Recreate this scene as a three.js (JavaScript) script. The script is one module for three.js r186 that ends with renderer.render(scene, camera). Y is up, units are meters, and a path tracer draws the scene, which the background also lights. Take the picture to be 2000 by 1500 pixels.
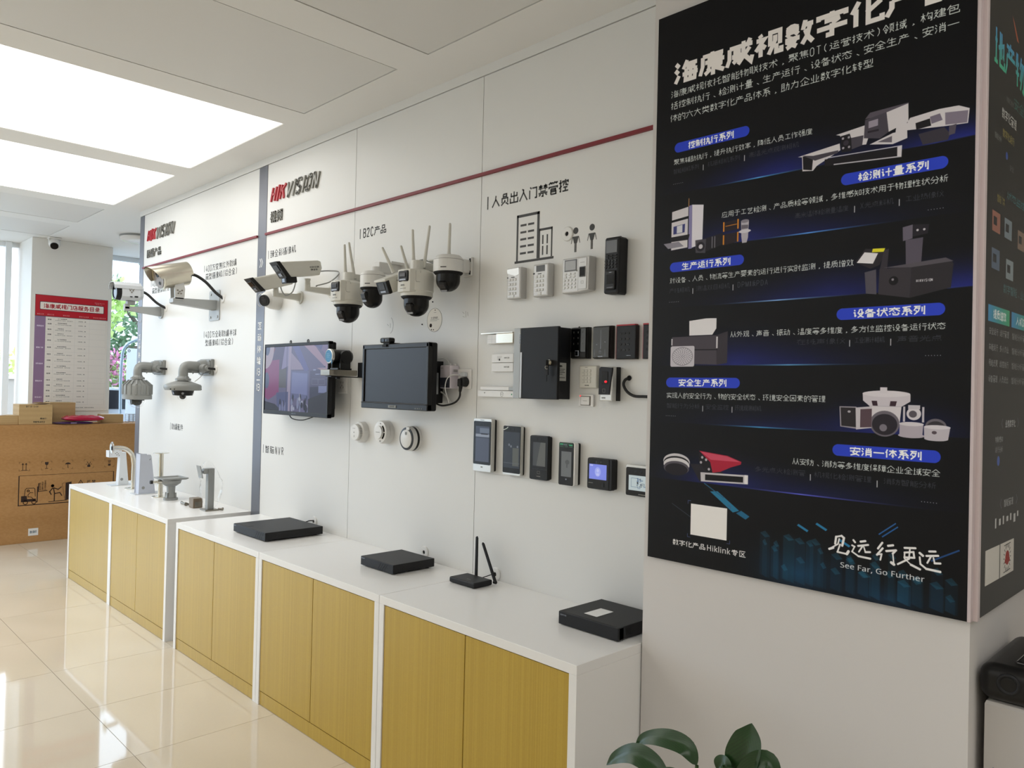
import * as THREE from 'three';
import { RoundedBoxGeometry } from 'three/addons/geometries/RoundedBoxGeometry.js';
import { mergeGeometries, toCreasedNormals } from 'three/addons/utils/BufferGeometryUtils.js';
import { RectAreaLightUniformsLib } from 'three/addons/lights/RectAreaLightUniformsLib.js';

// ---------------------------------------------------------------- camera, sky, lights, exposure
const scene = new THREE.Scene();
const R = THREE.MathUtils.degToRad;
const camera = new THREE.PerspectiveCamera(2 * Math.atan(750 / 1499.7) * 180 / Math.PI, 4 / 3, 0.05, 200);
{
  const yaw = R(45.619), pitch = R(0.519), roll = R(1.317);
  const f = new THREE.Vector3(-Math.sin(yaw) * Math.cos(pitch), Math.sin(pitch), -Math.cos(yaw) * Math.cos(pitch));
  const r = new THREE.Vector3(Math.cos(yaw), 0, -Math.sin(yaw)), u = new THREE.Vector3().crossVectors(r, f);
  const right = r.clone().multiplyScalar(Math.cos(roll)).addScaledVector(u, Math.sin(roll));
  const up = r.clone().multiplyScalar(-Math.sin(roll)).addScaledVector(u, Math.cos(roll));
  camera.quaternion.setFromRotationMatrix(new THREE.Matrix4().makeBasis(right, up, f.clone().negate()));
  camera.position.set(0, 1.49, 0);
}
const renderer = new THREE.WebGLRenderer({ antialias: true });
renderer.toneMapping = THREE.LinearToneMapping;
renderer.toneMappingExposure = 0.96;
renderer.shadowMap.enabled = true;
RectAreaLightUniformsLib.init();
{ // bright overcast sky
  const W = 64, H = 32, d = new Float32Array(W * H * 4);
  for (let y = 0; y < H; y++) for (let x = 0; x < W; x++) {
    const e = (y + 0.5) / H * 2 - 1, t = Math.max(0, e), i = (y * W + x) * 4;
    const c = e < 0 ? [1.4, 1.4, 1.4] : [4.0 - 1.0 * t, 4.3 - 0.8 * t, 4.8 - 0.4 * t];
    d[i] = c[0]; d[i + 1] = c[1]; d[i + 2] = c[2]; d[i + 3] = 1;
  }
  const sky = new THREE.DataTexture(d, W, H, THREE.RGBAFormat, THREE.FloatType);
  sky.mapping = THREE.EquirectangularReflectionMapping; sky.magFilter = THREE.LinearFilter; sky.needsUpdate = true;
  scene.background = sky; scene.environment = sky;
  scene.backgroundIntensity = 1; scene.environmentIntensity = 1;
}
const LAMP = 2.0;           // radiance of the lit ceiling panels
const LAMP_GLOW = 1.25;     // what the eye sees of them
const LAMP_COL = new THREE.Color(1, 0.982, 0.95);
function panelLight(x, y, z, w, d, k = 1) {
  const l = new THREE.RectAreaLight(LAMP_COL, LAMP * k, w, d);
  l.position.set(x, y, z); l.rotation.x = -Math.PI / 2; l.castShadow = true; l.name = 'panel_lamp'; scene.add(l);
}

// ---------------------------------------------------------------- measures of the room (metres)
const ZW = -2.196, ZF = -1.693, TOP = 0.7055, CEIL = 2.885, XEND = -9.2;

// ---------------------------------------------------------------- helpers
let seed = 7;
const rnd = () => { seed = (seed * 1664525 + 1013904223) >>> 0; return seed / 4294967296; };
const names = new Map();
function numbered(n) { const k = names.get(n) ?? 0; names.set(n, k + 1); return k ? n + '_' + String(k).padStart(3, '0') : n; }
const lin = (hex) => new THREE.Color(hex);
function mat(color, roughness = 0.5, metalness = 0, extra = {}) {
  return new THREE.MeshPhysicalMaterial({ color: color instanceof THREE.Color ? color : new THREE.Color(color), roughness, metalness, ...extra });
}
function plain(g) {
  const o = g.index ? g.toNonIndexed() : g.clone();
  for (const k of Object.keys(o.attributes)) if (!['position', 'normal', 'uv'].includes(k)) o.deleteAttribute(k);
  if (!o.attributes.normal) o.computeVertexNormals();
  if (!o.attributes.uv) o.setAttribute('uv', new THREE.BufferAttribute(new Float32Array(o.attributes.position.count * 2), 2));
  o.morphAttributes = {}; o.clearGroups();
  return o;
}
const merge = (list) => (Array.isArray(list) ? (list.length === 1 ? list[0] : mergeGeometries(list.flat(3).map(plain), false)) : list);
const at = (g, x = 0, y = 0, z = 0, rx = 0, ry = 0, rz = 0) => { if (rx) g.rotateX(rx); if (ry) g.rotateY(ry); if (rz) g.rotateZ(rz); return g.translate(x, y, z); };
const bx = (w, h, d, x = 0, y = 0, z = 0, r = 0) => (r ? new RoundedBoxGeometry(w, h, d, 2, Math.min(r, w * 0.49, h * 0.49, d * 0.49)) : new THREE.BoxGeometry(w, h, d)).translate(x, y, z);
// box between two corners
const b2 = (x0, x1, y0, y1, z0, z1, r = 0) => bx(Math.abs(x1 - x0), Math.abs(y1 - y0), Math.abs(z1 - z0), (x0 + x1) / 2, (y0 + y1) / 2, (z0 + z1) / 2, r);
const cy = (r0, r1, h, n = 32) => new THREE.CylinderGeometry(r1, r0, h, n);                    // along y
const cz = (r0, r1, h, x, y, z, n = 32) => at(cy(r0, r1, h, n), x, y, z, Math.PI / 2);            // along z, r1 towards +z
const cx = (r0, r1, h, x, y, z, n = 24) => at(cy(r0, r1, h, n), x, y, z, 0, 0, -Math.PI / 2);      // along x
const V = (x, y, z) => new THREE.Vector3(x, y, z);
const tube = (pts, r, seg = 40, n = 10) => new THREE.TubeGeometry(new THREE.CatmullRomCurve3(pts.map((p) => V(...p))), seg, r, n, false);
const lathe = (prof, n = 48) => toCreasedNormals(new THREE.LatheGeometry(prof.map((p) => new THREE.Vector2(...p)), n), 0.6); // around y
function poly(pts, depth, bevel = 0) {   // extruded outline (x,y), z from 0 to depth
  const s = new THREE.Shape(pts.map((p) => new THREE.Vector2(...p)));
  return new THREE.ExtrudeGeometry(s, { depth: depth - 2 * bevel, bevelEnabled: bevel > 0, bevelThickness: bevel, bevelSize: bevel, bevelOffset: -bevel, bevelSegments: 2, curveSegments: 10 }).translate(0, 0, bevel);
}
const bar = (a, b, r0, r1 = r0, n = 16) => {  // round bar between two points
  const A = V(...a), B = V(...b), d = B.clone().sub(A), g = cy(r0, r1, d.length(), n);
  g.applyQuaternion(new THREE.Quaternion().setFromUnitVectors(V(0, 1, 0), d.clone().normalize()));
  return g.translate(...A.add(B).multiplyScalar(0.5).toArray());
};
function mesh(name, geos, m, parent = scene) {
  const o = new THREE.Mesh(merge(geos), m);
  o.name = parent === scene ? numbered(name) : name; o.castShadow = o.receiveShadow = true;
  parent.add(o); return o;
}
function part(parent, name, geos, m, label) { const o = mesh(name, geos, m, parent); if (label) o.userData.label = label; return o; }
function tag(o, label, category, group, kind) { Object.assign(o.userData, { label, category }); if (group) o.userData.group = group; if (kind) o.userData.kind = kind; return o; }
function thing(name, label, category, [x, y, z] = [0, 0, 0], turn = 0, group) {
  const o = new THREE.Group(); o.name = numbered(name); o.position.set(x, y, z); o.rotation.y = turn; scene.add(o);
  return tag(o, label, category, group);
}
function struct(name) { const o = new THREE.Group(); o.name = name; o.userData.kind = 'structure'; scene.add(o); return o; }
const onWall = (name, label, category, x, y, group) => thing(name, label, category, [x, y, ZW], 0, group);
const onTop = (name, label, category, x, z, turn = 0, group) => thing(name, label, category, [x, TOP, z], turn, group);
function canvasTex(w, h, draw) {
  const c = document.createElement('canvas'); c.width = w; c.height = h; const g = c.getContext('2d'); draw(g, w, h);
  const t = new THREE.CanvasTexture(c); t.colorSpace = THREE.SRGBColorSpace; t.magFilter = THREE.LinearFilter; t.anisotropy = 8; return t;
}
function noiseTex(size, fn, srgb = false) {
  const d = new Uint8Array(size * size * 4);
  for (let y = 0; y < size; y++) for (let x = 0; x < size; x++) { const c = fn(x, y), i = (y * size + x) * 4; d[i] = c[0]; d[i + 1] = c[1] ?? c[0]; d[i + 2] = c[2] ?? c[0]; d[i + 3] = 255; }
  const t = new THREE.DataTexture(d, size, size); t.wrapS = t.wrapT = THREE.RepeatWrapping; t.magFilter = THREE.LinearFilter; t.minFilter = THREE.LinearMipmapLinearFilter; t.generateMipmaps = true;
  if (srgb) t.colorSpace = THREE.SRGBColorSpace; t.needsUpdate = true; return t;
}
const quad = (w, h, x = 0, y = 0, z = 0) => new THREE.PlaneGeometry(w, h).translate(x, y, z);
// ---------------------------------------------------------------- a stroke font for the lettering
// Each entry: character, then how it is built. (..) strokes on a 20 x 20 grid, two base-36 digits a point; <n left|right, ^n top|bottom, & overlay, @x0y0x1y1 place.
const GLYPHS = `
一(0aka)
亻(e029 969k)
氵(31e5 17cb 2ked)
扌(15j5 b0bj5i 1eja)
讠(51c4 18a8aiie)
辶(2255 0848 484f0k 4f9ikj)
宀(a0a3 2723i3i7)
艹(0bkb 616k e1ek)
忄(a0ak 451b g5ja)
纟(c036d6 g43dhc 2jig)
阝(313k 31f198gdchaf)
刂(424e f0fj9i)
攵(6028 44j4 e4ad1k 68bfjk)
彳(d026 f52c 9a9k)
囗(11j1jj1j11)
木(16j6 a0ak a61g a6jg)
火(a0a91k a9jk 355a h4ea)
日(31h1hj3j31 3aha)
目(31h1hj3j31 37h7 3dhd)
月(414c1k 41g1gjci 47g7 4dgd)
口(33h3hh3h33)
田(21i1ij2j21 a1aj 2aia)
土(37h7 a0aj 0jkj)
王(22i2 3aha 1iji a2ai)
工(33h3 a3ah 1hjh)
人(a0981k a7jk)
入(70a2a61k a6jk)
大(16j6 a0a61k a7jk)
力(26h6gjbi 90961k)
又(22h2db1k 45bdjk)
寸(06k6 d0djai 498d)
十(09k9 a0ak)
八(721k c1jk)
心(361e 738ffgic a1c7 g4jb)
灬(341i 748h c4dh h4ji)
立(a0a3 25i5 678e e6ce 0iki)
方(a0a4 05k5 857d1k 89h9gjai)
厂(31j1 313d0k)
广(a0a3 23j3 232c0k)
门(3063 252k 82i2ijej)
弓(22g2g7373dhdfkaj)
车(14i4 804bjb b7bk 0fkf)
见(3d31h1hd a4a91k cccjjjjf)
贝(3e31h1he a5ab1k cfjk)
页(01k1 a184 3f34h4hf a7ad1k cfjk)
隹(6018 545k c0d3 54j4 59i9 5eie 5jkj c4cj)
金(a008 a0k8 58f8 3chc a8aj 5e7h fedh 1jjj)
全(a009 a0k9 49g9 4ege a9aj 1jjj)
合(a009 a0k9 58f8 4cgcgk4k4c)
品&&@40g9口@0b9k口@bbkk口
产(a0a3 23i3 6487 e4c7 38k8 383e0k)
生(5018 55i5 a0aj 4bhb 0jkj)
万(02k2 827b1k 88h8gjbi)
变(a0a2 02k2 7279 d2d9 3418 h4j8 3bgb9h1k 5cbhjk)
焦^e隹灬
红<7纟工
外(6009 54a48c1k 387c e0ek e7kc)
暴&@40g6日(38h8 767c d6dc 1cjc adak 7c1h dcjh 5d8f 2k8h fdcf ikch)
爆<6火暴
防<7阝方
同(1k11j1jjgj 46g6 5afafg5g5a)
竹(500c 35a5 668c e0ac d5k5 g6ic)
筒^7竹同
型(11b1 06c6 41461b 818b e1e8 i0ibfb 3fhf abaj 0jkj)
聂&&(11j1 515a e1ed 54e4 57e7 0aka)@0c9k又@bckk又
摄<6扌聂
象(35h5h93935 8035 72e2c5 a5981c 7abdbj8j 9d1g bg1k h9cc cbkj)
像<6亻象
几(414b0k 41f1fjkjke)
机<9木几
钅(7017 54f4 39e9 1cgc 898jfg)
吕&@40g8口@2bik口
铝<8钅吕
半(3167 h1e7 28i8 0dkd a0ak)
求(14j4 a0aj7i 4789 1h9c h7cb bbji e0g2)
球<8王求
采(h022 4467 93a6 h4d7 0aka a8ak aa1i aaji)
彡(g018 i71e kd1k)
彩<b采彡
酉(01k1 26i6ij2j26 81895c c1cbib 2fif)
己(22g2g939 393jjjje)
配<a酉己
牛(5019 56i6 0ckc a0ak)
件<6亻牛
至(11j1 8148h7 e5ia aaaj 3dhd 0jkj)
秦(22i2 45g5 18j8 a0870c c8kc e95a 3dhd a9ak 9d2i bdii)
臻<9至秦
员&@40g6口(3g38h8hg abae1k cgjk)
出(a0aj 3238h8h2 1b1jjjjb)
林<a木木
示(42g2 08k8 a8aj7j 5b1h fbjh)
禁^a林示
官(a0a2 1612j2j6 575k 57f7fb5b 5egegk5k)
管^6竹官
空(a0a2 1613j3j6 842a c4c9ka 3dhd adaj 0jkj)
控<7扌空
矢(6028 45j5 0bkb a5ab1k abjk)
知<c矢口
智^b知日
脑<8月(a0a3 03k3 171jjjj7 68eg e86g)
互(02k2 826dge 77h7ej 0jkj)
云(32h2 08k8 983ihg ecjk)
动<a云力
本(04k4 a0ak a40e a4ke 6fef)
体<6亻本
马(22g2fa 534bjaikei 0fdf)
佥(a009 a0k9 68e8 3b6h 9abg hbdi 0jkj)
验<8马佥
彐(22h2hj1j 3aha)
扫<7扌彐
每(6018 44j4 584jgjh8 58h8 0dkd b8aj)
海<6氵每
康&广(66h6hc6c 49k9 b4bk9k 6e8g 4k9g iddg cfkk)
威(24k4 242e0k d0dcjkkf i79k g0j2 58b8 866dbi bb9e5i 4ccc)
礻(80b3 25g51e a9ak cajd)
视<9礻见
步(9098 4348 94h4 08k8 aaag 5a2f iahe2k)
频<b步页
占(a0aa a5j5 3ahahj3j3a)
店&广@55kk占
服<9月(212k 21h1h6c6 49h9ce4k 6abfkk)
务(8017 63g30c 64kc 4ehefkbk aa9f1k)
录(41g1g9 45g5 09k9 a9ak7k 4b7e 1i9e hbce cejj)
娄(a0a9 15j5 4164 g1e4 952a b5ia 8a4fgk fdbh2k 0dkd)
数<b娄攵
字(a0a2 1613j3j6 57f7aa aaaj6j 0dkd)
匕(i42b 404jjjjf)
化<8亻匕
衣(a0a4 04k4 940d 696jch h6cb 97bdkk)
依<6亻衣
托<7扌(h044 0bk8 a2ajkjkf)
能<b(8036f5 d2h7 4k49g9gkek 4cgc 4ggg)(i125 2029j9j6 ic2g 2b2kjkjh)
勿(6018 44j4hkcj a42f f44k)
物<8牛勿
耳(01k1 313f h1hk 36h6 3bhb 0gkf)
关(4065 g0e5 26i6 0bkb a6ab0k abkk)
联<9耳关
支(03k3 a0a8 28h8dc1k 4abejk)
技<7扌支
术(05k5 a0ak a51h a5jh f0i3)
聚&&@00c9耳@c0ka又(ha2c abak 8c0i cckk hdeg 4e7g)
运&辶@70jf云
营&&&@00k6艹(1b18j8jb)@59fe口@3gik口
令(a00a a0ka 87ca 3cgc9k 6eck)
领<b令页
或(04j4 c0dbikkf i78k g0j2 28a8ad2d28 0ibg)
域<7土或
构<9木(6019 54j4ikdk 986fff dahh)
建(126228780j 2b7ikj a3i3i9a9 86k6 9cic 8fkf d0dh)
包(6009 44i4hddc 48c8cd4d 484kkkkf)
舌(h032 07k7 a2ac 3chchk3k3c)
括<7扌舌
制<d(5018 34i4 09k9 a0ak 3j3dhdhj)刂
执<7扌(15e5ejkkke 80881k 49be)
行<7彳(22i2 08k8 d8dk9k)
检<8木佥
则<c贝刂
测<6氵则
计<7讠十
量(50f0f55550 53f3 07k7 49g9ge4e49 4cgc a9ak 3hhh 0kkk)
殳(61651a 61e1e8k8 3bgbbg1k 6cbhkk)
设<7讠殳
备&(7017 53f3970b 54c8kb)@4cgk田
犬(06k6 a0a60k a7kk f0j3)
状<6(e0ek 3479 1gec)犬
太(06k6 a0a60k a6kk 7gaj)
态^b太心
女(906chk g6ae1k 06k6)
安&(a0a2 1613j3j7)(956eik fabh1k 0aka)
肖(a0a7 3165 h1e5 3k37h7hkek 3bhb 3ghg)
消<6氵肖
白(a074 34h4hk3k34 3bhb)
勺(6019 44j4ikdj 7ace)
的<9白勺
六(a0a4 06k6 791k d9jk)
米(a0ak 0aka 3369 h3e9 9a1j bajj)
类^a米大
系(h022 a246d6 f53bib e7jd abak7j 5e1j feji)
且(4j41g1gj 46g6 4bgb 0kkj)
助<a且力
企(a009 a0k9 a8aj adhd 4c4j 0jkj)
业(707j d0dj 264e i6ge 0jkj)
专(23i3 07k7 a07cgcbh 5fek)
转<a车专
甫(04k4 a0ak 3k38h8hkfk 3dhd 3ghg f0i2)
辅<a车甫
是&@30h8日(0aka aaaj aehe 5c3h0k 4g9jkk)
提<7扌是
升(b023 737b1k 09k9 e0ek)
交(a0a3 03k3 6529 e5i9 e99g1k 79bgjk)
效<b交攵
率(a0a2 02k2 b386d6 e67bdb 3588 2c7a h5d8 icdb 0fkf acak)
降<7阝(6016 43f3970a 54c8ka 3chc 5c4g 0gkg c9ck)
低<6亻(h032 323jag 39k9 b2cbikkg 9hck)
作<6亻(5019 44k4 949k 9aia 9fif)
强<8弓(50f0f65650 38h8hd3d38 a7ai 1jii gfjk)
度&广(57k7 959b f5fb 9bfb 6dhdci4k 7dcikk)
应&广(586f a7bd i7ei 4jkj)
用(313d0k 31i1ijej 37i7 3did a1aj)
于(31h1 08k8 a1aj6j)
艺^7艹(31g14h4kikif)
质(h032 323d0k 36k6 b2b9 6h69i9ih cbcf6k dgjk)
等^6竹(34h4 a0a8 08k8 0ckc e8ek9k 5e8h)
多(a037 83e3980b 6497 d95f baibbh1k 9ccf)
维<7纟隹
咸(24k4 242e0k c0edkkkg i79k g0j2 58b8 5bbbbh5h5b)
感^d咸心
里(31h1hb3b31 36h6 a1aj 2fif 0jkj)
理<8王里
性<6忄生
分(700a d0ka 3ahagkbk 9a8f1k)
斤(h042 424d0k 48k8 d8dk)
析<9木斤
对<9又寸
流<6氵(a0a3 03k3 9359h8 d5i9 4b4g0k abak gbgjkjkg)
要^a(01k1 25i5ij2j25 717j d1dj)女
素(22i2 35h5 08k8 a0a8 985bdb ea4fhf aeak 5h2k fhik)
井(24i4 0bkb 606c1k e0ek)
进&辶@70jf井
实&(a0a2 1613j3j6)(5688 399b 0eke c5ce1k cekk)
时<9日寸
皿(2j22i2ij 727j d2dj 0jkj)
监&(3139 707a d0a8 d3k3 f5h8)@0bkk皿
曾(5073 f0d3 24i4ib2b24 a4ab 4dgdgk4k4d 4hgh)
增<7土曾
从<a人人
观<9又见
声(13j3 a0a7 37h7 3ahahf3f 3a3g0k aaaf)
音^a立日
振<7扌(31j1 313d0k 65h5 49k9 696kch i9ec bakk)
温<6氵&@40g9日@0ckk皿
位<6亻立
现<8王见
为(4174 16i6hkck a0a71k acdf)
不(01k1 b10b a7ak c7jd)
环<8王不
竟(a0a2 12j2 6365 e3d5 06k6 48g8ge4e48 4bgb 7e6h1k ceckkkkg)
境<7土竟
因&囗@46gh大
严(02k2 6265 e2e5 28j8 383d0k 7a9c)
规<9夫见
夫(14j4 09k9 a0a81k a9jk)
格<9木(7018 54g49b1f 46afje 4fgfgk4k4f)
客&(a0a2 1613j3j6)(a53a 88g8dd1h 6aajjg 5fffffk5k5f)
电(31h1hc3c31 37h7 a0aijijf)
话<7讠舌
区(j1212jkj 65gg g56g)
保<6亻&@30h7口@08kk木
章(a0a2 12j2 6365 e3d5 06k6 48g8ge4e48 4bgb 0hkh aeak)
障<7阝章
列<c(01k1 810b 65h5ec1k 5aae)刂
元(32h2 08k8 787b0k c8cjkjkf)
远&辶@70jf元
更(01k1 34h4hc3c34 38h8 a1ac0k 5dkk)
相<9木目
线<7纟(25i3 0bka c0dikkkf i89k)
仪<6亻(90b3 h41k 34ik)
光(a0a8 4267 h1e6 09k9 799c0k d9djkjkf)
点^d占灬
料<a米(4174 287b 0gkd e0ek)
热^d执灬
在(04k4 800d 4b4k 8aja d6dj 7jkj)
双<a又又
抗<7扌(a0a3 03k3 686e1k 68e8ejkjke)
高(a0a3 03k3 65e5e86865 1k1ajajkgk 6dedei6i6d)
版<a(30 304b1k 808a 48a8 4d9d 9d9k)(h022 121d0k 27h7cf2k 4abfkk)
地<7土(0ah6hdec a0af 505jkjkf)
0(70343g7kdkhgh4d070)
4(d01e 1eje e8ek)
B(3k30d0h3h7d939 d9idihdk3k)
2(355190e1g5e93khk)
C(h4d080343g8kdkhg)
N(3k30hkh0)
V(20aki0)
R(3k30d0h3h7d939 a9hk)
H(303k h0hk 3aha)
I(a0ak)
K(303k h03b 97hk)
S(h3d070333779dbhdhhdk7k3h)
O(70343g7kdkhgh4d070)
D(3k30c0h5hfck3k)
P(3k30d0h3h8db3b)
M(2k20aki0ik)
A(2ka0ik 5ded)
T(20i0 a0ak)
X(20ik i02k)
|(a0ak)
((d0767edk)
)(70d6de7k)
，(9gbi8k)
、(8fdj)
。(9h bh)
…(2a3a 8a9a eafa)
`;
const GTAB = new Map(), GCACHE = new Map(), NARROW = new Set('0123456789()ABCDEFGHIJKLMNOPQRSTUVWXYZ'.split(''));
for (const line of GLYPHS.split('\n')) if (line) GTAB.set(line[0], line.slice(1));
const gval = (c) => Math.min(20, Math.max(0, parseInt(c, 36) || 0));
function glyph(ch) {
  if (GCACHE.has(ch)) return GCACHE.get(ch);
  const s = GTAB.get(ch); let i = 0, out;
  const put = (ps, x0, y0, x1, y1) => ps.map((p) => p.map(([x, y]) => [x0 + x * (x1 - x0), y0 + y * (y1 - y0)]));
  function parse() {
    const c = s[i++];
    if (c === '<' || c === '^') {
      const n = gval(s[i++]) / 20, a = parse(), b = parse(), g = 0.035;
      return c === '<' ? [...put(a, 0, 0, n - g, 1), ...put(b, n + g, 0, 1, 1)] : [...put(a, 0, 0, 1, n - g), ...put(b, 0, n + g, 1, 1)];
    }
    if (c === '&') { const a = parse(); return [...a, ...parse()]; }
    if (c === '@') { const q = [0, 1, 2, 3].map(() => gval(s[i++]) / 20); return put(parse(), ...q); }
    if (c === '(') {
      const e = s.indexOf(')', i), t = s.slice(i, e); i = e + 1;
      return t.split(' ').filter((w) => w.length > 3).map((w) => { const p = []; for (let k = 0; k + 1 < w.length; k += 2) p.push([gval(w[k]) / 20, gval(w[k + 1]) / 20]); return p; });
    }
    return glyph(c);
  }
  if (ch === '(') out = [[[0.65, 0], [0.35, 0.3], [0.35, 0.7], [0.65, 1]]];
  else if (ch === ')') out = [[[0.35, 0], [0.65, 0.3], [0.65, 0.7], [0.35, 1]]];
  else if (ch === ' ') out = [];
  else if (!s) out = [[[0.1, 0.1], [0.9, 0.1], [0.9, 0.9], [0.1, 0.9], [0.1, 0.1]]];
  else out = parse();
  GCACHE.set(ch, out); return out;
}
const advance = (ch) => (ch === ' ' ? 0.5 : NARROW.has(ch) ? 0.62 : 1);
// strokes of a line of text: cell width cw, pitch, height ch; origin top left, y up
function textLines(text, cw, ch, pitch = cw * 1.1) {
  const out = []; let x = 0;
  for (const c of text) {
    const a = advance(c), w = cw * (a === 1 ? 1 : a * 0.86);
    for (const p of glyph(c)) out.push(p.map(([u, v]) => [x + u * w, -v * ch]));
    x += pitch * a;
  }
  return out;
}
function strokeText(ctx, text, x, y, cw, ch, lw, pitch) { // on a canvas, top left at x, y
  ctx.lineWidth = lw; ctx.lineCap = 'butt'; ctx.lineJoin = 'miter'; ctx.miterLimit = 3;
  for (const p of textLines(text, cw, ch, pitch)) { ctx.beginPath(); p.forEach(([u, v], i) => (i ? ctx.lineTo(x + u, y - v) : ctx.moveTo(x + u, y - v))); ctx.stroke(); }
}
function strokeGeo(lines, lw, depth) { // strokes as thin solid bars, back at z = 0
  const g = [];
  for (const p of lines) for (let i = 0; i + 1 < p.length; i++) {
    const [ax, ay] = p[i], [bx_, by] = p[i + 1], l = Math.hypot(bx_ - ax, by - ay); if (l < 1e-6) continue;
    const e = (i ? lw * 0.5 : 0) + (i + 2 < p.length ? lw * 0.5 : 0), sft = ((i + 2 < p.length ? 0.25 : 0) - (i ? 0.25 : 0)) * lw;
    g.push(at(new THREE.BoxGeometry(l + e, lw, depth).translate(sft, 0, 0), (ax + bx_) / 2, (ay + by) / 2, depth / 2, 0, 0, Math.atan2(by - ay, bx_ - ax)));
  }
  return merge(g);
}
// ---------------------------------------------------------------- materials
const paintBump = noiseTex(256, () => [118 + rnd() * 20]); paintBump.repeat.set(3, 3);
const fineBump = noiseTex(128, () => [100 + rnd() * 60]);
const M = {
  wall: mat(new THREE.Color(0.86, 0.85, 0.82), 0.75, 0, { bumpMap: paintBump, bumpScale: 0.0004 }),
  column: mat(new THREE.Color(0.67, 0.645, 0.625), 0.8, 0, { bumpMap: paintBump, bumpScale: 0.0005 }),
  panel: mat(new THREE.Color(0.735, 0.735, 0.715), 0.42),
  ceiling: mat(new THREE.Color(0.80, 0.79, 0.765), 0.85),
  film: mat(new THREE.Color(0.72, 0.71, 0.685), 0.55),
  shadowGap: mat(0x6d6a64, 0.8),
  strip: mat(0x6a6d76, 0.38, 0.25),
  redTrim: mat(0x780b1b, 0.5, 0),
  laminate: mat(new THREE.Color(0.84, 0.83, 0.81), 0.28),
  white: mat(new THREE.Color(0.74, 0.735, 0.71), 0.38),
  whiteGloss: mat(new THREE.Color(0.80, 0.79, 0.77), 0.2),
  cream: mat(new THREE.Color(0.66, 0.65, 0.59), 0.42),
  grey: mat(0x8f918f, 0.45, 0.3),
  greyPaint: mat(0xa5a8a8, 0.4, 0.15),
  lightGrey: mat(0xc4c8cc, 0.4, 0.1),
  silverPaint: mat(0xc2c1bf, 0.38, 0.35),
  keyWhite: mat(0xd9d9d7, 0.4),
  silver: mat(0xc9c9c6, 0.32, 0.7),
  steel: mat(0xcfcabd, 0.2, 1),
  warmSteel: mat(0xc9c3b4, 0.25, 0.95),
  darkSteel: mat(0x8a857b, 0.35, 0.9),
  black: mat(0x0a0a0b, 0.36, 0, { specularIntensity: 0.7 }),
  ball: mat(0x060607, 0.3, 0, { specularIntensity: 0.6 }),
  holeBrown: mat(0x2a1c15, 0.9),
  blackMatt: mat(0x0e0e10, 0.6, 0, { specularIntensity: 0.6 }),
  blackGloss: mat(0x08090b, 0.08, 0, { clearcoat: 0.6 }),
  charcoal: mat(0x121317, 0.5, 0, { specularIntensity: 0.7 }),
  rubber: mat(0x0f0f10, 0.6),
  lens: mat(0x07080c, 0.12, 0, { specularIntensity: 0.6 }),
  glassy: mat(0x1c1d22, 0.14, 0, { specularIntensity: 0.8 }),
  silverGlass: mat(0x8d9199, 0.25, 0.5),
  ink: mat(0x3a3a38, 0.6),
  inkGrey: mat(0x77766f, 0.45, 0.2),
  logoRed: mat(0xb3202e, 0.35),
  logoGrey: mat(0x8c8b85, 0.35, 0.3),
  whitePrint: mat(0xf0f0ee, 0.6),
  dome: mat(0xffffff, 0.03, 0, { transmission: 1, thickness: 0, ior: 1.45 }),
  clearFilm: mat(0xffffff, 0.16, 0, { transmission: 1, thickness: 0, ior: 1.35, side: THREE.DoubleSide }),
  glass: mat(0xf4fbff, 0.02, 0, { transmission: 1, thickness: 0, ior: 1.3 }),
};
// brushed mustard laminate of the doors: streaks along the height
const streak = Array.from({ length: 256 }, () => rnd());
const goldTex = noiseTex(256, (x, y) => {
  const v = 0.5 * streak[x] + 0.3 * streak[(x * 3 + 17) % 256] + 0.2 * rnd() - 0.5;
  return [184 + 20 * v, 153 + 20 * v, 58 + 16 * v];
}, true);
M.gold = mat(0xffffff, 0.36, 0.12, { map: goldTex, bumpMap: noiseTex(256, (x) => [128 + 90 * (streak[x] - 0.5)]), bumpScale: 0.0002 });
const tileTex = noiseTex(256, (x, y) => {
  const n = 0.5 * Math.sin(x * 0.049 + 3 * Math.sin(y * 0.0245)) + 0.5 * Math.sin(y * 0.0736 + 2 * Math.sin(x * 0.0245)) + 0.5 * (rnd() - 0.5);
  return [213 + 2.2 * n, 202 + 2.2 * n, 183 + 2.4 * n];
}, true);
M.tile = mat(0xffffff, 0.045, 0, { map: tileTex, ior: 1.5 });
M.grout = mat(0x8d8069, 0.7);
const kraftTex = (a, b, c) => { const t = noiseTex(128, (x, y) => { const v = (rnd() - 0.5) * 10 + 3 * Math.sin(y * 0.196); return [a + v, b + v, c + v]; }, true); return t; };
M.kraft = mat(0xffffff, 0.8, 0, { map: kraftTex(176, 132, 82) });
M.kraftLight = mat(0xffffff, 0.8, 0, { map: kraftTex(186, 156, 110) });

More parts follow.
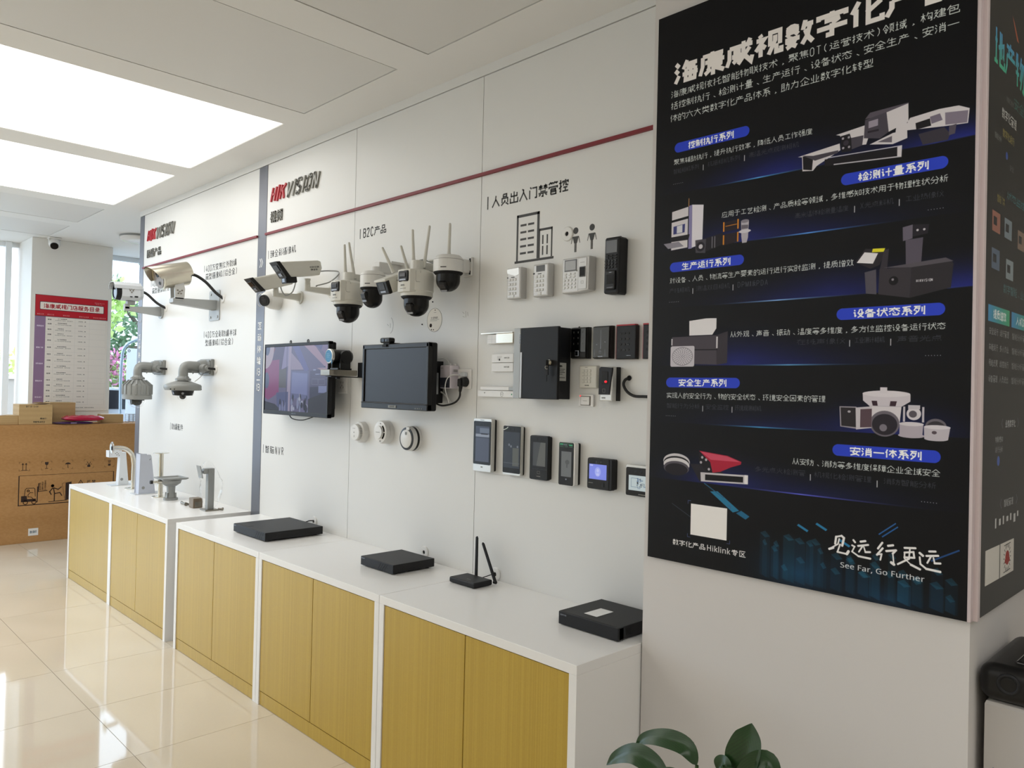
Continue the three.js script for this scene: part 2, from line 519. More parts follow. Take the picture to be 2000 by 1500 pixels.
// ---------------------------------------------------------------- floor of 600 mm polished tiles
{
  const f = struct('floor');
  part(f, 'floor_bed', b2(XEND - 0.1, 4.1, -0.12, -0.004, -5.1, 4.1), M.grout);
  const S = 0.6, x0 = -3.227, z0 = -1.1, tg = [0, 1, 2, 3].map((k) => {
    const g = bx(S - 0.0022, 0.012, S - 0.0022, 0, -0.006, 0), uv = g.attributes.uv;
    for (let i = 0; i < uv.count; i++) uv.setXY(i, uv.getX(i) * 0.5 + k * 0.23, uv.getY(i) * 0.5 + k * 0.37);
    return g;
  });
  const far = [];
  for (let i = -10; i <= 11; i++) for (let j = -7; j <= 8; j++) {
    const x = x0 + (i + 0.5) * S, z = z0 + (j + 0.5) * S; if (x < XEND || z < -5 || z > 4 || x > 4) continue;
    const behind = z < -2.6 && x > -6.3;
    if (behind || x > 0.6 || z > 2) far.push(tg[(i * 7 + j * 3 + 200) % 4].clone().translate(x, 0, z));
    else { const t = part(f, 'tile', tg[(i * 7 + j * 3 + 200) % 4], M.tile); t.position.set(x, 0, z); }
  }
  part(f, 'far_tiles', far, M.tile).userData.kind = 'stuff';
}
// ---------------------------------------------------------------- ceiling: plaster with stretched film panels, two of them lit
{
  const c = struct('ceiling');
  const zA = -1.962, zB = 1.0;
  const P = [[-8.46, -7.75, 0], [-7.52, -6.77, 0], [-6.55, -5.29, 1], [-5.04, -3.79, 1], [-3.572, -2.765, 0], [-2.55, -1.75, 0], [-1.5, -0.25, 0], [0.0, 1.25, 1], [1.5, 2.75, 1]];
  const beams = [b2(XEND - 0.1, 4.1, CEIL, CEIL + 0.12, -5.1, zA), b2(XEND - 0.1, 4.1, CEIL, CEIL + 0.12, zB, 4.1)];
  const LIT = [0.6, 0.45, 0.42, 0.42, 1.5, 1.5, 1.1];
  let xl = XEND - 0.1;
  for (const [a, b] of P) { beams.push(b2(xl, a, CEIL, CEIL + 0.12, zA, zB)); xl = b; }
  beams.push(b2(xl, 4.1, CEIL, CEIL + 0.12, zA, zB), b2(XEND - 0.1, 4.1, CEIL + 0.1, CEIL + 0.16, zA, zB));
  part(c, 'plaster', beams, M.ceiling);
  let k = 0;
  for (const [a, b, lit] of P) {
    const w = b - a - 0.012, d = zB - zA - 0.012, mx = (a + b) / 2, mz = (zA + zB) / 2;
    if (!lit) {
      part(c, 'ceiling_panel', bx(w, 0.01, d, mx, CEIL + 0.006, mz), M.film);
      part(c, 'panel_groove', [b2(a, b, CEIL + 0.012, CEIL + 0.02, zA, zB)], M.shadowGap);
      continue;
    }
    const where = ['lit ceiling light panel farthest from the camera, next to the dark panels near the window', 'lit ceiling light panel over the counter, larger of the two in view', 'lit ceiling light panel behind the camera, nearer the column', 'lit ceiling light panel behind the camera, farther from the column'][k++];
    const l = thing('ceiling_light', where, 'ceiling light', [mx, CEIL, mz]);
    part(l, 'light_frame', [b2(-w / 2 - 0.004, w / 2 + 0.004, 0.012, 0.03, -d / 2 - 0.004, d / 2 + 0.004)], M.shadowGap);
    part(l, 'diffuser', bx(w, 0.008, d, 0, 0.006, 0), mat(0xffffff, 0.7, 0, { emissive: LAMP_COL, emissiveIntensity: LAMP_GLOW }));
    panelLight(mx, CEIL - 0.004, mz, w, d, LIT[k - 1]);
  }
}
{ // second row of lit panels, farther from the display wall (outside the picture)
  let n = 0;
  for (const x of [-7.1, -4.4, -1.7]) {
    const l = thing('ceiling_light', ['surface ceiling light panel in the row away from the display wall, end nearest the window', 'surface ceiling light panel in the row away from the display wall, middle one', 'surface ceiling light panel in the row away from the display wall, nearest the camera'][n++], 'ceiling light', [x, CEIL, 2.4]);
    part(l, 'light_frame', [b2(-0.62, 0.62, -0.02, 0, -0.9, 0.9)], M.shadowGap);
    part(l, 'diffuser', b2(-0.6, 0.6, -0.024, -0.004, -0.88, 0.88), mat(0xffffff, 0.7, 0, { emissive: LAMP_COL, emissiveIntensity: LAMP_GLOW }));
    panelLight(x, CEIL - 0.03, 2.4, 1.2, 1.76, [1.8, 1.6, 1.1][n - 1]);
  }
}
// ---------------------------------------------------------------- walls that close the room
{
  const side = (name, g) => part(struct(name), 'plaster', g, M.wall);
  side('wall_back', [b2(XEND, 4.1, 0, CEIL, -5.1, -5.0)]);
  side('wall_front', [b2(XEND, 4.1, 0, CEIL, 4.0, 4.1)]);
  side('wall_near', [b2(4.0, 4.1, 0, CEIL, -5.0, 4.0)]);
}
// ---------------------------------------------------------------- display wall: white panels, dark strips, red trim
const lettering = [];
{
  const w = struct('wall_display');
  part(w, 'wall_core', b2(-6.632, -1.432, 0, CEIL, ZW - 0.15, ZW - 0.012), M.wall);
  const g = 0.0016, fy = 2.84;
  const cols = [[-6.54, -4.533], [-4.425, -3.443], [-3.443, -2.458], [-2.458, -1.432]];
  for (const [a, b] of cols.slice(0, 3)) part(w, 'wall_panel', b2(a + g, b - g, 0, fy, ZW - 0.012, ZW), M.panel);
  part(w, 'wall_panel', b2(cols[3][0] + g, cols[3][1], 1.142, fy, ZW - 0.012, ZW), M.panel);
  part(w, 'wall_panel', b2(cols[3][0] + g, cols[3][1], 0, 1.1415, ZW - 0.012, ZW), M.panel);
  part(w, 'panel_joint', [-3.443, -2.458].map((x) => b2(x - 0.002, x + 0.002, 0, fy, ZW - 0.012, ZW - 0.006)), M.shadowGap);
  part(w, 'top_trim', b2(-6.632, -1.432, fy + 0.003, CEIL, ZW - 0.012, ZW + 0.004), M.panel);
  part(w, 'vertical_strip', b2(-6.632, -6.54, 0, fy, ZW - 0.012, ZW + 0.002), M.strip, 'dark grey strip at the far end of the wall');
  part(w, 'vertical_strip', b2(-4.533, -4.425, 0, fy, ZW - 0.012, ZW + 0.002), M.strip, 'dark grey strip between the two wall sections');
  part(w, 'red_trim', [b2(-6.54, -4.533, 2.408, 2.421, ZW, ZW + 0.012), b2(-4.425, -1.432, 2.408, 2.421, ZW, ZW + 0.012)], M.redTrim, 'dark red moulding across the wall');
}
// ---------------------------------------------------------------- column with its posters, pillar and windows at the far end
{
  const c = struct('wall_column');
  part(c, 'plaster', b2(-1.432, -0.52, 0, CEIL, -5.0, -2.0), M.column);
  const p = struct('wall_pillar');
  part(p, 'plaster', b2(XEND, -8.62, 0, CEIL, -2.59, -1.86, 0.004), M.wall);
  const frame = mat(0xe9edf0, 0.35, 0.1);
  const win = (n, z0, z1, posts) => {
    const s = struct('window_' + n);
    part(s, 'window_frame', [b2(XEND, XEND + 0.06, 0, 0.08, z0, z1), b2(XEND, XEND + 0.06, CEIL - 0.05, CEIL, z0, z1), ...posts.map((z) => b2(XEND - 0.01, XEND + 0.09, 0, CEIL, z - 0.028, z + 0.028, 0.004))], frame);
    const zs = [z0, ...posts, z1].sort((a, b) => a - b);
    for (let i = 0; i + 1 < zs.length; i++) if (zs[i + 1] - zs[i] > 0.2) part(s, 'pane', b2(XEND + 0.024, XEND + 0.03, 0.06, CEIL - 0.03, zs[i], zs[i + 1]), M.glass);
  };
  win(1, -5.0, -2.59, [-2.618, -4.2]);
  win(2, -1.86, 4.0, [-1.765, 0.2, 2.1]);
}
// ---------------------------------------------------------------- cabinets
function cabinet(x0, x1, bays, label) {
  const o = thing('display_cabinet', label, 'cabinet', [(x0 + x1) / 2, 0, (ZF + ZW) / 2], 0, 'white display cabinets along the wall');
  const L = x0 - (x0 + x1) / 2, W = x1 - x0, d = ZF - ZW, zf = d / 2, zb = -d / 2, T = 0.03, carcass = [];
  part(o, 'countertop', b2(L, L + W, TOP - T, TOP, zb + 0.001, zf, 0.0015), M.laminate);
  const posts = [L, ...bays.slice(0, -1).map((b) => b[1] - (x0 + x1) / 2), L + W];
  carcass.push(b2(L, L + 0.03, 0, TOP - T, zb + 0.001, zf, 0.001), b2(L + W - 0.03, L + W, 0, TOP - T, zb + 0.001, zf, 0.001), b2(L, L + W, 0.05, TOP - T, zb + 0.001, zb + 0.012));
  for (const q of posts.slice(1, -1)) carcass.push(b2(q, q + 0.055, 0, TOP - T, zb + 0.001, zf, 0.001));
  part(o, 'carcass', carcass, M.laminate);
  const cxm = (x0 + x1) / 2;
  for (const [a, b, n] of bays) {
    const w = (b - a) / n;
    for (let i = 0; i < n; i++) {
      const g = b2(a - cxm + i * w + 0.0018, a - cxm + (i + 1) * w - 0.0018, 0.066, TOP - T - 0.0035, zf - 0.022, zf - 0.004, 0.001), uv = g.attributes.uv, ps = g.attributes.position;
      for (let k = 0; k < uv.count; k++) uv.setXY(k, ps.getX(k) * 1.5 + i * 0.31, ps.getY(k) * 1.0);
      part(o, 'door', g, M.gold);
    }
    const kp = b2(a - cxm + 0.001, b - cxm - 0.001, 0.002, 0.062, zf - 0.022, zf - 0.006), uv = kp.attributes.uv, ps = kp.attributes.position;
    for (let k = 0; k < uv.count; k++) uv.setXY(k, ps.getX(k) * 1.5, ps.getY(k));
    part(o, 'plinth', kp, M.gold);
  }
  return o;
}
cabinet(-6.512, -4.538, [[-6.482, -5.572, 1], [-5.517, -4.568, 2]], 'far white display cabinet with three gold doors, set a gap away from the others');
cabinet(-4.41, -3.406, [[-4.38, -3.436, 2]], 'white cabinet with gold doors under the wide recorder, second from the far end');
cabinet(-3.404, -2.423, [[-3.374, -2.453, 2]], 'white cabinet with gold doors under the small square recorder, between two others');
cabinet(-2.421, -1.437, [[-2.391, -1.467, 2]], 'nearest white cabinet with gold doors, its end panel showing beside the column');
Object.assign(M, {
  bracketWhite: mat(0xd9dde0, 0.4, 0.1), bracketPale: mat(0xbfc4d0, 0.4, 0.15), device: mat(0x19191b, 0.5, 0, { specularIntensity: 0.6 }), tape: mat(0xa8845a, 0.25),
});
// ---------------------------------------------------------------- lettering and signs on the display wall
{
  const H = 0.0006;
  const word = (text, x, y, cw, ch, pitch, lw, m, label, name = 'printed_text') => {
    const o = mesh(name, strokeGeo(textLines(text, cw, ch, pitch), lw, H), m);
    o.position.set(x, y, ZW); tag(o, label, 'lettering'); return o;
  };
  const two = (x, y, l1, l2, label) => {
    const L = [...textLines(l1, 0.046, 0.042, 0.0555), ...textLines(l2, 0.046, 0.042, 0.0545).map((p) => p.map(([u, v]) => [u, v - 0.056])), [[-0.024, 0.004], [-0.024, -0.04]]];
    const o = mesh('printed_text', strokeGeo(L, 0.0042, H), M.ink); o.position.set(x, y, ZW); tag(o, label, 'lettering');
  };
  two(-5.312, 2.309, '400万变焦红外防爆', '筒型摄像机(铝合金)', 'two printed lines of black text right of the big steel camera, above its bracket plate');
  two(-5.29, 1.85, '400万全彩防爆半球', '型摄像机(铝合金)', 'two printed lines of black text above the right grey dome camera');
  two(-6.33, 2.289, '400万变焦红外防爆', '筒型摄像机(铝合金)', 'two printed lines of black text mostly hidden behind the big steel camera');
  const bar = (L, h) => [...L, [[-0.026, 0.004], [-0.026, -h - 0.004]]];
  const head = (text, x, y, cw, ch, pitch, lw, label) => { const o = mesh('printed_text', strokeGeo(bar(textLines(text, cw, ch, pitch), ch), lw, H), M.ink); o.position.set(x, y, ZW); tag(o, label, 'lettering'); };
  head('防爆配件', -5.852, 1.191, 0.046, 0.044, 0.0545, 0.0042, 'small black heading on the white wall above the mounting brackets on the far cabinet');
  head('臻全彩摄像机', -4.366, 2.306, 0.045, 0.042, 0.0525, 0.004, 'six-character black heading beside the dark strip, above the white bullet cameras');
  head('B2C产品', -3.363, 2.303, 0.05, 0.043, 0.054, 0.0055, 'black heading starting with B2C above the white pan and tilt cameras');
  head('人员出入门禁管控', -2.39, 2.31, 0.048, 0.047, 0.0545, 0.0062, 'long black heading above the printed building icon');
  head('智脑NVR', -4.368, 1.126, 0.046, 0.042, 0.062, 0.0042, 'black heading ending in NVR on the wall above the widest recorder');
  // raised sub-titles
  const raised = (text, x, y, cw, ch, pitch, label) => {
    const o = thing('raised_lettering', label, 'lettering', [x, y, ZW]); let k = 0;
    for (const c of text) part(o, 'letter', strokeGeo(textLines(c, cw, ch).map((p) => p.map(([u, v]) => [u + k * pitch, v])), 0.0065, 0.008), M.inkGrey), k++;
  };
  raised('防爆产品', -6.452, 2.549, 0.064, 0.063, 0.0765, 'grey raised four-character title under the farther logo');
  raised('视频', -4.37, 2.542, 0.066, 0.066, 0.08, 'grey raised two-character title under the nearer logo');
  // raised logo, slanted condensed capitals
  const logo = (x, y, label) => {
    const o = thing('raised_logo', label, 'logo', [x, y, ZW]); let u = 0; const ch = 0.092;
    for (const [c, w] of [['H', 0.058], ['I', 0.02], ['K', 0.062], ['V', 0.06], ['I', 0.02], ['S', 0.056], ['I', 0.02], ['O', 0.06], ['N', 0.062]]) {
      const L = c === 'I' ? [[[u + 0.01, 0], [u + 0.01, -ch]]] : textLines(c, 1, 1).map((p) => p.map(([a, b]) => [u + 0.006 + ((a / 0.533 - 0.13) / 0.74) * (w - 0.012), b * (ch - 0.012) - 0.006]));
      const g = strokeGeo(L, c === 'I' ? 0.0145 : 0.0125, 0.01), ps = g.attributes.position;
      for (let i = 0; i < ps.count; i++) ps.setX(i, ps.getX(i) + ps.getY(i) * 0.34);
      g.computeVertexNormals();
      part(o, 'letter', g, 'HIK'.includes(c) && u < 0.15 ? M.logoRed : M.logoGrey, 'HIK'.includes(c) && u < 0.15 ? 'red letter' : 'grey letter');
      u += w + 0.0165;
    }
  };
  logo(-6.43, 2.708, 'raised red and grey slanted logo on the far end of the wall');
  logo(-4.345, 2.69, 'raised red and grey slanted logo just right of the middle dark strip');
  // white print on the dark strips
  for (const [x, w, extra, label] of [[-4.479, 1, 0, 'white chevrons, ring and vertical text printed on the middle dark strip'], [-6.578, 0.86, 0.0, 'white chevrons, ring and vertical text printed on the far dark strip']]) {
    const L = [];
    for (const dx of [-0.012, 0.008]) L.push([[dx - 0.008, 0.027], [dx + 0.01, 0], [dx - 0.008, -0.027]].map(([a, b]) => [a * w, b + 2.245]));
    const ring = []; for (let i = 0; i <= 24; i++) ring.push([Math.cos(i / 24 * 6.2832) * 0.039 * w, 2.016 + Math.sin(i / 24 * 6.2832) * 0.039]);
    L.push(ring);
    [...'互动体验扫一扫'].forEach((c, i) => { const y = [1.857, 1.785, 1.712, 1.642, 1.573, 1.522, 1.478][i]; for (const p of glyph(c)) L.push(p.map(([a, b]) => [(a - 0.5) * 0.046 * w, y + 0.022 - b * 0.045])); });
    const o = mesh('printed_text', strokeGeo(L, 0.0056, H), M.whitePrint); o.position.set(x, 0, ZW + 0.002); tag(o, label, 'lettering');
  }
  // building icon and two figures
  const ic = []; const r = (x0, x1, y0, y1) => ic.push(b2(x0, x1, y0, y1, 0, H));
  r(-2.2365, -2.227, 2.017, 2.207); r(-2.2365, -2.109, 2.196, 2.207); r(-2.121, -2.1085, 2.02, 2.207); r(-2.245, -2.029, 2.01, 2.0195);
  r(-2.109, -2.104, 2.02, 2.136); r(-2.109, -2.037, 2.127, 2.136); r(-2.044, -2.037, 2.02, 2.136);
  for (let i = 0; i < 5; i++) for (const a of [-2.215, -2.172]) r(a, a + 0.034, 2.0445 + i * 0.0285, 2.053 + i * 0.0285);
  for (const a of [-2.092, -2.068]) for (const b of [2.03, 2.073]) r(a, a + 0.007, b, b + 0.036);
  tag(mesh('printed_icon', ic, M.ink), 'black printed icon of a tall and a low building above the keypads', 'sign').position.set(0, 0, ZW);
  for (const [x, y, label] of [[-1.917, 2.0215, 'black printed figure of a person beside the round cable cover'], [-1.837, 2.024, 'black printed figure of a person nearer the black terminal']]) {
    const g = [at(cy(0.0125, 0.0125, H, 28), 0, 0.0815, H / 2, Math.PI / 2)];
    g.push(poly([[-0.015, 0.06], [0.015, 0.06], [0.007, 0.034], [-0.007, 0.034]], H));
    for (const s of [-1, 1]) g.push(poly([[s * 0.0008, 0.036], [s * 0.005, 0.036], [s * 0.005, 0], [s * 0.0008, 0]], H), poly([[s * 0.013, 0.06], [s * 0.0165, 0.0585], [s * 0.0225, 0.034], [s * 0.0205, 0.033]], H));
    tag(mesh('printed_icon', g, M.ink), label, 'sign').position.set(x, y, ZW);
  }
  // screw holes, template sticker and pencil marks left on the wall
  const st = thing('template_sticker', 'white round paper template with a ragged hole stuck below the cameras', 'sticker', [-2.7595, 1.806, ZW]);
  part(st, 'paper', [cz(0.0545, 0.0545, 0.0006, 0, 0, 0.0006, 48)], mat(0xe9e5dc, 0.8));
  const rim = []; for (let i = 0; i <= 40; i++) rim.push([Math.cos(i / 40 * 6.2832) * 0.054, Math.sin(i / 40 * 6.2832) * 0.054]);
  part(st, 'print', at(strokeGeo([rim, ...textLines('I4 B2K002', 0.007, 0.0075, 0.0095).map((p) => p.map(([u, v]) => [u - 0.026, v + 0.014])), [[-0.03, 0.002], [0.034, 0.002]], [[-0.03, -0.003], [0.02, -0.003]], [[-0.005, 0.034], [0.012, 0.034]]], 0.0011, 0.0003), 0, 0, 0.0009), M.ink);
  for (const g of [at(cy(0.009, 0.009, 0.0004, 14), -0.026, -0.024, 0.0011, Math.PI / 2), ...[[0.004, 0.045], [-0.02, -0.043], [-0.005, -0.044]].map(([x, y]) => at(cy(0.003, 0.003, 0.0004, 10), x, y, 0.0011, Math.PI / 2))]) part(st, 'hole', g, M.holeBrown);
  const arc = []; for (let i = 0; i <= 16; i++) { const a = -1.3 + i * 0.155; arc.push([Math.cos(a) * 0.03, Math.sin(a) * 0.04]); }
  tag(mesh('pencil_mark', strokeGeo([arc, [[-0.02, 0.008], [-0.008, -0.002]], [[0.005, 0.01], [0.006, -0.012]]], 0.0012, 0.0004), M.ink), 'faint drawn arc on the wall below the middle bullet camera', 'mark').position.set(-3.11, 1.797, ZW);
  tag(mesh('pencil_mark', strokeGeo([[[-0.02, 0.012], [-0.008, 0.004]], [[0.002, 0.014], [0.004, -0.014]], [[0.014, 0.01], [0.018, -0.008]], [[-0.018, -0.008], [-0.004, -0.012]]], 0.0012, 0.0004), mat(0x8b887f, 0.8)), 'faint pencil scribble on the wall below the rightmost white dome camera', 'mark').position.set(-2.545, 1.82, ZW);
  let sh = 0;
  for (const [x, y, l] of [[-2.775, 1.89, 'tiny black screw in the wall above the round paper template'], [-2.85, 1.79, 'tiny black screw in the wall left of the round paper template'], [-1.888, 1.735, 'tiny black screw in the wall above the black controller box'], [-3.6, 1.53, 'small dark hole in the wall left of the socket under the black camera']]) {
    const s = mesh('wall_screw', [cz(0.0035, 0.0025, 0.004, 0, 0, 0.002, 12)], M.blackMatt); s.position.set(x, y, ZW); tag(s, l, 'screw');
  }
}
// ---------------------------------------------------------------- cameras on the wall: far section
const ringHoles = (n, r, rr, z) => Array.from({ length: n }, (_, i) => cz(rr, rr, 0.004, Math.cos(i / n * 6.283 + 0.8) * r, Math.sin(i / n * 6.283 + 0.8) * r, z, 10));
function grommet(x, y, label) {
  const o = onWall('cable_grommet', label, 'cable cover', x, y);
  part(o, 'cover', [at(lathe([[0.009, 0], [0.028, 0], [0.028, 0.003], [0.025, 0.006], [0.009, 0.007], [0.009, 0]], 36), 0, 0, 0, Math.PI / 2)], M.white);
  part(o, 'opening', [cz(0.01, 0.01, 0.003, 0, 0, 0.0015, 20)], M.blackMatt);
  return o;
}
function cable(pts, r, m, label, category = 'cable') { return tag(mesh('cable', tube(pts, r, 56, 10), m), label, category); }
{ // small bullet camera on a round flange
  const o = onWall('bullet_camera', 'small white camera with black lens hood on grey arm, at far end of wall', 'security camera', -6.12, 2.034);
  part(o, 'flange', [cz(0.05, 0.05, 0.012, 0, 0, 0.006), ...ringHoles(4, 0.037, 0.006, 0.014)], M.greyPaint);
  const arm = poly([[0.012, 0.042], [0.06, 0.034], [0.27, 0.02], [0.275, -0.008], [0.2, -0.014], [0.012, -0.034]], 0.034, 0.002); arm.rotateY(-Math.PI / 2); arm.translate(0.017, 0, 0);
  part(o, 'arm', [arm, b2(-0.017, 0.017, 0, 0.04, 0.235, 0.272, 0.004)], M.greyPaint);
  part(o, 'swivel', [b2(-0.024, 0.024, 0.035, 0.064, 0.2, 0.255, 0.004), cx(0.012, 0.012, 0.056, 0, 0.045, 0.243)], M.grey);
  const head = new THREE.Group(); head.name = 'housing_group';
  const T = (g) => { g.rotateX(0.03); return g.translate(0, 0.128, 0.24); };
  const oct = (w, h, c) => [[-w, -h + c], [-w + c, -h], [w - c, -h], [w, -h + c], [w, h - c], [w - c, h], [-w + c, h], [-w, h - c]];
  part(o, 'housing', [T(poly(oct(0.062, 0.062, 0.026), 0.13, 0.004).translate(0, 0, -0.065)), T(poly(oct(0.05, 0.05, 0.022), 0.03, 0.003).translate(0, 0, -0.09))], M.lightGrey);
  part(o, 'sunshade', [T(poly([[-0.066, 0.02], [-0.066, 0.045], [-0.04, 0.07], [0.04, 0.07], [0.066, 0.045], [0.066, 0.02], [0.0635, 0.02], [0.0635, 0.044], [0.039, 0.0675], [-0.039, 0.0675], [-0.0635, 0.044], [-0.0635, 0.02]], 0.19).translate(0, 0, -0.07))], M.lightGrey);
  part(o, 'lens_hood', [T(cz(0.058, 0.056, 0.03, 0, -0.004, 0.075)), T(at(lathe([[0.046, 0], [0.056, 0], [0.056, 0.012], [0.046, 0.012]], 36), 0, -0.004, 0.088, Math.PI / 2))], M.black);
  part(o, 'lens', [T(cz(0.045, 0.045, 0.004, 0, -0.004, 0.094))], M.lens);
  part(o, 'bolt', [[0.0, 0.02], [0.016, 0.02], [-0.016, 0.02], [0.0, -0.004], [0.01, 0.008], [-0.01, 0.008]].map(([z, y]) => T(cx(0.005, 0.005, 0.004, 0.0635, y, z))), M.darkSteel);
  part(o, 'label_plate', [T(b2(0.062, 0.0628, -0.042, -0.034, -0.005, 0.012)), T(b2(0.062, 0.0628, -0.042, -0.03, -0.045, -0.02))], M.black);
  part(o, 'cable', [tube([[0, 0.145, 0.155], [0.012, 0.13, 0.12], [0.05, 0.06, 0.05], [0.085, 0.027, 0.0]], 0.0095, 30)], M.rubber);
}
{ // big stainless camera on a rectangular plate
  const o = onWall('bullet_camera', 'big polished steel camera with sunshade on a tapered grey arm', 'security camera', -5.146, 2.023);
  const pl = poly([[-0.075, -0.102], [0.075, -0.102], [0.082, -0.095], [0.082, 0.095], [0.075, 0.102], [-0.075, 0.102], [-0.082, 0.095], [-0.082, -0.095]], 0.006);
  part(o, 'wall_plate', [pl, ...[-1, 1].flatMap((s) => [-1, 1].map((t) => cz(0.009, 0.009, 0.004, s * 0.055, t * 0.078, 0.008, 14)))], M.greyPaint);
  const arm = poly([[0.006, 0.034], [0.285, 0.024], [0.292, 0.018], [0.292, -0.006], [0.28, -0.013], [0.006, -0.033]], 0.07, 0.003); arm.rotateY(-Math.PI / 2); arm.translate(0.035, 0, 0);
  part(o, 'arm', arm, M.greyPaint);
  const br = (x) => { const g = poly([[-0.03, -0.005], [0.03, -0.005], [0.034, 0.07], [0.026, 0.115], [-0.022, 0.115], [-0.034, 0.07]], 0.005); g.rotateY(-Math.PI / 2); g.translate(x, 0.018, 0.252); return g; };
  part(o, 'yoke', [br(-0.034), br(0.039), b2(-0.039, 0.039, 0.018, 0.026, 0.225, 0.28)], M.silver);
  part(o, 'bolt', [[0, 0], [0.014, 0.008], [-0.014, 0.008], [0.008, -0.012], [-0.008, -0.012]].map(([z, y]) => cx(0.005, 0.005, 0.005, 0.041, 0.066 + y, 0.252 + z)), M.darkSteel);
  const T = (g) => { g.rotateX(0.27); g.rotateY(0.06); return g.translate(-0.005, 0.168, 0.278); };
  part(o, 'housing', [T(cz(0.072, 0.072, 0.165, 0, 0, -0.0)), T(at(lathe([[0, 0], [0.06, 0], [0.072, 0.012], [0.072, 0.013]], 48), 0, 0, -0.094, Math.PI / 2)), T(at(lathe([[0.072, 0], [0.077, 0.002], [0.077, 0.014], [0.068, 0.018], [0.0, 0.018]], 48), 0, 0, 0.08, Math.PI / 2))], M.warmSteel);
  const sh = new THREE.CylinderGeometry(0.082, 0.082, 0.235, 48, 1, true, Math.PI / 2 - 0.12, Math.PI + 0.24), sh2 = new THREE.CylinderGeometry(0.0795, 0.0795, 0.235, 48, 1, true, Math.PI / 2 - 0.12, Math.PI + 0.24);
  sh2.index.array.reverse(); for (const g of [sh, sh2]) g.rotateX(Math.PI / 2);
  // shear the hood so that its upper edge reaches forward
  for (const g of [sh, sh2]) { const p = g.attributes.position; for (let i = 0; i < p.count; i++) { const y = p.getY(i), z = p.getZ(i); if (z > 0) p.setZ(i, z + y * 0.5 - 0.015); } g.computeVertexNormals(); }
  part(o, 'sunshade', [T(sh.translate(0, 0, 0.02)), T(sh2.translate(0, 0, 0.02))], Object.assign(M.warmSteel.clone(), { side: THREE.DoubleSide }));
  part(o, 'front_plate', [T(cz(0.066, 0.066, 0.003, 0, 0, 0.1))], mat(0x8d847c, 0.4, 0.4));
  part(o, 'lens', [T(cz(0.019, 0.019, 0.004, 0, 0.026, 0.1025))], M.lens); part(o, 'infrared_window', [T(cz(0.011, 0.011, 0.004, 0.006, -0.032, 0.1025))], M.lens);
  part(o, 'cable_gland', [T(cz(0.014, 0.014, 0.035, 0.01, 0.012, -0.105))], M.rubber);
  part(o, 'cable', [tube([[0, 0.193, 0.175], [0.012, 0.187, 0.14], [0.05, 0.147, 0.09], [0.095, 0.075, 0.035], [0.127, 0.04, 0.0]], 0.0095, 40)], M.rubber);
}
function domeBracket(o, s) {
  part(o, 'wall_plate', [b2(-0.095, 0.095, -0.06, 0.052, 0, 0.022, 0.006), b2(-0.086, 0.086, -0.05, 0.042, 0.02, 0.03, 0.004), ...[-1, 1].flatMap((a) => [-1, 1].map((b) => cz(0.006, 0.006, 0.004, a * 0.08, b * 0.044 - 0.004, 0.031, 10)))], M.grey);
  const elbow = tube([[0, 0, 0.02], [0, 0.002, 0.1], [0, 0.002, 0.135], [0, -0.006, 0.158], [0, -0.028, 0.168], [0, -0.09, 0.169]], 0.031, 48, 24);
  part(o, 'elbow_arm', [elbow, cz(0.048, 0.04, 0.05, 0, 0, 0.045, 28), b2(-0.006, 0.006, -0.046, -0.02, 0.06, 0.14, 0.003)], M.grey);
  part(o, 'conduit_plug', [cx(0.03, 0.024, 0.05, 0.06, -0.012, 0.05), cx(0.018, 0.018, 0.03, 0.095, -0.012, 0.045)], M.grey);
  part(o, 'cable', [tube([[0.1, -0.012, 0.045], [0.112, -0.013, 0.04], [0.118, -0.015, 0.02], [0.122, -0.016, 0.0]], 0.0075, 16)], M.rubber);
  part(o, 'collar', [at(lathe([[0.031, 0], [0.05, 0], [0.05, 0.014], [0.038, 0.02], [0.034, 0.03], [0.031, 0.03]], 40), 0, -0.1, 0.169), ...[-1, 1].map((q) => b2(q * 0.05 - 0.006, q * 0.05 + 0.006, -0.1, -0.07, 0.163, 0.175, 0.002)), tube([[0.0, -0.02, 0.125], [0.02, -0.045, 0.115], [-0.01, -0.05, 0.1], [0.0, -0.03, 0.09]], 0.0022, 20, 6)], M.grey);
}
{
  const o = onWall('dome_camera', 'grey dome camera with finned bell housing, farther of the two on elbow arms', 'security camera', -6.1, 1.612);
  domeBracket(o);
  const cap = lathe([[0.03, 0.0], [0.05, -0.004], [0.098, -0.045], [0.1, -0.055], [0.1, -0.118], [0.103, -0.12], [0.103, -0.148], [0.062, -0.152]], 56).translate(0, -0.1, 0.169);
  part(o, 'housing', [cap], M.grey);
  const fins = []; for (let i = 0; i < 16; i++) { const a = i / 16 * 6.2832; fins.push(at(bx(0.013, 0.075, 0.012, 0, 0, 0, 0.002), 0, 0, 0.1).rotateY(a).translate(0, -0.175, 0.169)); fins.push(at(bx(0.011, 0.05, 0.01, 0, 0, 0).rotateX(-0.85), 0, 0.052, 0.078).rotateY(a).translate(0, -0.175, 0.169)); }
  for (const f of fins) part(o, 'fin', f, M.grey);
  part(o, 'dome', [new THREE.SphereGeometry(0.062, 40, 20, 0, 6.2832, Math.PI / 2, Math.PI / 2).translate(0, -0.252, 0.169)], M.dome);
  part(o, 'lens_module', [at(new THREE.SphereGeometry(0.036, 24, 16), 0, -0.262, 0.169), cz(0.018, 0.022, 0.03, 0.012, -0.268, 0.2), b2(-0.042, 0.042, -0.258, -0.25, 0.13, 0.208)], M.charcoal);
}
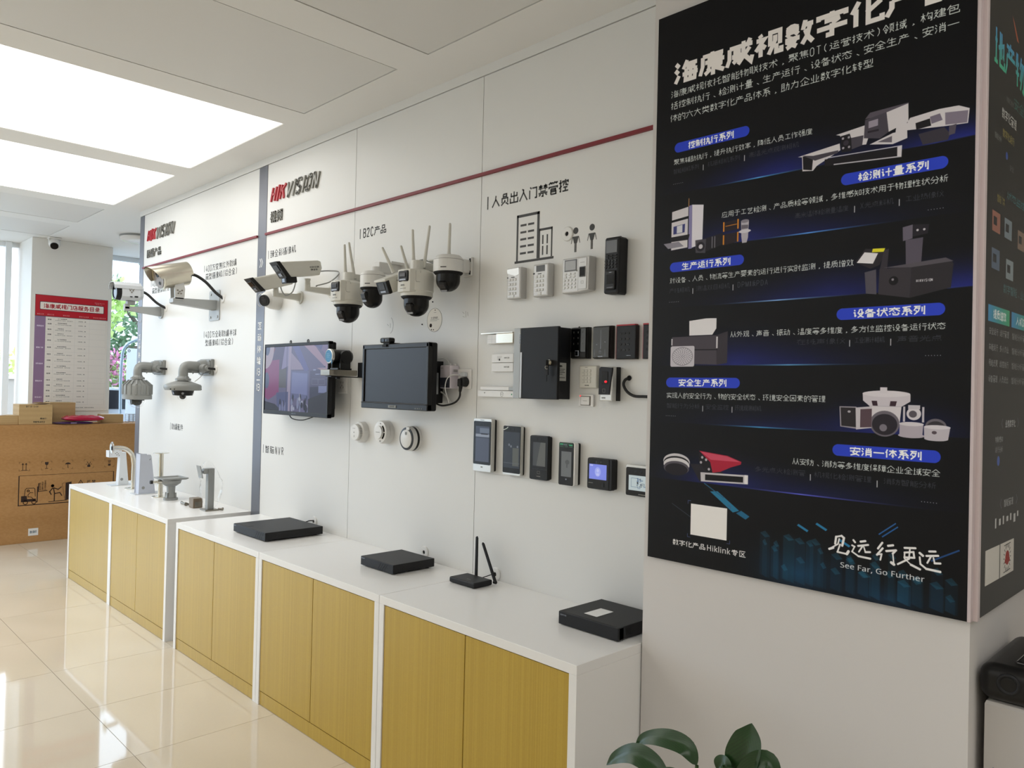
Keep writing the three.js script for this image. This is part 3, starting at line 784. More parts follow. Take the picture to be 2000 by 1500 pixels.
{
  const o = onWall('dome_camera', 'grey dome camera with wide flat disc housing, nearer of the two on elbow arms', 'security camera', -5.228, 1.608);
  domeBracket(o);
  part(o, 'housing', [lathe([[0.03, 0], [0.05, -0.004], [0.112, -0.026], [0.117, -0.034], [0.117, -0.052], [0.112, -0.064], [0.068, -0.066]], 60).translate(0, -0.1, 0.169)], M.grey);
  part(o, 'lens_ring', [lathe([[0.07, -0.064], [0.07, -0.07], [0.062, -0.098], [0.036, -0.101], [0, -0.1]], 48).translate(0, -0.1, 0.169)], M.black);
  part(o, 'dome', [new THREE.SphereGeometry(0.035, 32, 16, 0, 6.2832, Math.PI / 2, Math.PI / 2).translate(0, -0.2, 0.169)], M.dome);
  part(o, 'lens_module', [new THREE.SphereGeometry(0.021, 20, 14).translate(0, -0.204, 0.169)], M.charcoal);
  for (const a of [-2.3, -1.2, 0.2, 1.2, 2.4]) part(o, 'led', at(cy(0.008, 0.008, 0.004, 14), 0, 0, 0.0665, Math.PI / 2 + 0.28).rotateY(a).translate(0, -0.184, 0.169), M.silverGlass);
  for (const a of [0.5, 0.75, 2.6, 2.85, -1.5]) part(o, 'screw', at(cy(0.004, 0.004, 0.004, 10), 0, 0, 0.1155, Math.PI / 2).rotateY(a).translate(0, -0.157, 0.169), M.blackMatt);
  part(o, 'sticker', [bx(0.026, 0.02, 0.001).translate(0, 0, 0.1178).rotateY(-0.5).translate(0, -0.143, 0.169)], M.whiteGloss);
  part(o, 'safety_wire', [tube([[0.07, -0.105, 0.12], [0.085, -0.075, 0.09], [0.06, -0.045, 0.06], [0.04, -0.02, 0.06]], 0.0018, 30, 6)], M.darkSteel);
}
grommet(-5.02, 2.062, 'round white cable cover where the big steel camera cable enters the wall');
grommet(-6.03, 2.06, 'round white cable cover where the small far camera cable enters the wall');
grommet(-5.105, 1.59, 'round white cable cover beside the nearer grey dome camera bracket');
// ---------------------------------------------------------------- white cameras of the middle section
function whiteBullet(o, tilt, turn, hx, hy, hz, spot) {
  part(o, 'flange', [cz(0.037, 0.037, 0.01, 0, 0, 0.005), ...ringHoles(3, 0.028, 0.004, 0.011)], M.cream);
  const arm = poly([[0.008, 0.028], [0.03, 0.018], [0.16, 0.01], [0.16, -0.012], [0.03, -0.018], [0.008, -0.022]], 0.026, 0.003); arm.rotateY(-Math.PI / 2); arm.translate(0.013, 0, 0);
  part(o, 'arm', [arm, at(cy(0.017, 0.015, 0.034), 0, 0.006, 0.152)], M.cream);
  part(o, 'swivel', [at(new THREE.SphereGeometry(0.015, 20, 14), 0, 0.03, 0.152), at(cy(0.012, 0.016, 0.022), 0, 0.042, 0.152), cx(0.006, 0.006, 0.034, 0, 0.03, 0.152)], M.cream);
  const T = (g) => { g.rotateX(tilt); g.rotateY(turn); return g.translate(hx, hy, hz); };
  // side outline, nose towards +z, slanting back towards the bottom
  const side = [[0.128, 0.043], [-0.1, 0.043], [-0.115, 0.036], [-0.118, 0.0], [-0.1, -0.034], [0.055, -0.036], [0.09, -0.03]];
  const body = poly(side, 0.078, 0.009); body.rotateY(-Math.PI / 2); body.translate(0.039, 0, 0);
  part(o, 'housing', T(body), M.cream);
  const face = poly([[0.14, 0.046], [0.118, 0.046], [0.066, -0.038], [0.094, -0.038]], 0.082, 0.004); face.rotateY(-Math.PI / 2); face.translate(0.041, 0, 0);
  part(o, 'front_mask', T(face), M.black);
  const onFace = (w, h, up, t, x = 0) => T(at(bx(w, h, t, 0, 0, 0, 0.002), x, 0, 0, 0.5).translate(0, up, 0.1165 + up * 0.55));
  part(o, 'lens_window', [onFace(0.048, 0.034, 0.012, 0.004)], M.glassy);
  part(o, 'led_window', [onFace(0.03, 0.018, -0.022, 0.006)], M.silverGlass);
  part(o, 'print', [strokeGeo(textLines('HIKVISION', 0.0085, 0.007, 0.0095), 0.0016, 0.0004), strokeGeo(textLines('臻全彩', 0.012, 0.009, 0.014).map((p) => p.map(([u, v]) => [u + 0.003, v - 0.012])), 0.0016, 0.0004)].map((g) => T(g.rotateY(Math.PI / 2).translate(0.0392, 0.012, -0.045))), M.ink);
  if (spot) {
    part(o, 'spotlight', [T(b2(-0.028, 0.028, -0.066, -0.03, 0.03, 0.092, 0.005))], M.black);
    part(o, 'spotlight_glass', [T(b2(-0.014, 0.014, -0.06, -0.04, 0.09, 0.094, 0.002))], M.silverGlass);
  }
}
{
  const o = onWall('bullet_camera', 'white bullet camera with black slanted front, lower left of the pair beside the dark strip', 'security camera', -3.989, 1.996, 'pair of white bullet cameras on thin arms');
  whiteBullet(o, 0.3, -0.05, 0, 0.068, 0.175, false);
  part(o, 'cable', [tube([[0.02, 0.06, 0.14], [0.03, 0.02, 0.13], [0.03, 0.0, 0.11], [0.03, 0.02, 0.07], [0.03, 0.075, 0.05], [0.02, 0.1, 0.04]], 0.0035, 40)], M.greyPaint);
}
{
  const o = onWall('bullet_camera', 'white bullet camera with black slanted front and square spotlight below, upper right of the pair', 'security camera', -3.643, 2.002, 'pair of white bullet cameras on thin arms');
  whiteBullet(o, 0.17, -0.02, 0, 0.093, 0.205, true);
  part(o, 'cable', [tube([[0, 0.1, 0.09], [0.01, 0.108, 0.04], [0.05, 0.105, 0.0], [0.06, 0.095, 0.0], [0.02, 0.05, 0.03], [-0.01, 0.025, 0.09], [0.0, 0.02, 0.1]], 0.0035, 50)], M.greyPaint);
}
{ // turret
  const o = onWall('turret_camera', 'white turret camera with round black face on the dark strip edge', 'security camera', -4.252, 2.0, undefined);
  part(o, 'base', [at(lathe([[0, 0], [0.06, 0], [0.06, 0.012], [0.057, 0.05], [0.05, 0.062], [0, 0.062]], 48), 0, 0, 0, Math.PI / 2), cx(0.003, 0.003, 0.01, 0.058, 0.01, 0.03)], M.white);
  const d = V(0.42, -0.27, 0.87).normalize(), q = new THREE.Quaternion().setFromUnitVectors(V(0, 0, 1), d);
  const T = (g) => { g.applyQuaternion(q); return g.translate(0, -0.002, 0.06); };
  part(o, 'eyeball', [T(new THREE.SphereGeometry(0.049, 40, 24))], M.white);
  part(o, 'face', [T(cz(0.034, 0.033, 0.01, 0, 0, 0.044))], M.black);
  part(o, 'lens_window', [T(b2(-0.016, 0.016, -0.016, 0.004, 0.046, 0.0505, 0.003)), T(b2(-0.011, 0.009, 0.01, 0.022, 0.046, 0.0505, 0.002))], M.glassy);
}
// pan and tilt camera: white drum, black ball head (y: underside of the drum)
function ptzHead(o, r, y, face, d, down = 0.5) {
  const mv = (g) => g.translate(0, 0, d), h = r * 0.8, st = r < 0.06 ? 0.05 : 0.034;
  part(o, 'skirt', [mv(lathe([[r * 0.98, y + 0.003], [r * 0.97, y - 0.005], [r * 0.86, y - 0.011], [0, y - 0.011]], 48))], M.blackMatt);
  part(o, 'ball_head', [mv(lathe([[h, y - 0.008], [h, y - st], ...Array.from({ length: 15 }, (_, i) => [h * Math.cos(i / 14 * 1.5708) + 1e-4, y - st - h * 0.95 * Math.sin(i / 14 * 1.5708)])], 48))], M.ball);
  const T = (g) => mv(g.rotateX(down).rotateY(face).translate(0, y - 0.034, 0));
  part(o, 'lens_boss', [T(bx(0.044, 0.052, 0.026, 0, 0.002, h * 0.86, 0.012))], M.ball);
  part(o, 'lens_window', [T(b2(-0.016, 0.016, -0.002, 0.022, h * 0.86 + 0.009, h * 0.86 + 0.0145, 0.004))], M.glassy);
  part(o, 'led_window', [T(b2(-0.016, 0.016, -0.019, -0.009, h * 0.86 + 0.008, h * 0.86 + 0.0138, 0.003))], M.silverGlass);
}
const antenna = (o, a, b) => part(o, 'antenna', [bar(a, [a[0] + (b[0] - a[0]) * 0.12, a[1] + (b[1] - a[1]) * 0.12, a[2] + (b[2] - a[2]) * 0.12], 0.0095, 0.0085), bar(a, b, 0.0082, 0.0058), at(new THREE.SphereGeometry(0.0058, 12, 8), ...b)], M.cream);
function dualPtz(x, d, y, label) {
  const o = onWall('panoramic_camera', label, 'security camera', x, y, 'pair of white two-lens pan and tilt cameras with twin antennas');
  const k = 0.62, Z = (q) => q.scale(k, 1, k).rotateY(0.1).translate(0, 0, d), r = 0.118;
  const front = poly([[-0.052, 0.03], [-0.08, 0.075], [-0.062, 0.122], [0.0, 0.13], [0.062, 0.122], [0.088, 0.06], [0.05, 0.0]], 0.097, 0.004); front.rotateX(Math.PI / 2);
  part(o, 'drum', [Z(lathe([[0, 0.008], [r * 0.72, 0.008], [r * 0.96, -0.004], [r, -0.014], [r * 1.0, -0.085], [r * 0.96, -0.088], [r * 0.96, -0.107], [0, -0.107]], 64)), Z(front.translate(0, 0.004, 0))], M.cream);
  part(o, 'upper_lens_mask', [Z(b2(-0.05, 0.05, -0.05, -0.002, 0.11, 0.134, 0.01))], M.black);
  part(o, 'upper_lens', [Z(b2(-0.03, 0.03, -0.032, -0.012, 0.126, 0.139, 0.004))], M.glassy);
  part(o, 'upper_led', [Z(b2(-0.034, 0.034, -0.046, -0.038, 0.126, 0.138, 0.003))], M.silverGlass);
  part(o, 'logo_print', [Z(b2(-0.022, 0.012, -0.068, -0.061, 0.125, 0.131)), Z(b2(-0.026, 0.024, -0.0795, -0.0775, 0.125, 0.131))], M.inkGrey);
  part(o, 'cover_groove', [Z(strokeGeo([[[-0.017, 0], [-0.017, -0.04], [-0.012, -0.048], [0.012, -0.048], [0.017, -0.04], [0.017, 0]]], 0.0012, 0.002).rotateY(1.15).translate(0.092, -0.003, 0.075))], M.inkGrey);
  part(o, 'mount_neck', [lathe([[0.03, 0.0], [0.029, 0.045], [0.026, 0.05], [0, 0.05]], 32).translate(0, 0, d), b2(-0.018, 0.018, 0.012, 0.046, 0.01, d - 0.01, 0.004), b2(-0.04, 0.04, -0.015, 0.075, 0, 0.018, 0.004), b2(-0.034, 0.034, 0.062, 0.07, 0, 0.085, 0.003)], M.cream);
  antenna(o, [-0.012, 0.045, d + 0.012], [-0.016, 0.182, d + 0.018]);
  antenna(o, [0.02, 0.02, d - 0.02], label.includes('left') ? [-0.012, 0.195, d - 0.004] : [0.036, 0.2, d - 0.034]);
  ptzHead(o, 0.068, -0.107, 0.3, d);
  return o;
}
dualPtz(-3.205, 0.178, 1.992, 'left white two-lens pan and tilt camera with twin antennas, beside the thin bullet camera arm');
dualPtz(-2.68, 0.166, 1.996, 'right white two-lens pan and tilt camera with twin antennas, above the round paper template');
function singlePtz(x, d, y, r, h, label, ant) {
  const o = onWall('pan_tilt_camera', label, 'security camera', x, y);
  part(o, 'drum', [lathe([[0, 0], [r * 0.8, 0], [r * 0.9, -0.006], [r, -0.016], [r, -h], [0, -h]], 56).translate(0, 0, d)], M.white);
  part(o, 'rim_groove', [lathe([[r * 0.995, -0.018], [r * 1.003, -0.018], [r * 1.003, -0.0195], [r * 0.995, -0.0195]], 56).translate(0, 0, d)], M.inkGrey);
  part(o, 'logo_print', [b2(-0.013, 0.013, -h + 0.012, -h + 0.016, r, r + 0.0006).rotateY(0.55).translate(0, 0, d)], M.ink);
  if (ant) {
    part(o, 'wall_bracket', [b2(-0.03, 0.03, -0.074, 0.008, 0, 0.012, 0.003), b2(-0.022, 0.022, -0.062, -0.004, 0.01, d - r * 0.8, 0.006)], M.white);
    part(o, 'slot', [-0.06, -0.006].map((q) => b2(0.016, 0.026, q - 0.008, q + 0.008, 0.012, 0.013)), M.blackMatt);
    antenna(o, [0, 0, d], [0.004, 0.135, d]);
  } else {
    part(o, 'wall_bracket', [b2(-0.045, 0.045, -0.02, 0.06, 0, 0.02, 0.004), b2(-0.04, 0.04, 0.045, 0.058, 0.01, 0.09, 0.003), b2(-0.022, 0.022, 0.0, 0.05, 0.01, d - 0.02, 0.005), at(cy(0.03, 0.026, 0.05), 0, 0.0, d - 0.02)], M.white);
    part(o, 'slot', [b2(0.0455, 0.046, 0.01, 0.03, 0.004, 0.012)], M.blackMatt);
  }
  ptzHead(o, r, -h, ant ? 0.35 : 0.05, d, ant ? 0.75 : 0.35);
}
singlePtz(-3.02, 0.165, 2.03, 0.058, 0.075, 'white drum camera with black ball head, between the two twin-antenna cameras', false);
singlePtz(-2.53, 0.115, 2.058, 0.064, 0.07, 'white drum camera with one upright antenna, rightmost of the camera row', true);
{ // small bullet with two antennas
  const o = onWall('bullet_camera', 'white square bullet camera with two splayed antennas, in front of the middle drum camera', 'security camera', -2.8, 1.96);
  part(o, 'wall_bracket', [cz(0.03, 0.03, 0.012, 0, 0.03, 0.006), bar([0, 0.03, 0.01], [0, 0.02, 0.08], 0.014), at(new THREE.SphereGeometry(0.018, 20, 12), 0, 0.02, 0.085)], M.white);
  const T = (g) => g.scale(1.05, 1.12, 1).rotateX(0.4).translate(0, 0.008, 0.17);
  part(o, 'housing', [T(b2(-0.04, 0.04, -0.03, 0.03, -0.1, 0.088, 0.008)), T(b2(-0.041, 0.041, 0.022, 0.032, -0.07, 0.105, 0.004))], M.cream);
  part(o, 'front_mask', [T(b2(-0.0395, 0.0395, -0.03, 0.028, 0.08, 0.101, 0.007))], M.black);
  part(o, 'lens_window', [T(b2(-0.02, 0.02, -0.01, 0.018, 0.1, 0.103, 0.003))], M.glassy);
  part(o, 'led_window', [T(b2(-0.018, 0.018, -0.022, -0.014, 0.1, 0.103, 0.002))], M.silverGlass);
  part(o, 'print', [strokeGeo(textLines('HIKVISION', 0.0075, 0.006, 0.0085), 0.0014, 0.0004), strokeGeo(textLines('全彩', 0.012, 0.008, 0.014).map((p) => p.map(([u, v]) => [u + 0.008, v - 0.01])), 0.0016, 0.0004)].map((g) => T(g.rotateY(Math.PI / 2).translate(0.0402, 0.014, 0.045))), M.ink);
  antenna(o, [-0.02, 0.045, 0.19], [-0.045, 0.15, 0.235]); antenna(o, [0.02, 0.055, 0.14], [0.01, 0.16, 0.175]);
  part(o, 'cable', [tube([[0.0, 0.06, 0.05], [0.0, 0.1, 0.08], [0.02, 0.115, 0.06], [0.06, 0.095, 0.01], [0.07, 0.09, 0.0]], 0.004, 40)], M.greyPaint);
}
// ---------------------------------------------------------------- screens of the middle section
const screenTex = canvasTex(700, 400, (g, w, h) => {
  const P = (c, pts) => { g.fillStyle = c; g.beginPath(); pts.forEach(([x, y], i) => (i ? g.lineTo(x * w, y * h) : g.moveTo(x * w, y * h))); g.fill(); };
  g.fillStyle = '#6c6688'; g.fillRect(0, 0, w, h);
  P('#574a6e', [[0, 0], [0.4, 0], [0.36, 0.4], [0, 0.45]]); P('#7c3a52', [[0, 0.02], [0.17, 0.02], [0.1, 0.2], [0, 0.24]]);
  P('#8e4377', [[0, 0.22], [0.24, 0.2], [0.24, 0.72], [0.06, 0.84], [0, 0.8]]);
  g.fillStyle = '#b6a6b4'; g.beginPath(); g.ellipse(0.0, 0.5, 0.145 * w, 0.34 * h, 0, 0, 7); g.fill();
  g.fillStyle = '#5c6484'; g.beginPath(); g.ellipse(0.025 * w, 0.5, 0.05 * w, 0.13 * h, 0, 0, 7); g.fill(); g.beginPath(); g.ellipse(0.025 * w, 0.53 * h, 0.045 * w, 0.13 * h, 0, 0, 7); g.fill();
  P('#8f86ad', [[0.33, 0], [0.42, 0], [0.4, 0.3], [0.28, 0.36]]); P('#a79ab2', [[0.4, 0], [0.44, 0], [0.43, 1], [0.37, 1]]);
  P('#9c8fa8', [[0.44, 0.1], [0.62, 0.3], [0.66, 0.36], [0.44, 0.36]]); P('#6b6aa0', [[0.45, 0], [0.56, 0], [0.72, 0.36], [0.66, 0.4]]);
  P('#a98fa4', [[0.64, 0], [0.8, 0], [1, 0.28], [1, 0.36]]); P('#7f6e93', [[0.78, 0], [1, 0], [1, 0.2], [0.93, 0.1]]); P('#5d5c8c', [[0.8, 0], [0.92, 0], [0.9, 0.08]]);
  P('#5f5a60', [[0.24, 0.36], [0.36, 0.34], [0.36, 0.64], [0.24, 0.64]]); P('#6d7098', [[0.44, 0.38], [0.72, 0.38], [0.72, 0.8], [0.44, 0.8]]); P('#8186b4', [[0.46, 0.4], [0.7, 0.42], [0.7, 0.74], [0.45, 0.72]]);
  P('#5a5674', [[0.74, 0.38], [1, 0.34], [1, 0.62], [0.74, 0.66]]); P('#a58d9c', [[0.84, 0.34], [0.99, 0.33], [0.99, 0.42]]);
  for (let i = 0; i < 9; i++) { g.fillStyle = ['#3c4060', '#9aa0c4', '#55597c'][i % 3]; g.fillRect((0.76 + rnd() * 0.2) * w, (0.3 + rnd() * 0.3) * h, 10 + rnd() * 50, 2 + rnd() * 6); }
  P('#44445a', [[0.74, 0.62], [1, 0.6], [1, 0.82], [0.74, 0.84]]); P('#8288b0', [[0.87, 0.6], [0.99, 0.6], [0.99, 0.7], [0.87, 0.7]]); P('#3a3740', [[0.72, 0.8], [1, 0.68], [1, 1], [0.72, 1]]);
  g.strokeStyle = '#80849c'; g.lineWidth = 2; g.strokeRect(0.77 * w, 0.5 * h, 0.09 * w, 0.08 * h); g.strokeRect(0.87 * w, 0.5 * h, 0.09 * w, 0.08 * h);
  P('#565a86', [[0.2, 0.72], [0.4, 0.7], [0.4, 1], [0.22, 1]]); P('#33303e', [[0, 0.86], [0.18, 0.9], [0.3, 1], [0, 1]]);
  for (let i = 0; i < 26; i++) { g.fillStyle = ['#2c2a3c', '#8a90b0', '#454a68', '#b0b2c8'][i % 4]; g.beginPath(); g.ellipse((0.46 + rnd() * 0.24) * w, (0.78 + rnd() * 0.2) * h, 4 + rnd() * 10, 10 + rnd() * 26, 0, 0, 7); g.fill(); }
  for (let i = 0; i < 8; i++) { g.fillStyle = ['#2a2438', '#7d7fa6'][i % 2]; g.beginPath(); g.ellipse((0.22 + rnd() * 0.14) * w, (0.82 + rnd() * 0.16) * h, 5 + rnd() * 7, 14 + rnd() * 24, 0, 0, 7); g.fill(); }
  g.fillStyle = '#26243a'; g.fillRect(0.365 * w, 0, 3, h);
});
{
  const o = onWall('television', 'wide black wall screen showing a purple street picture, left of the two screens', 'television', -3.8185, 1.5265);
  part(o, 'back_shell', [b2(-0.34, 0.345, -0.195, 0.195, 0.07, 0.105, 0.008), b2(-0.25, 0.3, -0.16, 0.14, 0.04, 0.075, 0.01), b2(-0.1, 0.1, -0.1, 0.1, 0.0, 0.05)], M.blackMatt);
  part(o, 'bezel', [b2(-0.3515, 0.3515, 0.181, 0.1985, 0.095, 0.12, 0.003), b2(-0.3515, 0.3515, -0.1985, -0.176, 0.095, 0.12, 0.003), b2(-0.3515, -0.34, -0.1985, 0.1985, 0.095, 0.12, 0.003), b2(0.34, 0.3515, -0.1985, 0.1985, 0.095, 0.12, 0.003)], M.charcoal);
  part(o, 'screen', quad(0.68, 0.358, 0, 0.0025, 0.117), mat(0x050506, 0.12, 0, { emissive: 0xffffff, emissiveMap: screenTex, emissiveIntensity: 0.62, specularIntensity: 0.4 }));
  part(o, 'logo_print', strokeGeo(textLines('HIKVISION', 0.0072, 0.007, 0.0078), 0.0014, 0.0006).translate(-0.018, -0.183, 0.12), M.silverGlass);
  for (const x of [-0.083, 0.106]) part(o, 'hanging_ring', at(new THREE.TorusGeometry(0.008, 0.0028, 10, 20), x, 0.206, 0.1), M.black);
  part(o, 'cable', tube([[-0.11, -0.195, 0.085], [-0.06, -0.215, 0.095], [0.06, -0.22, 0.095], [0.15, -0.2, 0.085]], 0.0028, 30, 8), M.rubber);
}
{
  const o = onWall('conference_camera', 'black swivelling camera with blue lens sticker on a silver base between the two screens', 'conference camera', -3.347, 1.545);
  part(o, 'wall_bracket', [b2(-0.03, 0.022, -0.004, 0.072, 0, 0.003), b2(-0.03, 0.022, -0.006, -0.002, 0, 0.19)], M.black);
  part(o, 'base', [(() => { const g = poly([[-0.043, 0.21], [0.04, 0.21], [0.046, 0.19], [0.046, 0.06], [0.038, 0.05], [-0.04, 0.05], [-0.048, 0.06], [-0.048, 0.19]], 0.029, 0.003); g.rotateX(Math.PI / 2); return g.translate(0, 0.03, 0); })()], M.darkSteel);
  part(o, 'base_print', [b2(-0.02, 0.014, 0.011, 0.0125, 0.2105, 0.211)], M.inkGrey);
  part(o, 'yoke', [b2(-0.046, -0.034, 0.03, 0.105, 0.09, 0.15, 0.005), b2(0.03, 0.042, 0.03, 0.1, 0.09, 0.15, 0.005), cx(0.03, 0.03, 0.092, -0.002, 0.095, 0.12), b2(-0.04, 0.036, 0.028, 0.04, 0.08, 0.16, 0.004)], M.black);
  part(o, 'head', [cz(0.035, 0.034, 0.1, -0.002, 0.097, 0.13), at(lathe([[0, 0], [0.028, 0.002], [0.035, 0.014]], 36), -0.002, 0.097, 0.066, Math.PI / 2)], M.black);
  part(o, 'lens_rim', [at(lathe([[0.03, 0], [0.036, 0], [0.036, 0.012], [0.031, 0.014]], 40), -0.002, 0.097, 0.178, Math.PI / 2)], M.silver);
  part(o, 'lens_sticker', [cz(0.031, 0.031, 0.003, -0.002, 0.097, 0.19, 36), b2(0.024, 0.03, 0.06, 0.082, 0.19, 0.1915)], mat(0x2f7fae, 0.5), 'blue protective lens sticker');
  part(o, 'sticker_print', strokeGeo([[[-0.02, 0.1], [0.01, 0.1]], [[-0.02, 0.108], [0.004, 0.108]], [[-0.02, 0.092], [0.006, 0.092]]], 0.002, 0.0004).translate(0, 0, 0.1916), mat(0x8cbcd8, 0.6));
  part(o, 'plug', [b2(-0.02, -0.006, -0.016, -0.006, 0.12, 0.14, 0.002)], M.rubber);
}
const blackScreen = mat(0x161418, 0.3, 0, { specularIntensity: 0.6 });
{
  const o = onWall('monitor', 'switched-off black monitor with a small webcam on top, right of the two screens', 'monitor', -2.857, 1.543);
  o.rotation.y = 0.0;
  part(o, 'bezel', [b2(-0.253, 0.253, 0.127, 0.149, 0.128, 0.152, 0.004), b2(-0.253, 0.253, -0.149, -0.118, 0.128, 0.154, 0.004), b2(-0.253, -0.236, -0.149, 0.149, 0.128, 0.152, 0.003), b2(0.236, 0.253, -0.149, 0.149, 0.128, 0.152, 0.003)], M.blackGlossy ?? M.black);
  part(o, 'bottom_ridge', [b2(-0.25, 0.25, -0.124, -0.12, 0.15, 0.157, 0.002)], M.charcoal);
  part(o, 'back_shell', [b2(-0.253, 0.253, -0.149, 0.149, 0.1, 0.13, 0.008), b2(-0.16, 0.16, -0.11, 0.11, 0.07, 0.104, 0.012)], M.blackMatt);
  part(o, 'screen', b2(-0.237, 0.237, -0.119, 0.128, 0.14, 0.1465), blackScreen);
  part(o, 'logo_print', [b2(-0.03, 0.03, -0.142, -0.13, 0.154, 0.156, 0.001), strokeGeo(textLines('HIKVISION', 0.0062, 0.006, 0.0066), 0.001, 0.0004).translate(-0.0185, -0.132, 0.1562)], M.inkGrey);
  for (let i = 0; i < 4; i++) part(o, 'button', b2(0.17 + i * 0.014, 0.176 + i * 0.014, -0.142, -0.137, 0.1535, 0.1555), M.inkGrey);
  part(o, 'wall_mount', [b2(-0.1, 0.1, -0.1, 0.1, 0, 0.01), b2(0.155, 0.185, -0.115, 0.072, 0.012, 0.1, 0.003), b2(-0.06, 0.06, -0.06, 0.06, 0.01, 0.075), b2(0.1, 0.17, 0.045, 0.072, 0.03, 0.07), b2(0.1, 0.17, -0.115, -0.09, 0.03, 0.07)], M.blackMatt);
  part(o, 'mount_slot', [b2(0.1852, 0.186, -0.075, 0.02, 0.04, 0.07)], M.greyPaint);
}
{
  const o = thing('webcam', 'small black webcam clipped to the top edge of the switched-off monitor', 'webcam', [-2.92, 1.6925, ZW + 0.14]);
  part(o, 'body', [b2(-0.038, 0.04, 0.004, 0.028, -0.012, 0.022, 0.008)], M.black);
  part(o, 'lens', [cz(0.008, 0.008, 0.003, -0.008, 0.016, 0.0225)], M.lens);
  part(o, 'indicator', [cz(0.005, 0.005, 0.002, 0.016, 0.016, 0.0225)], M.glassy);
  part(o, 'clip', [b2(-0.02, 0.03, -0.004, 0.006, -0.05, 0.014, 0.003), b2(-0.022, 0.012, -0.014, -0.002, 0.0125, 0.019, 0.002), b2(-0.01, 0.04, -0.03, 0.0, -0.06, -0.045, 0.004)], M.blackMatt);
}
// sockets, power bank and leads
function socket(x, y, label) {
  const o = onWall('wall_socket', label, 'socket', x, y);
  part(o, 'plate', [b2(-0.043, 0.043, -0.043, 0.043, 0, 0.008, 0.003), b2(-0.032, 0.032, -0.032, 0.032, 0.006, 0.0095, 0.001)], M.whiteGloss);
  for (const [a, b] of [[-0.01, 0.014], [0.01, 0.014], [-0.012, -0.012], [0.012, -0.012], [0, -0.002]]) part(o, 'pin_hole', b2(a - 0.0016, a + 0.0016, b - 0.005, b + 0.005, 0.0094, 0.0099), M.blackMatt);
  return o;
}
socket(-3.513, 1.5, 'white wall socket half hidden under the black camera bracket');
socket(-2.533, 1.537, 'white wall socket right of the monitor holding a black plug and a grey plug');
{
  const o = onWall('power_adapter', 'white box-shaped power unit with dark lower panel, beside the monitor', 'power unit', -2.612, 1.545);
  part(o, 'body', b2(-0.038, 0.037, -0.0505, 0.0515, 0, 0.052, 0.007), mat(0xcfc8cf, 0.4));
  part(o, 'dark_panel', b2(-0.034, 0.033, -0.047, -0.003, 0.05, 0.0528, 0.001), mat(0x33353f, 0.4));
  part(o, 'print', [strokeGeo(textLines('I0B', 0.004, 0.008, 0.008), 0.0008, 0.0003).translate(0.012, -0.02, 0.0529), b2(-0.028, -0.006, -0.042, -0.039, 0.0528, 0.0531), b2(0.004, 0.028, -0.012, -0.01, 0.0528, 0.0531)], M.silverGlass);
  part(o, 'logo_print', b2(-0.03, -0.014, 0.038, 0.0395, 0.052, 0.0524), M.ink);
  part(o, 'side_vent', [0, 1, 2].map((i) => b2(0.0368, 0.0374, 0.022 + i * 0.004, 0.0245 + i * 0.004, 0.012, 0.035)), M.inkGrey);
  part(o, 'plug_top', [b2(-0.006, 0.004, 0.0515, 0.06, 0.02, 0.03, 0.002), b2(0.02, 0.03, 0.0515, 0.058, 0.014, 0.024, 0.002)], M.white);
}
{
  const p = thing('power_plug', 'black round power plug in the socket right of the monitor', 'plug', [-2.52, 1.522, ZW + 0.0095]);
  part(p, 'body', [cz(0.021, 0.019, 0.026, 0, 0.002, 0.013, 24), b2(-0.018, 0.004, -0.018, 0.016, 0.016, 0.036, 0.005), bar([-0.006, -0.015, 0.024], [-0.012, -0.04, 0.022], 0.009, 0.006)], M.rubber);
  part(p, 'cable', tube([[-0.012, -0.038, 0.022], [-0.018, -0.06, 0.018], [-0.05, -0.085, 0.012], [-0.1, -0.1, 0.014], [-0.15, -0.103, 0.02], [-0.2, -0.08, 0.03], [-0.215, -0.07, 0.036]], 0.0042, 60), M.rubber);
  const q = thing('power_plug', 'light grey plug with a white lead in the socket above the black plug', 'plug', [-2.522, 1.556, ZW + 0.0095]);
  part(q, 'body', [b2(-0.016, 0.012, -0.0095, 0.0095, 0, 0.02, 0.004), bar([-0.012, 0, 0.014], [-0.03, -0.001, 0.016], 0.006, 0.004)], M.lightGrey);
  part(q, 'cable', tube([[-0.028, -0.001, 0.016], [-0.05, -0.004, 0.04], [-0.066, -0.02, 0.05], [-0.078, -0.06, 0.05], [-0.083, -0.105, 0.03], [-0.09, -0.125, 0.018]], 0.0024, 50, 8), M.white);
  cable([[-2.742, 1.472, ZW + 0.03], [-2.72, 1.484, ZW + 0.03], [-2.69, 1.485, ZW + 0.025], [-2.65, 1.466, ZW + 0.02], [-2.612, 1.434, ZW + 0.014], [-2.606, 1.432, ZW + 0.012]], 0.0034, M.white, 'white lead hanging in an arc from the back of the switched-off monitor');
  cable([[-2.745, 1.613, ZW + 0.03], [-2.7, 1.624, ZW + 0.03], [-2.655, 1.628, ZW + 0.028], [-2.628, 1.618, ZW + 0.026], [-2.616, 1.604, ZW + 0.026]], 0.002, M.white, 'thin white lead arching from the monitor to the top of the white power unit');
}
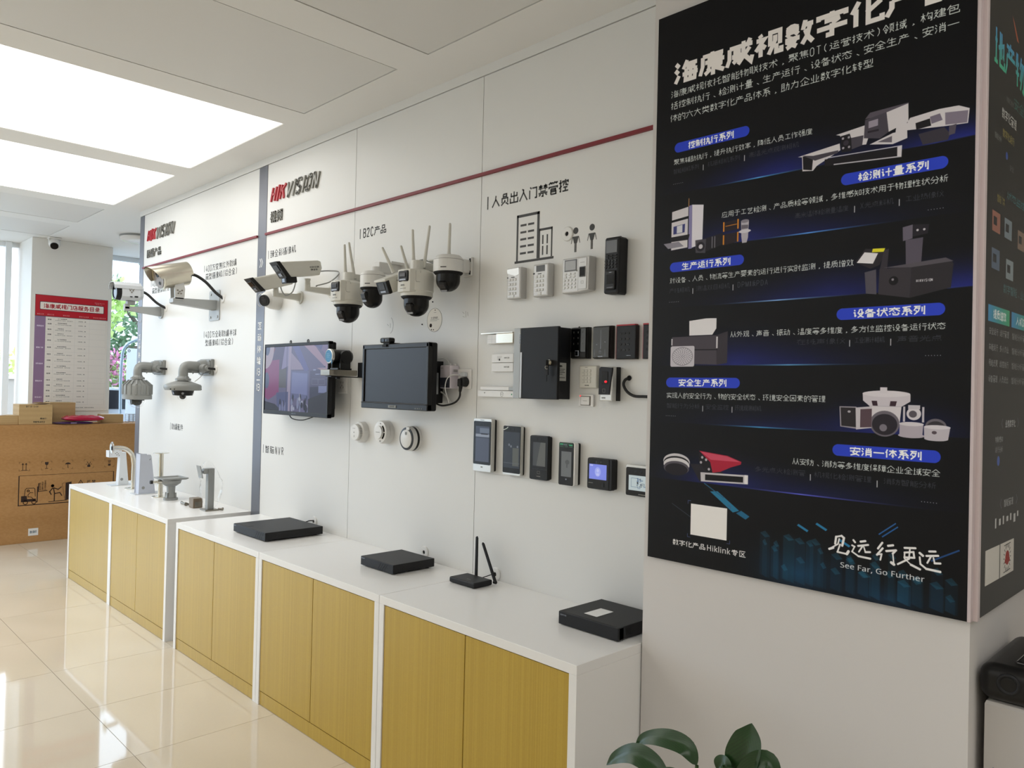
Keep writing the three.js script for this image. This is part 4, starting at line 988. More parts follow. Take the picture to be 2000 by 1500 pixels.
// ---------------------------------------------------------------- smoke detectors
{
  const base = (r, h) => at(lathe([[0, 0], [r, 0], [r, h * 0.8], [r * 0.96, h], [0, h]], 56), 0, 0, 0, Math.PI / 2);
  const a = onWall('smoke_detector', 'white smoke detector with a slatted grey ring, leftmost of the three detectors', 'smoke detector', -3.316, 1.264);
  part(a, 'base', base(0.053, 0.03), M.white);
  part(a, 'cap', [at(lathe([[0.047, 0.028], [0.046, 0.031], [0.041, 0.033]], 56), 0, 0, 0, Math.PI / 2), at(lathe([[0.037, 0.046], [0.041, 0.047], [0.039, 0.053], [0.0, 0.056]], 56), 0, 0, 0, Math.PI / 2)], M.white);
  part(a, 'vent_ring', at(lathe([[0.04, 0.03], [0.037, 0.048]], 56), 0, 0, 0, Math.PI / 2), mat(0x5c5952, 0.8));
  for (let i = 0; i < 32; i++) part(a, 'slat', bx(0.0045, 0.003, 0.016, 0, 0.0395, 0.039).rotateZ(i / 32 * 6.2832), M.white);
  part(a, 'print', [b2(-0.014, 0.008, 0.019, 0.0205, 0.0545, 0.0558), b2(-0.001, 0.001, -0.024, -0.014, 0.0545, 0.0558), cz(0.003, 0.003, 0.001, 0, 0, 0.0562)], M.inkGrey);
  const b = onWall('smoke_detector', 'white smoke detector with one dark curved slot, middle of the three detectors', 'smoke detector', -3.106, 1.276);
  part(b, 'base', base(0.0565, 0.022), M.white);
  part(b, 'shadow_gap', cz(0.054, 0.054, 0.004, 0, 0, 0.0235, 48), M.blackMatt);
  part(b, 'cap', [at(lathe([[0.0565, 0.024], [0.0565, 0.032], [0.052, 0.044], [0.033, 0.047], [0.031, 0.048], [0.03, 0.056], [0, 0.058]], 56), 0, 0, 0, Math.PI / 2)], M.white);
  for (const s of [-1, 1]) { const L = []; for (let i = 0; i <= 10; i++) { const q = s * (0.08 + i * 0.085); L.push([Math.cos(q) * 0.0375, Math.sin(q) * 0.0375]); } part(b, 'curved_slot', strokeGeo([L], 0.007, 0.002).translate(0, 0, 0.046), M.blackMatt); }
  part(b, 'print', [b2(-0.016, 0.016, -0.001, 0.001, 0.0575, 0.0585), cz(0.0035, 0.0035, 0.001, 0.004, 0.041, 0.0458), cz(0.004, 0.004, 0.001, 0.004, -0.043, 0.0457)], M.inkGrey);
  const c = onWall('smoke_detector', 'white smoke detector with two black bands and a round button, rightmost of the three detectors', 'smoke detector', -2.888, 1.257);
  c.userData.label = 'white smoke detector with two black bands, rightmost of the three detectors';
  part(c, 'base', base(0.059, 0.014), M.white);
  part(c, 'outer_band', at(lathe([[0.0575, 0.013], [0.0575, 0.024], [0.055, 0.026]], 56), 0, 0, 0, Math.PI / 2), M.black);
  part(c, 'body', [at(lathe([[0.056, 0.024], [0.0575, 0.026], [0.0565, 0.04], [0.054, 0.046], [0.0, 0.046]], 56), 0, 0, 0, Math.PI / 2)], M.white);
  part(c, 'inner_band', at(lathe([[0.0535, 0.045], [0.0525, 0.0475], [0.043, 0.049], [0.042, 0.046]], 56), 0, 0, 0, Math.PI / 2), M.black);
  part(c, 'cap', [at(lathe([[0.0425, 0.045], [0.042, 0.0505], [0.039, 0.052], [0, 0.0535]], 56), 0, 0, 0, Math.PI / 2)], M.white);
  part(c, 'clip', [bx(0.024, 0.014, 0.007, 0.012, 0.048, 0.0475, 0.002)], M.white);
  part(c, 'button', [cz(0.0075, 0.0075, 0.002, 0.003, 0.025, 0.0525)], M.inkGrey);
}
// ---------------------------------------------------------------- access control devices
const KEYCHARS = '123456789';
function keys(o, x0, y0, dx, dy, cols, rows, w, h, z, m, round) {
  for (let r = 0; r < rows; r++) for (let c = 0; c < cols; c++) part(o, 'key', round ? cz(w, w * 0.86, 0.004, x0 + c * dx, y0 - r * dy, z, 16) : bx(w, h, 0.004, x0 + c * dx, y0 - r * dy, z, 0.0015), m);
}
const facet = (w, h, d, bev) => { // box with its front edge bevelled towards +x and all round
  const g = poly([[-w / 2, -h / 2], [w / 2, -h / 2], [w / 2, h / 2], [-w / 2, h / 2]], d, bev); return g;
};
{
  const o = onWall('keypad', 'silver keypad without a display, leftmost device under the printed building', 'keypad', -2.213, 1.9245);
  part(o, 'body', [poly([[-0.038, -0.0625], [0.04, -0.0625], [0.04, 0.0625], [-0.038, 0.0625]], 0.036, 0.006), poly([[0.026, -0.0615], [0.0395, -0.0615], [0.0395, 0.0615], [0.026, 0.0615]], 0.026)], M.silverPaint);
  part(o, 'top_facet', (() => { const g = poly([[-0.036, 0.058], [0.03, 0.06], [0.032, 0.034], [0.012, 0.028], [-0.036, 0.042]], 0.0015); return g.translate(0, 0, 0.0355); })(), M.silver);
  keys(o, -0.022, 0.014, 0.0165, 0.0185, 3, 4, 0.011, 0.011, 0.0365, M.keyWhite);
  part(o, 'bell_key', bx(0.017, 0.013, 0.004, -0.002, -0.0525, 0.0365, 0.002), M.keyWhite);
  part(o, 'print', [strokeGeo(textLines('HIKVISION', 0.0032, 0.0034, 0.0034), 0.0007, 0.0003).translate(-0.013, 0.0255, 0.0362), b2(-0.036, -0.03, 0.0215, 0.026, 0.036, 0.0368)], M.ink);
  const p = onWall('keypad', 'silver keypad with small dark display, second device under the printed building', 'keypad', -2.064, 1.9245);
  part(p, 'body', [poly([[-0.039, -0.0635], [0.042, -0.0635], [0.042, 0.0635], [-0.039, 0.0635]], 0.036, 0.006)], M.silverPaint);
  part(p, 'display', b2(-0.022, 0.024, 0.033, 0.057, 0.0355, 0.037, 0.0006), mat(0x4a4c4e, 0.2));
  keys(p, -0.02, 0.014, 0.0165, 0.0175, 3, 4, 0.0112, 0.0105, 0.0365, M.keyWhite);
  part(p, 'bell_key', bx(0.018, 0.012, 0.004, -0.002, -0.0525, 0.0365, 0.002), M.keyWhite);
  part(p, 'print', [strokeGeo(textLines('HIKVISION', 0.0032, 0.0034, 0.0034), 0.0007, 0.0003).translate(-0.013, 0.0265, 0.0362), b2(-0.038, -0.03, 0.024, 0.03, 0.036, 0.0368)], M.ink);
}
{
  const o = onWall('fingerprint_terminal', 'wide silver terminal with square display, key grid and fingerprint window', 'terminal', -1.88, 1.9275);
  part(o, 'body', [poly([[-0.063, -0.0665], [0.015, -0.066], [0.066, -0.0605], [0.068, 0.06], [0.066, 0.065], [-0.063, 0.0645]], 0.042, 0.005)], M.silverPaint);
  part(o, 'seam', b2(0.0155, 0.0168, -0.062, 0.0605, 0.0405, 0.0424), M.inkGrey);
  part(o, 'right_panel', b2(0.0175, 0.058, -0.056, 0.059, 0.041, 0.0445, 0.002), M.silverPaint);
  part(o, 'display_frame', b2(-0.052, 0.009, 0.014, 0.058, 0.0415, 0.0432, 0.001), mat(0x5d5e60, 0.3));
  part(o, 'display', b2(-0.047, 0.004, 0.019, 0.053, 0.0425, 0.0438), mat(0xa7a9ab, 0.2));
  keys(o, -0.046, 0.005, 0.021, 0.011, 3, 2, 0.011, 0.0075, 0.0425, M.keyWhite);
  keys(o, -0.052, -0.0185, 0.0172, 0.0135, 4, 3, 0.0052, 0, 0.0425, M.keyWhite, true);
  part(o, 'fingerprint_frame', b2(0.024, 0.053, -0.012, 0.027, 0.0442, 0.0465, 0.002), mat(0x6b6b6b, 0.4));
  part(o, 'fingerprint_window', b2(0.0265, 0.051, -0.009, 0.024, 0.046, 0.0472, 0.001), M.lens);
  part(o, 'print', [b2(0.027, 0.048, 0.0415, 0.043, 0.0445, 0.0448), strokeGeo([[[0.033, -0.026], [0.043, -0.026], [0.043, -0.036], [0.033, -0.036], [0.033, -0.026]]], 0.0009, 0.0003).translate(0, 0, 0.0446), b2(0.007, 0.011, 0.012, 0.017, 0.042, 0.0445)], M.inkGrey);
}
{
  const o = onWall('fingerprint_terminal', 'tall black terminal with screen, keys and fingerprint reader beside the printed figures', 'terminal', -1.702, 1.944);
  part(o, 'body', [poly([[-0.03, -0.1], [0.028, -0.104], [0.033, -0.098], [0.035, 0.094], [0.029, 0.1], [-0.027, 0.1], [-0.032, 0.094], [-0.034, -0.096]], 0.052, 0.007)], M.charcoal);
  part(o, 'screen', b2(-0.024, 0.025, 0.043, 0.088, 0.051, 0.0535, 0.001), mat(0x5a5d62, 0.25));
  keys(o, -0.018, 0.034, 0.018, 0.0085, 3, 2, 0.013, 0.006, 0.0525, M.black);
  keys(o, -0.024, 0.015, 0.0145, 0.011, 4, 3, 0.0052, 0, 0.0525, M.black, true);
  part(o, 'fingerprint_block', b2(-0.02, 0.022, -0.088, -0.02, 0.05, 0.06, 0.004), M.black);
  part(o, 'fingerprint_window', b2(-0.014, 0.016, -0.068, -0.034, 0.0595, 0.0605), M.lens);
  part(o, 'print', [b2(-0.012, 0.014, -0.081, -0.0795, 0.06, 0.0603), b2(-0.003, 0.008, -0.0285, -0.026, 0.06, 0.0603)], M.silverGlass);
  part(o, 'top_nub', cy(0.004, 0.003, 0.004).translate(0.022, 0.101, 0.03), M.blackMatt);
}
{ // silver bolt lock, contacts, magnetic lock, controller
  const o = onWall('electric_lock', 'shiny chrome electric bolt lock with a white block, left of the controller box', 'lock', -2.297, 1.7055);
  part(o, 'face_plate', b2(-0.115, 0.075, 0.021, 0.0245, 0.0, 0.026), M.steel);
  part(o, 'body', [b2(-0.025, 0.078, -0.022, 0.021, 0, 0.024, 0.004)], M.steel);
  part(o, 'white_block', b2(-0.08, -0.026, -0.021, 0.018, 0, 0.02, 0.002), M.whiteGloss);
  part(o, 'block_line', [b2(-0.08, -0.026, -0.002, -0.001, 0.02, 0.0204), b2(-0.053, -0.052, -0.02, 0.017, 0.02, 0.0204)], M.lightGrey);
  const mk = (y, label, k) => {
    const q = onWall('door_contact', label, 'door contact', -2.29, y);
    part(q, 'body', b2(-0.063, 0.066, -0.018, 0.018, 0, 0.015, 0.002), M.whiteGloss);
    part(q, 'logo_print', strokeGeo(textLines('HIKVISION', 0.0052, 0.0052, 0.0054), 0.0009, 0.0003).translate(0.012, 0.004, 0.015), M.inkGrey);
    if (k) { part(q, 'sensor', cz(0.004, 0.004, 0.002, -0.016, -0.006, 0.0153), M.black); part(q, 'print', strokeGeo([[[-0.03, 0.008], [-0.002, 0.008]], [[-0.03, 0.003], [-0.003, 0.003]], [[-0.027, -0.008], [-0.027, -0.001], [-0.01, -0.001]]], 0.001, 0.0003).translate(0, 0, 0.015), M.inkGrey); }
  };
  mk(1.624, 'white door contact block with a small black sensor dot, upper of two', 1);
  mk(1.5865, 'plain white door contact block, lower of two', 0);
  const m = onWall('magnetic_lock', 'white magnetic door lock of two long bars beside the controller box', 'lock', -2.31, 1.484);
  part(m, 'armature_bar', [b2(-0.107, 0.066, 0.007, 0.022, 0, 0.018, 0.0015)], M.whiteGloss);
  part(m, 'armature_end', b2(0.066, 0.098, 0.007, 0.022, 0, 0.018, 0.0015), M.greyPaint);
  part(m, 'magnet_bar', [b2(-0.118, 0.098, -0.0205, 0.0055, 0, 0.022, 0.0015)], M.whiteGloss);
  part(m, 'print', [strokeGeo([Array.from({ length: 19 }, (_, i) => [0.03 + 0.008 * Math.cos(i / 3), -0.008 + 0.0095 * Math.sin(i / 3)]), [[0.024, -0.008], [0.036, -0.008]]], 0.0012, 0.0003).translate(0, 0, 0.022), cz(0.0025, 0.0025, 0.001, -0.075, -0.004, 0.0222)], M.inkGrey);
  for (const y of [-0.014, -0.002, 0.001]) part(m, 'screw', cx(0.002, 0.002, 0.002, -0.1185, y, 0.014), M.blackMatt);
  part(m, 'indicator', cz(0.003, 0.003, 0.001, 0.088, -0.008, 0.0222), mat(0x1f8f5c, 0.4));
  const d = 0.097;
  const c = onWall('controller_box', 'large black controller box with silver stripe and a key in its lock', 'controller', -2.0235, 1.598);
  part(c, 'body', [b2(-0.11, 0.095, -0.135, 0.135, 0, d - 0.01, 0.002)], M.charcoal);
  part(c, 'door', [b2(-0.078, 0.117, -0.1365, 0.136, d - 0.014, d, 0.003)], mat(0x131417, 0.45, 0, { specularIntensity: 0.5 }));
  part(c, 'side_band', b2(-0.116, -0.081, -0.1365, 0.1365, d - 0.014, d, 0.002), M.greyPaint);
  part(c, 'stripe', b2(-0.078, -0.069, -0.134, 0.042, d, d + 0.002), M.lightGrey);
  part(c, 'logo_print', strokeGeo(textLines('HIKVISION', 0.006, 0.0075, 0.0064), 0.0013, 0.0004).rotateZ(-Math.PI / 2).translate(-0.078, 0.111, d), M.silverGlass);
  part(c, 'lock_cylinder', [cz(0.011, 0.011, 0.016, 0.088, 0.0, d + 0.008), cz(0.007, 0.007, 0.008, 0.088, 0, d + 0.018)], M.steel);
  part(c, 'key', [b2(0.082, 0.088, -0.012, 0.01, d + 0.012, d + 0.03, 0.003), b2(0.072, 0.084, -0.046, -0.012, d + 0.012, d + 0.016, 0.0015), b2(0.074, 0.0765, -0.07, -0.046, d + 0.0125, d + 0.015)], M.blackMatt);
  part(c, 'key_ring', at(new THREE.TorusGeometry(0.006, 0.0009, 6, 20), 0.079, -0.018, d + 0.018, 0, 0.8), M.steel);
  part(c, 'sticker', b2(0.0951, 0.0956, -0.066, 0.002, 0.025, 0.075), M.silver);
  part(c, 'sticker_print', [strokeGeo([...textLines('I0B2K', 0.006, 0.006, 0.0075).map((p) => p.map(([u, v]) => [u - 0.02, v + 0.022])), [[-0.02, 0.008], [0.018, 0.008]], [[-0.02, 0.002], [0.012, 0.002]], [[-0.02, -0.004], [0.018, -0.004]], [[-0.02, -0.011], [0.004, -0.011]], [[-0.02, -0.024], [0.018, -0.024]]], 0.0022, 0.0003).rotateY(Math.PI / 2).translate(0.0956, -0.03, 0.05)], M.ink);
}
function reader(x, y, label, w, h, draw) {
  const o = onWall('card_reader', label, 'card reader', x, y);
  part(o, 'body', [poly([[-w / 2, -h / 2], [w / 2, -h / 2], [w / 2, h / 2], [-w / 2, h / 2]], 0.022, 0.003), poly([[-w / 2 + 0.002, -h / 2 + 0.002], [w / 2 - 0.002, -h / 2 + 0.002], [w / 2 - 0.002, h / 2 - 0.002], [-w / 2 + 0.002, h / 2 - 0.002]], 0.031, 0.003)], M.black);
  draw(o); return o;
}
reader(-1.866, 1.674, 'black glossy card reader with touch digits and a square sensor, next to the controller box', 0.078, 0.117, (o) => {
  part(o, 'touch_panel', b2(-0.035, 0.036, -0.034, 0.053, 0.031, 0.0325, 0.001), M.blackGloss);
  part(o, 'print', strokeGeo([...'123456789'].flatMap((c, i) => textLines('0', 0.005, 0.006).map((p) => p.map(([u, v]) => [u - 0.022 + (i % 3) * 0.021, v + 0.042 - Math.floor(i / 3) * 0.021]))), 0.0008, 0.0003).translate(0, 0, 0.0326), M.inkGrey);
  part(o, 'sensor', [b2(-0.012, 0.006, -0.05, -0.028, 0.032, 0.036, 0.002)], M.silverGlass); part(o, 'sensor_glass', b2(-0.009, 0.003, -0.047, -0.031, 0.0355, 0.0368), M.lens);
}).userData.label = 'black glossy card reader with touch digits and square sensor, beside the controller box';
reader(-1.7585, 1.6735, 'black glossy card reader with no key digits, middle of the upper reader row', 0.08, 0.119, (o) => {
  part(o, 'touch_panel', b2(-0.036, 0.037, -0.055, 0.054, 0.031, 0.0325, 0.001), M.blackGloss);
  part(o, 'light_line', b2(0.0, 0.0012, -0.025, 0.045, 0.0325, 0.0329), M.silverGlass);
  part(o, 'print', [strokeGeo([[[-0.006, -0.032], [0.003, -0.032], [0.003, -0.04], [-0.006, -0.04], [-0.006, -0.032]], [[-0.026, -0.026], [-0.028, -0.05]], [[0.02, -0.028], [0.022, -0.05]]], 0.0009, 0.0003).translate(0, 0, 0.0326), b2(-0.012, 0.01, -0.0535, -0.0505, 0.0326, 0.033), cz(0.0018, 0.0018, 0.0006, -0.018, -0.008, 0.0328), cz(0.0018, 0.0018, 0.0006, 0.02, 0.0, 0.0328)], M.silverGlass);
});
{
  const mk = (x, label) => {
    const o = onWall('card_reader', label, 'card reader', x, 1.6715);
    part(o, 'red_back', poly([[-0.046, -0.0595], [0.037, -0.0595], [0.037, 0.063], [-0.046, 0.063]], 0.021, 0.003), mat(0xb01f2f, 0.35));
    part(o, 'body', poly([[-0.042, -0.0605], [0.044, -0.0605], [0.044, 0.058], [-0.042, 0.058]], 0.022, 0.0035).translate(0, 0, 0.003), M.charcoal);
    for (let r = 0; r < 4; r++) for (let c = 0; c < 3; c++) part(o, 'key', cz(0.0055, 0.005, 0.002, -0.022 + c * 0.017, 0.031 - r * 0.0195, 0.0255, 18), M.glassy);
    part(o, 'print', b2(0.005, 0.024, -0.0485, -0.047, 0.025, 0.0254), M.silverGlass);
  };
  mk(-1.6525, 'black keypad reader with a red edge and round keys, fully visible');
  mk(-1.537, 'black keypad reader with a red edge, mostly hidden behind the column');
}
{
  const o = onWall('keypad', 'cream white keypad with twelve square keys below the black readers', 'keypad', -1.8285, 1.5485);
  part(o, 'body', poly([[-0.041, -0.041], [0.041, -0.041], [0.041, 0.041], [-0.041, 0.041]], 0.017, 0.004), M.cream);
  keys(o, -0.021, 0.022, 0.0155, 0.0132, 3, 4, 0.0105, 0.0092, 0.0172, M.cream);
  part(o, 'key_outline', Array.from({ length: 12 }, (_, i) => strokeGeo([[[0, 0], [0.0105, 0], [0.0105, -0.0092], [0, -0.0092], [0, 0]]], 0.0008, 0.0003).translate(-0.02625 + (i % 3) * 0.0155, 0.0266 - Math.floor(i / 3) * 0.0132, 0.0168)), M.inkGrey).userData.kind = 'stuff';
  part(o, 'print', [strokeGeo(textLines('HIKVISION', 0.0032, 0.003, 0.0034), 0.0008, 0.0003).translate(-0.013, -0.03, 0.017), b2(-0.014, -0.002, 0.0345, 0.0355, 0.017, 0.0173)], M.ink);
  const p = onWall('fingerprint_reader', 'silver-sided fingerprint reader with black face and a red glowing window', 'fingerprint reader', -1.7155, 1.5225);
  part(p, 'base', poly([[-0.03, -0.06], [0.028, -0.06], [0.028, 0.061], [-0.03, 0.061]], 0.024, 0.004), M.black);
  part(p, 'shell', poly([[-0.031, -0.061], [0.026, -0.0615], [0.026, 0.061], [-0.028, 0.0615]], 0.026, 0.004).translate(0, 0, 0.022), M.silver);
  part(p, 'black_face', poly([[-0.031, -0.038], [0.018, -0.038], [0.03, 0.05], [0.03, 0.058], [-0.023, 0.061], [-0.029, 0.055]], 0.008, 0.002).translate(-0.002, 0, 0.044), M.charcoal);
  part(p, 'sensor_window', b2(-0.018, 0.01, 0.0, 0.044, 0.0515, 0.0535, 0.001), M.lens);
  part(p, 'red_glow', [at(new THREE.SphereGeometry(0.0055, 16, 10).scale(1.1, 0.75, 0.25), 0.001, 0.008, 0.0535)], mat(0x400000, 0.4, 0, { emissive: 0xff1022, emissiveIntensity: 1.6 }), 'glowing red light');
  part(p, 'print', [strokeGeo([[[-0.014, -0.018], [-0.002, -0.018], [-0.002, -0.03], [-0.012, -0.03], [-0.014, -0.028], [-0.014, -0.018]]], 0.001, 0.0003).translate(0, 0, 0.0522), strokeGeo(textLines('HIKVISION', 0.0028, 0.0034, 0.003), 0.0007, 0.0003).translate(-0.02, -0.048, 0.0482)], M.inkGrey);
  const q = onWall('exit_button', 'white square exit switch with a tiny red light under the cream keypad', 'switch', -1.8415, 1.461);
  part(q, 'plate', b2(-0.0355, 0.0355, -0.0225, 0.0225, 0, 0.01, 0.002), M.whiteGloss);
  part(q, 'button_frame', b2(-0.024, 0.0235, -0.0185, 0.0165, 0.0095, 0.0115, 0.001), mat(0x6a655e, 0.5));
  part(q, 'button', b2(-0.021, 0.02, -0.0165, 0.0145, 0.01, 0.0145, 0.002), M.whiteGloss);
  part(q, 'print', b2(-0.01, 0.01, -0.002, -0.0008, 0.0145, 0.0148), M.inkGrey);
  part(q, 'indicator', cz(0.0022, 0.0022, 0.002, -0.026, 0.0165, 0.0105, 12), mat(0x500000, 0.4, 0, { emissive: 0xff2030, emissiveIntensity: 2 }));
  const pl = thing('clear_plate', 'small clear plastic plate on the wall behind the fingerprint reader', 'plate', [-1.775, 1.447, ZW]);
  part(pl, 'plate', b2(-0.012, 0.018, -0.011, 0.02, 0, 0.002), M.clearFilm);
  const cb = onWall('door_cable', 'short thick black cable curving out of the wall beside the column', 'cable', -1.65, 1.545);
  part(cb, 'cable', tube([[0, 0, -0.002], [-0.008, -0.006, 0.014], [-0.014, -0.022, 0.016], [0.0, -0.046, 0.016], [0.03, -0.062, 0.016], [0.07, -0.064, 0.014], [0.11, -0.064, 0.014]], 0.0052, 50), M.rubber);
  part(cb, 'collar', [at(new THREE.TorusGeometry(0.0065, 0.003, 8, 20), 0, 0, 0.003)], M.blackMatt);
  grommet(-1.957, 2.0955, 'round white cable cover with a dark hole beside the left printed figure');
}
// ---------------------------------------------------------------- face recognition terminals, lowest row
const faceScreen = (base, draw) => canvasTex(128, 256, (g, w, h) => { g.fillStyle = base; g.fillRect(0, 0, w, h); draw(g, w, h); });
function faceTerminal(x, y, w, h, d, label, body, face, scr, tex, glow, extra) {
  const o = onWall('face_terminal', label, 'terminal', x, y);
  const rr = (W, H, r) => { const s = []; for (const [cx_, cy_, a0] of [[W / 2 - r, -H / 2 + r, -90], [W / 2 - r, H / 2 - r, 0], [-W / 2 + r, H / 2 - r, 90], [-W / 2 + r, -H / 2 + r, 180]]) for (let k = 0; k <= 5; k++) { const a = R(a0 + k * 18); s.push([cx_ + Math.cos(a) * r, cy_ + Math.sin(a) * r]); } return s; };
  part(o, 'rear_housing', poly(rr(w * 0.94, h * 0.97, 0.006), d * 0.6), M.black);
  part(o, 'housing', poly(rr(w, h, 0.008), d * 0.62, 0.002).translate(0, 0, d * 0.38), body);
  const [fx0, fx1, fy0, fy1] = face; part(o, 'front_glass', poly(rr(fx1 - fx0, fy1 - fy0, 0.006), 0.002, 0.0008).translate((fx0 + fx1) / 2, (fy0 + fy1) / 2, d - 0.0005), M.glassFace);
  const [sx0, sx1, sy0, sy1] = scr; part(o, 'screen', quad(sx1 - sx0, sy1 - sy0, (sx0 + sx1) / 2, (sy0 + sy1) / 2, d + 0.0018), mat(0x08080a, 0.15, 0, { emissive: 0xffffff, emissiveMap: tex, emissiveIntensity: glow, specularIntensity: 0.7 }));
  for (const s of [-1, 1]) part(o, 'camera_lens', cz(0.0048, 0.0048, 0.0008, s * 0.011 - 0.002, fy1 - 0.013, d + 0.0018, 18), M.glassy);
  if (extra) extra(o, d + 0.0015);
  return o;
}
M.glassFace = mat(0x101014, 0.14, 0, { specularIntensity: 0.7 });
faceTerminal(-2.3815, 1.2605, 0.112, 0.222, 0.032, 'tallest face terminal with silver chin, leftmost of the lowest row', M.silver, [-0.0535, 0.0535, -0.081, 0.1], [-0.04, 0.044, -0.069, 0.079],
  faceScreen('#4d5466', (g, w, h) => { g.fillStyle = '#5d6375'; g.fillRect(0, h * 0.34, w, h * 0.66); g.fillStyle = '#7d8798'; g.fillRect(w * 0.3, h * 0.05, w * 0.7, h * 0.14); g.fillStyle = '#a9b0bc'; g.fillRect(0, h * 0.22, w, h * 0.08); g.fillStyle = '#23262e'; g.fillRect(w * 0.4, h * 0.2, w * 0.5, 8); }), 0.55, (o, z) => {
    part(o, 'chin_print', b2(-0.006, 0.006, -0.094, -0.089, z - 0.0015, z - 0.001), M.inkGrey); part(o, 'speaker_slot', b2(-0.014, 0.01, 0.104, 0.106, z - 0.0015, z - 0.001), M.ink);
  });
faceTerminal(-2.212, 1.2495, 0.104, 0.2, 0.024, 'thin silver-edged face terminal with a large dark screen, second from the left of the lowest row', M.silver, [-0.05, 0.05, -0.091, 0.099], [-0.046, 0.047, -0.07, 0.075],
  faceScreen('#3d434c', (g, w, h) => { g.fillStyle = '#6e7068'; g.fillRect(w * 0.56, h * 0.44, w * 0.38, h * 0.5); g.fillStyle = '#8a8f98'; for (const [x, y] of [[0.34, 0.36], [0.46, 0.4], [0.86, 0.4]]) { g.beginPath(); g.ellipse(x * w, y * h, 7, 9, 0, 0, 7); g.fill(); } g.fillStyle = '#767c82'; g.fillRect(0, h * 0.86, w, 3); }), 0.5, (o, z) => {
    part(o, 'white_mark', strokeGeo([[[-0.048, 0.082], [-0.032, 0.087], [-0.022, 0.094]]], 0.003, 0.0003).translate(0, 0, z), M.whitePrint);
  }).userData.label = 'silver-edged face terminal with large dark screen, second from left in the lowest row';
faceTerminal(-2.059, 1.2325, 0.096, 0.172, 0.026, 'black face terminal with a plain card area below its screen, third from left in the lowest row', M.charcoal, [-0.0475, 0.0475, -0.085, 0.085], [-0.03, 0.036, -0.032, 0.06],
  faceScreen('#4b4d4e', (g, w, h) => { g.fillStyle = '#6c6c66'; g.beginPath(); g.moveTo(w * 0.6, 0); g.lineTo(w, 0); g.lineTo(w, h); g.lineTo(w * 0.28, h); g.fill(); }), 0.6, (o, z) => {
    part(o, 'seam', b2(-0.046, 0.046, -0.0445, -0.0432, z, z + 0.0004), M.black);
    part(o, 'print', [strokeGeo([[[-0.006, -0.052], [0.008, -0.052], [0.008, -0.062], [-0.006, -0.062], [-0.006, -0.052]]], 0.0009, 0.0003).translate(0, 0, z), b2(-0.009, 0.011, -0.0735, -0.071, z, z + 0.0004)], M.inkGrey);
  }).userData.label = 'black face terminal with blank card area under its screen, third from left in lowest row';
faceTerminal(-1.907, 1.222, 0.08, 0.161, 0.034, 'narrow white-sided face terminal with green light at its top', M.whiteGloss, [-0.039, 0.034, -0.08, 0.08], [-0.026, 0.024, -0.048, 0.046],
  faceScreen('#767876', (g, w, h) => { g.fillStyle = '#5b5d5c'; g.beginPath(); g.ellipse(w * 0.6, h * 0.42, 26, 24, 0, 0, 7); g.fill(); g.fillRect(w * 0.5, h * 0.45, 18, 50); }), 0.62, (o, z) => {
    part(o, 'top_band', b2(-0.036, 0.031, 0.062, 0.0785, z, z + 0.0006), mat(0x0f3a20, 0.3)); part(o, 'green_light', [b2(-0.034, -0.018, 0.072, 0.0732, z + 0.0006, z + 0.001), b2(0.012, 0.028, 0.07, 0.0712, z + 0.0006, z + 0.001)], mat(0x0a4020, 0.4, 0, { emissive: 0x30e090, emissiveIntensity: 1.2 }));
    part(o, 'logo_print', strokeGeo(textLines('HIKVISION', 0.0026, 0.0042, 0.0028), 0.0007, 0.0003).translate(-0.015, 0.0735, z + 0.0006), M.silverGlass); part(o, 'chin_mark', b2(-0.004, 0.002, -0.06, -0.055, z, z + 0.0003), M.silverGlass);
  });
faceTerminal(-1.7485, 1.199, 0.113, 0.112, 0.036, 'square black face terminal with a lit blue screen', M.charcoal, [-0.0545, 0.045, -0.055, 0.055], [-0.046, 0.034, -0.02, 0.034],
  canvasTex(128, 96, (g, w, h) => { g.fillStyle = '#8490ee'; g.fillRect(0, 0, w, h); g.fillStyle = '#a8b2fa'; g.beginPath(); g.ellipse(w * 0.5, h * 0.5, 22, 30, 0, 0, 7); g.fill(); g.fillStyle = '#c6ccff'; g.beginPath(); g.ellipse(w * 0.5, h * 0.42, 9, 11, 0, 0, 7); g.fill(); g.fillRect(w * 0.42, h * 0.6, 20, 14); g.fillRect(6, 4, 22, 8); }), 0.85, (o, z) => {
    part(o, 'finger_slot', b2(0.014, 0.024, -0.046, -0.028, z - 0.001, z + 0.0012, 0.001), M.black); part(o, 'print', b2(-0.048, -0.028, -0.035, -0.033, z, z + 0.0004), M.inkGrey);
  });
faceTerminal(-1.583, 1.1895, 0.112, 0.106, 0.024, 'face terminal with a pale diagram on its screen, partly hidden by the column', M.silver, [-0.0545, 0.0545, -0.053, 0.045], [-0.042, 0.044, -0.034, 0.018],
  canvasTex(160, 96, (g, w, h) => { g.fillStyle = '#cfdcdc'; g.fillRect(0, 0, w, h); g.strokeStyle = '#4a6a86'; g.lineWidth = 2; g.strokeRect(20, 18, 50, 56); for (let i = 0; i < 14; i++) { g.strokeStyle = i % 3 ? '#3f5f8c' : '#2c3640'; g.strokeRect(24 + rnd() * 110, 12 + rnd() * 64, 4 + rnd() * 18, 3 + rnd() * 10); } g.fillStyle = '#23282c'; g.beginPath(); g.arc(70, 46, 6, 0, 7); g.fill(); }), 0.72, (o, z) => { part(o, 'print', b2(0.0, 0.03, -0.048, -0.045, z, z + 0.0004), M.inkGrey); });
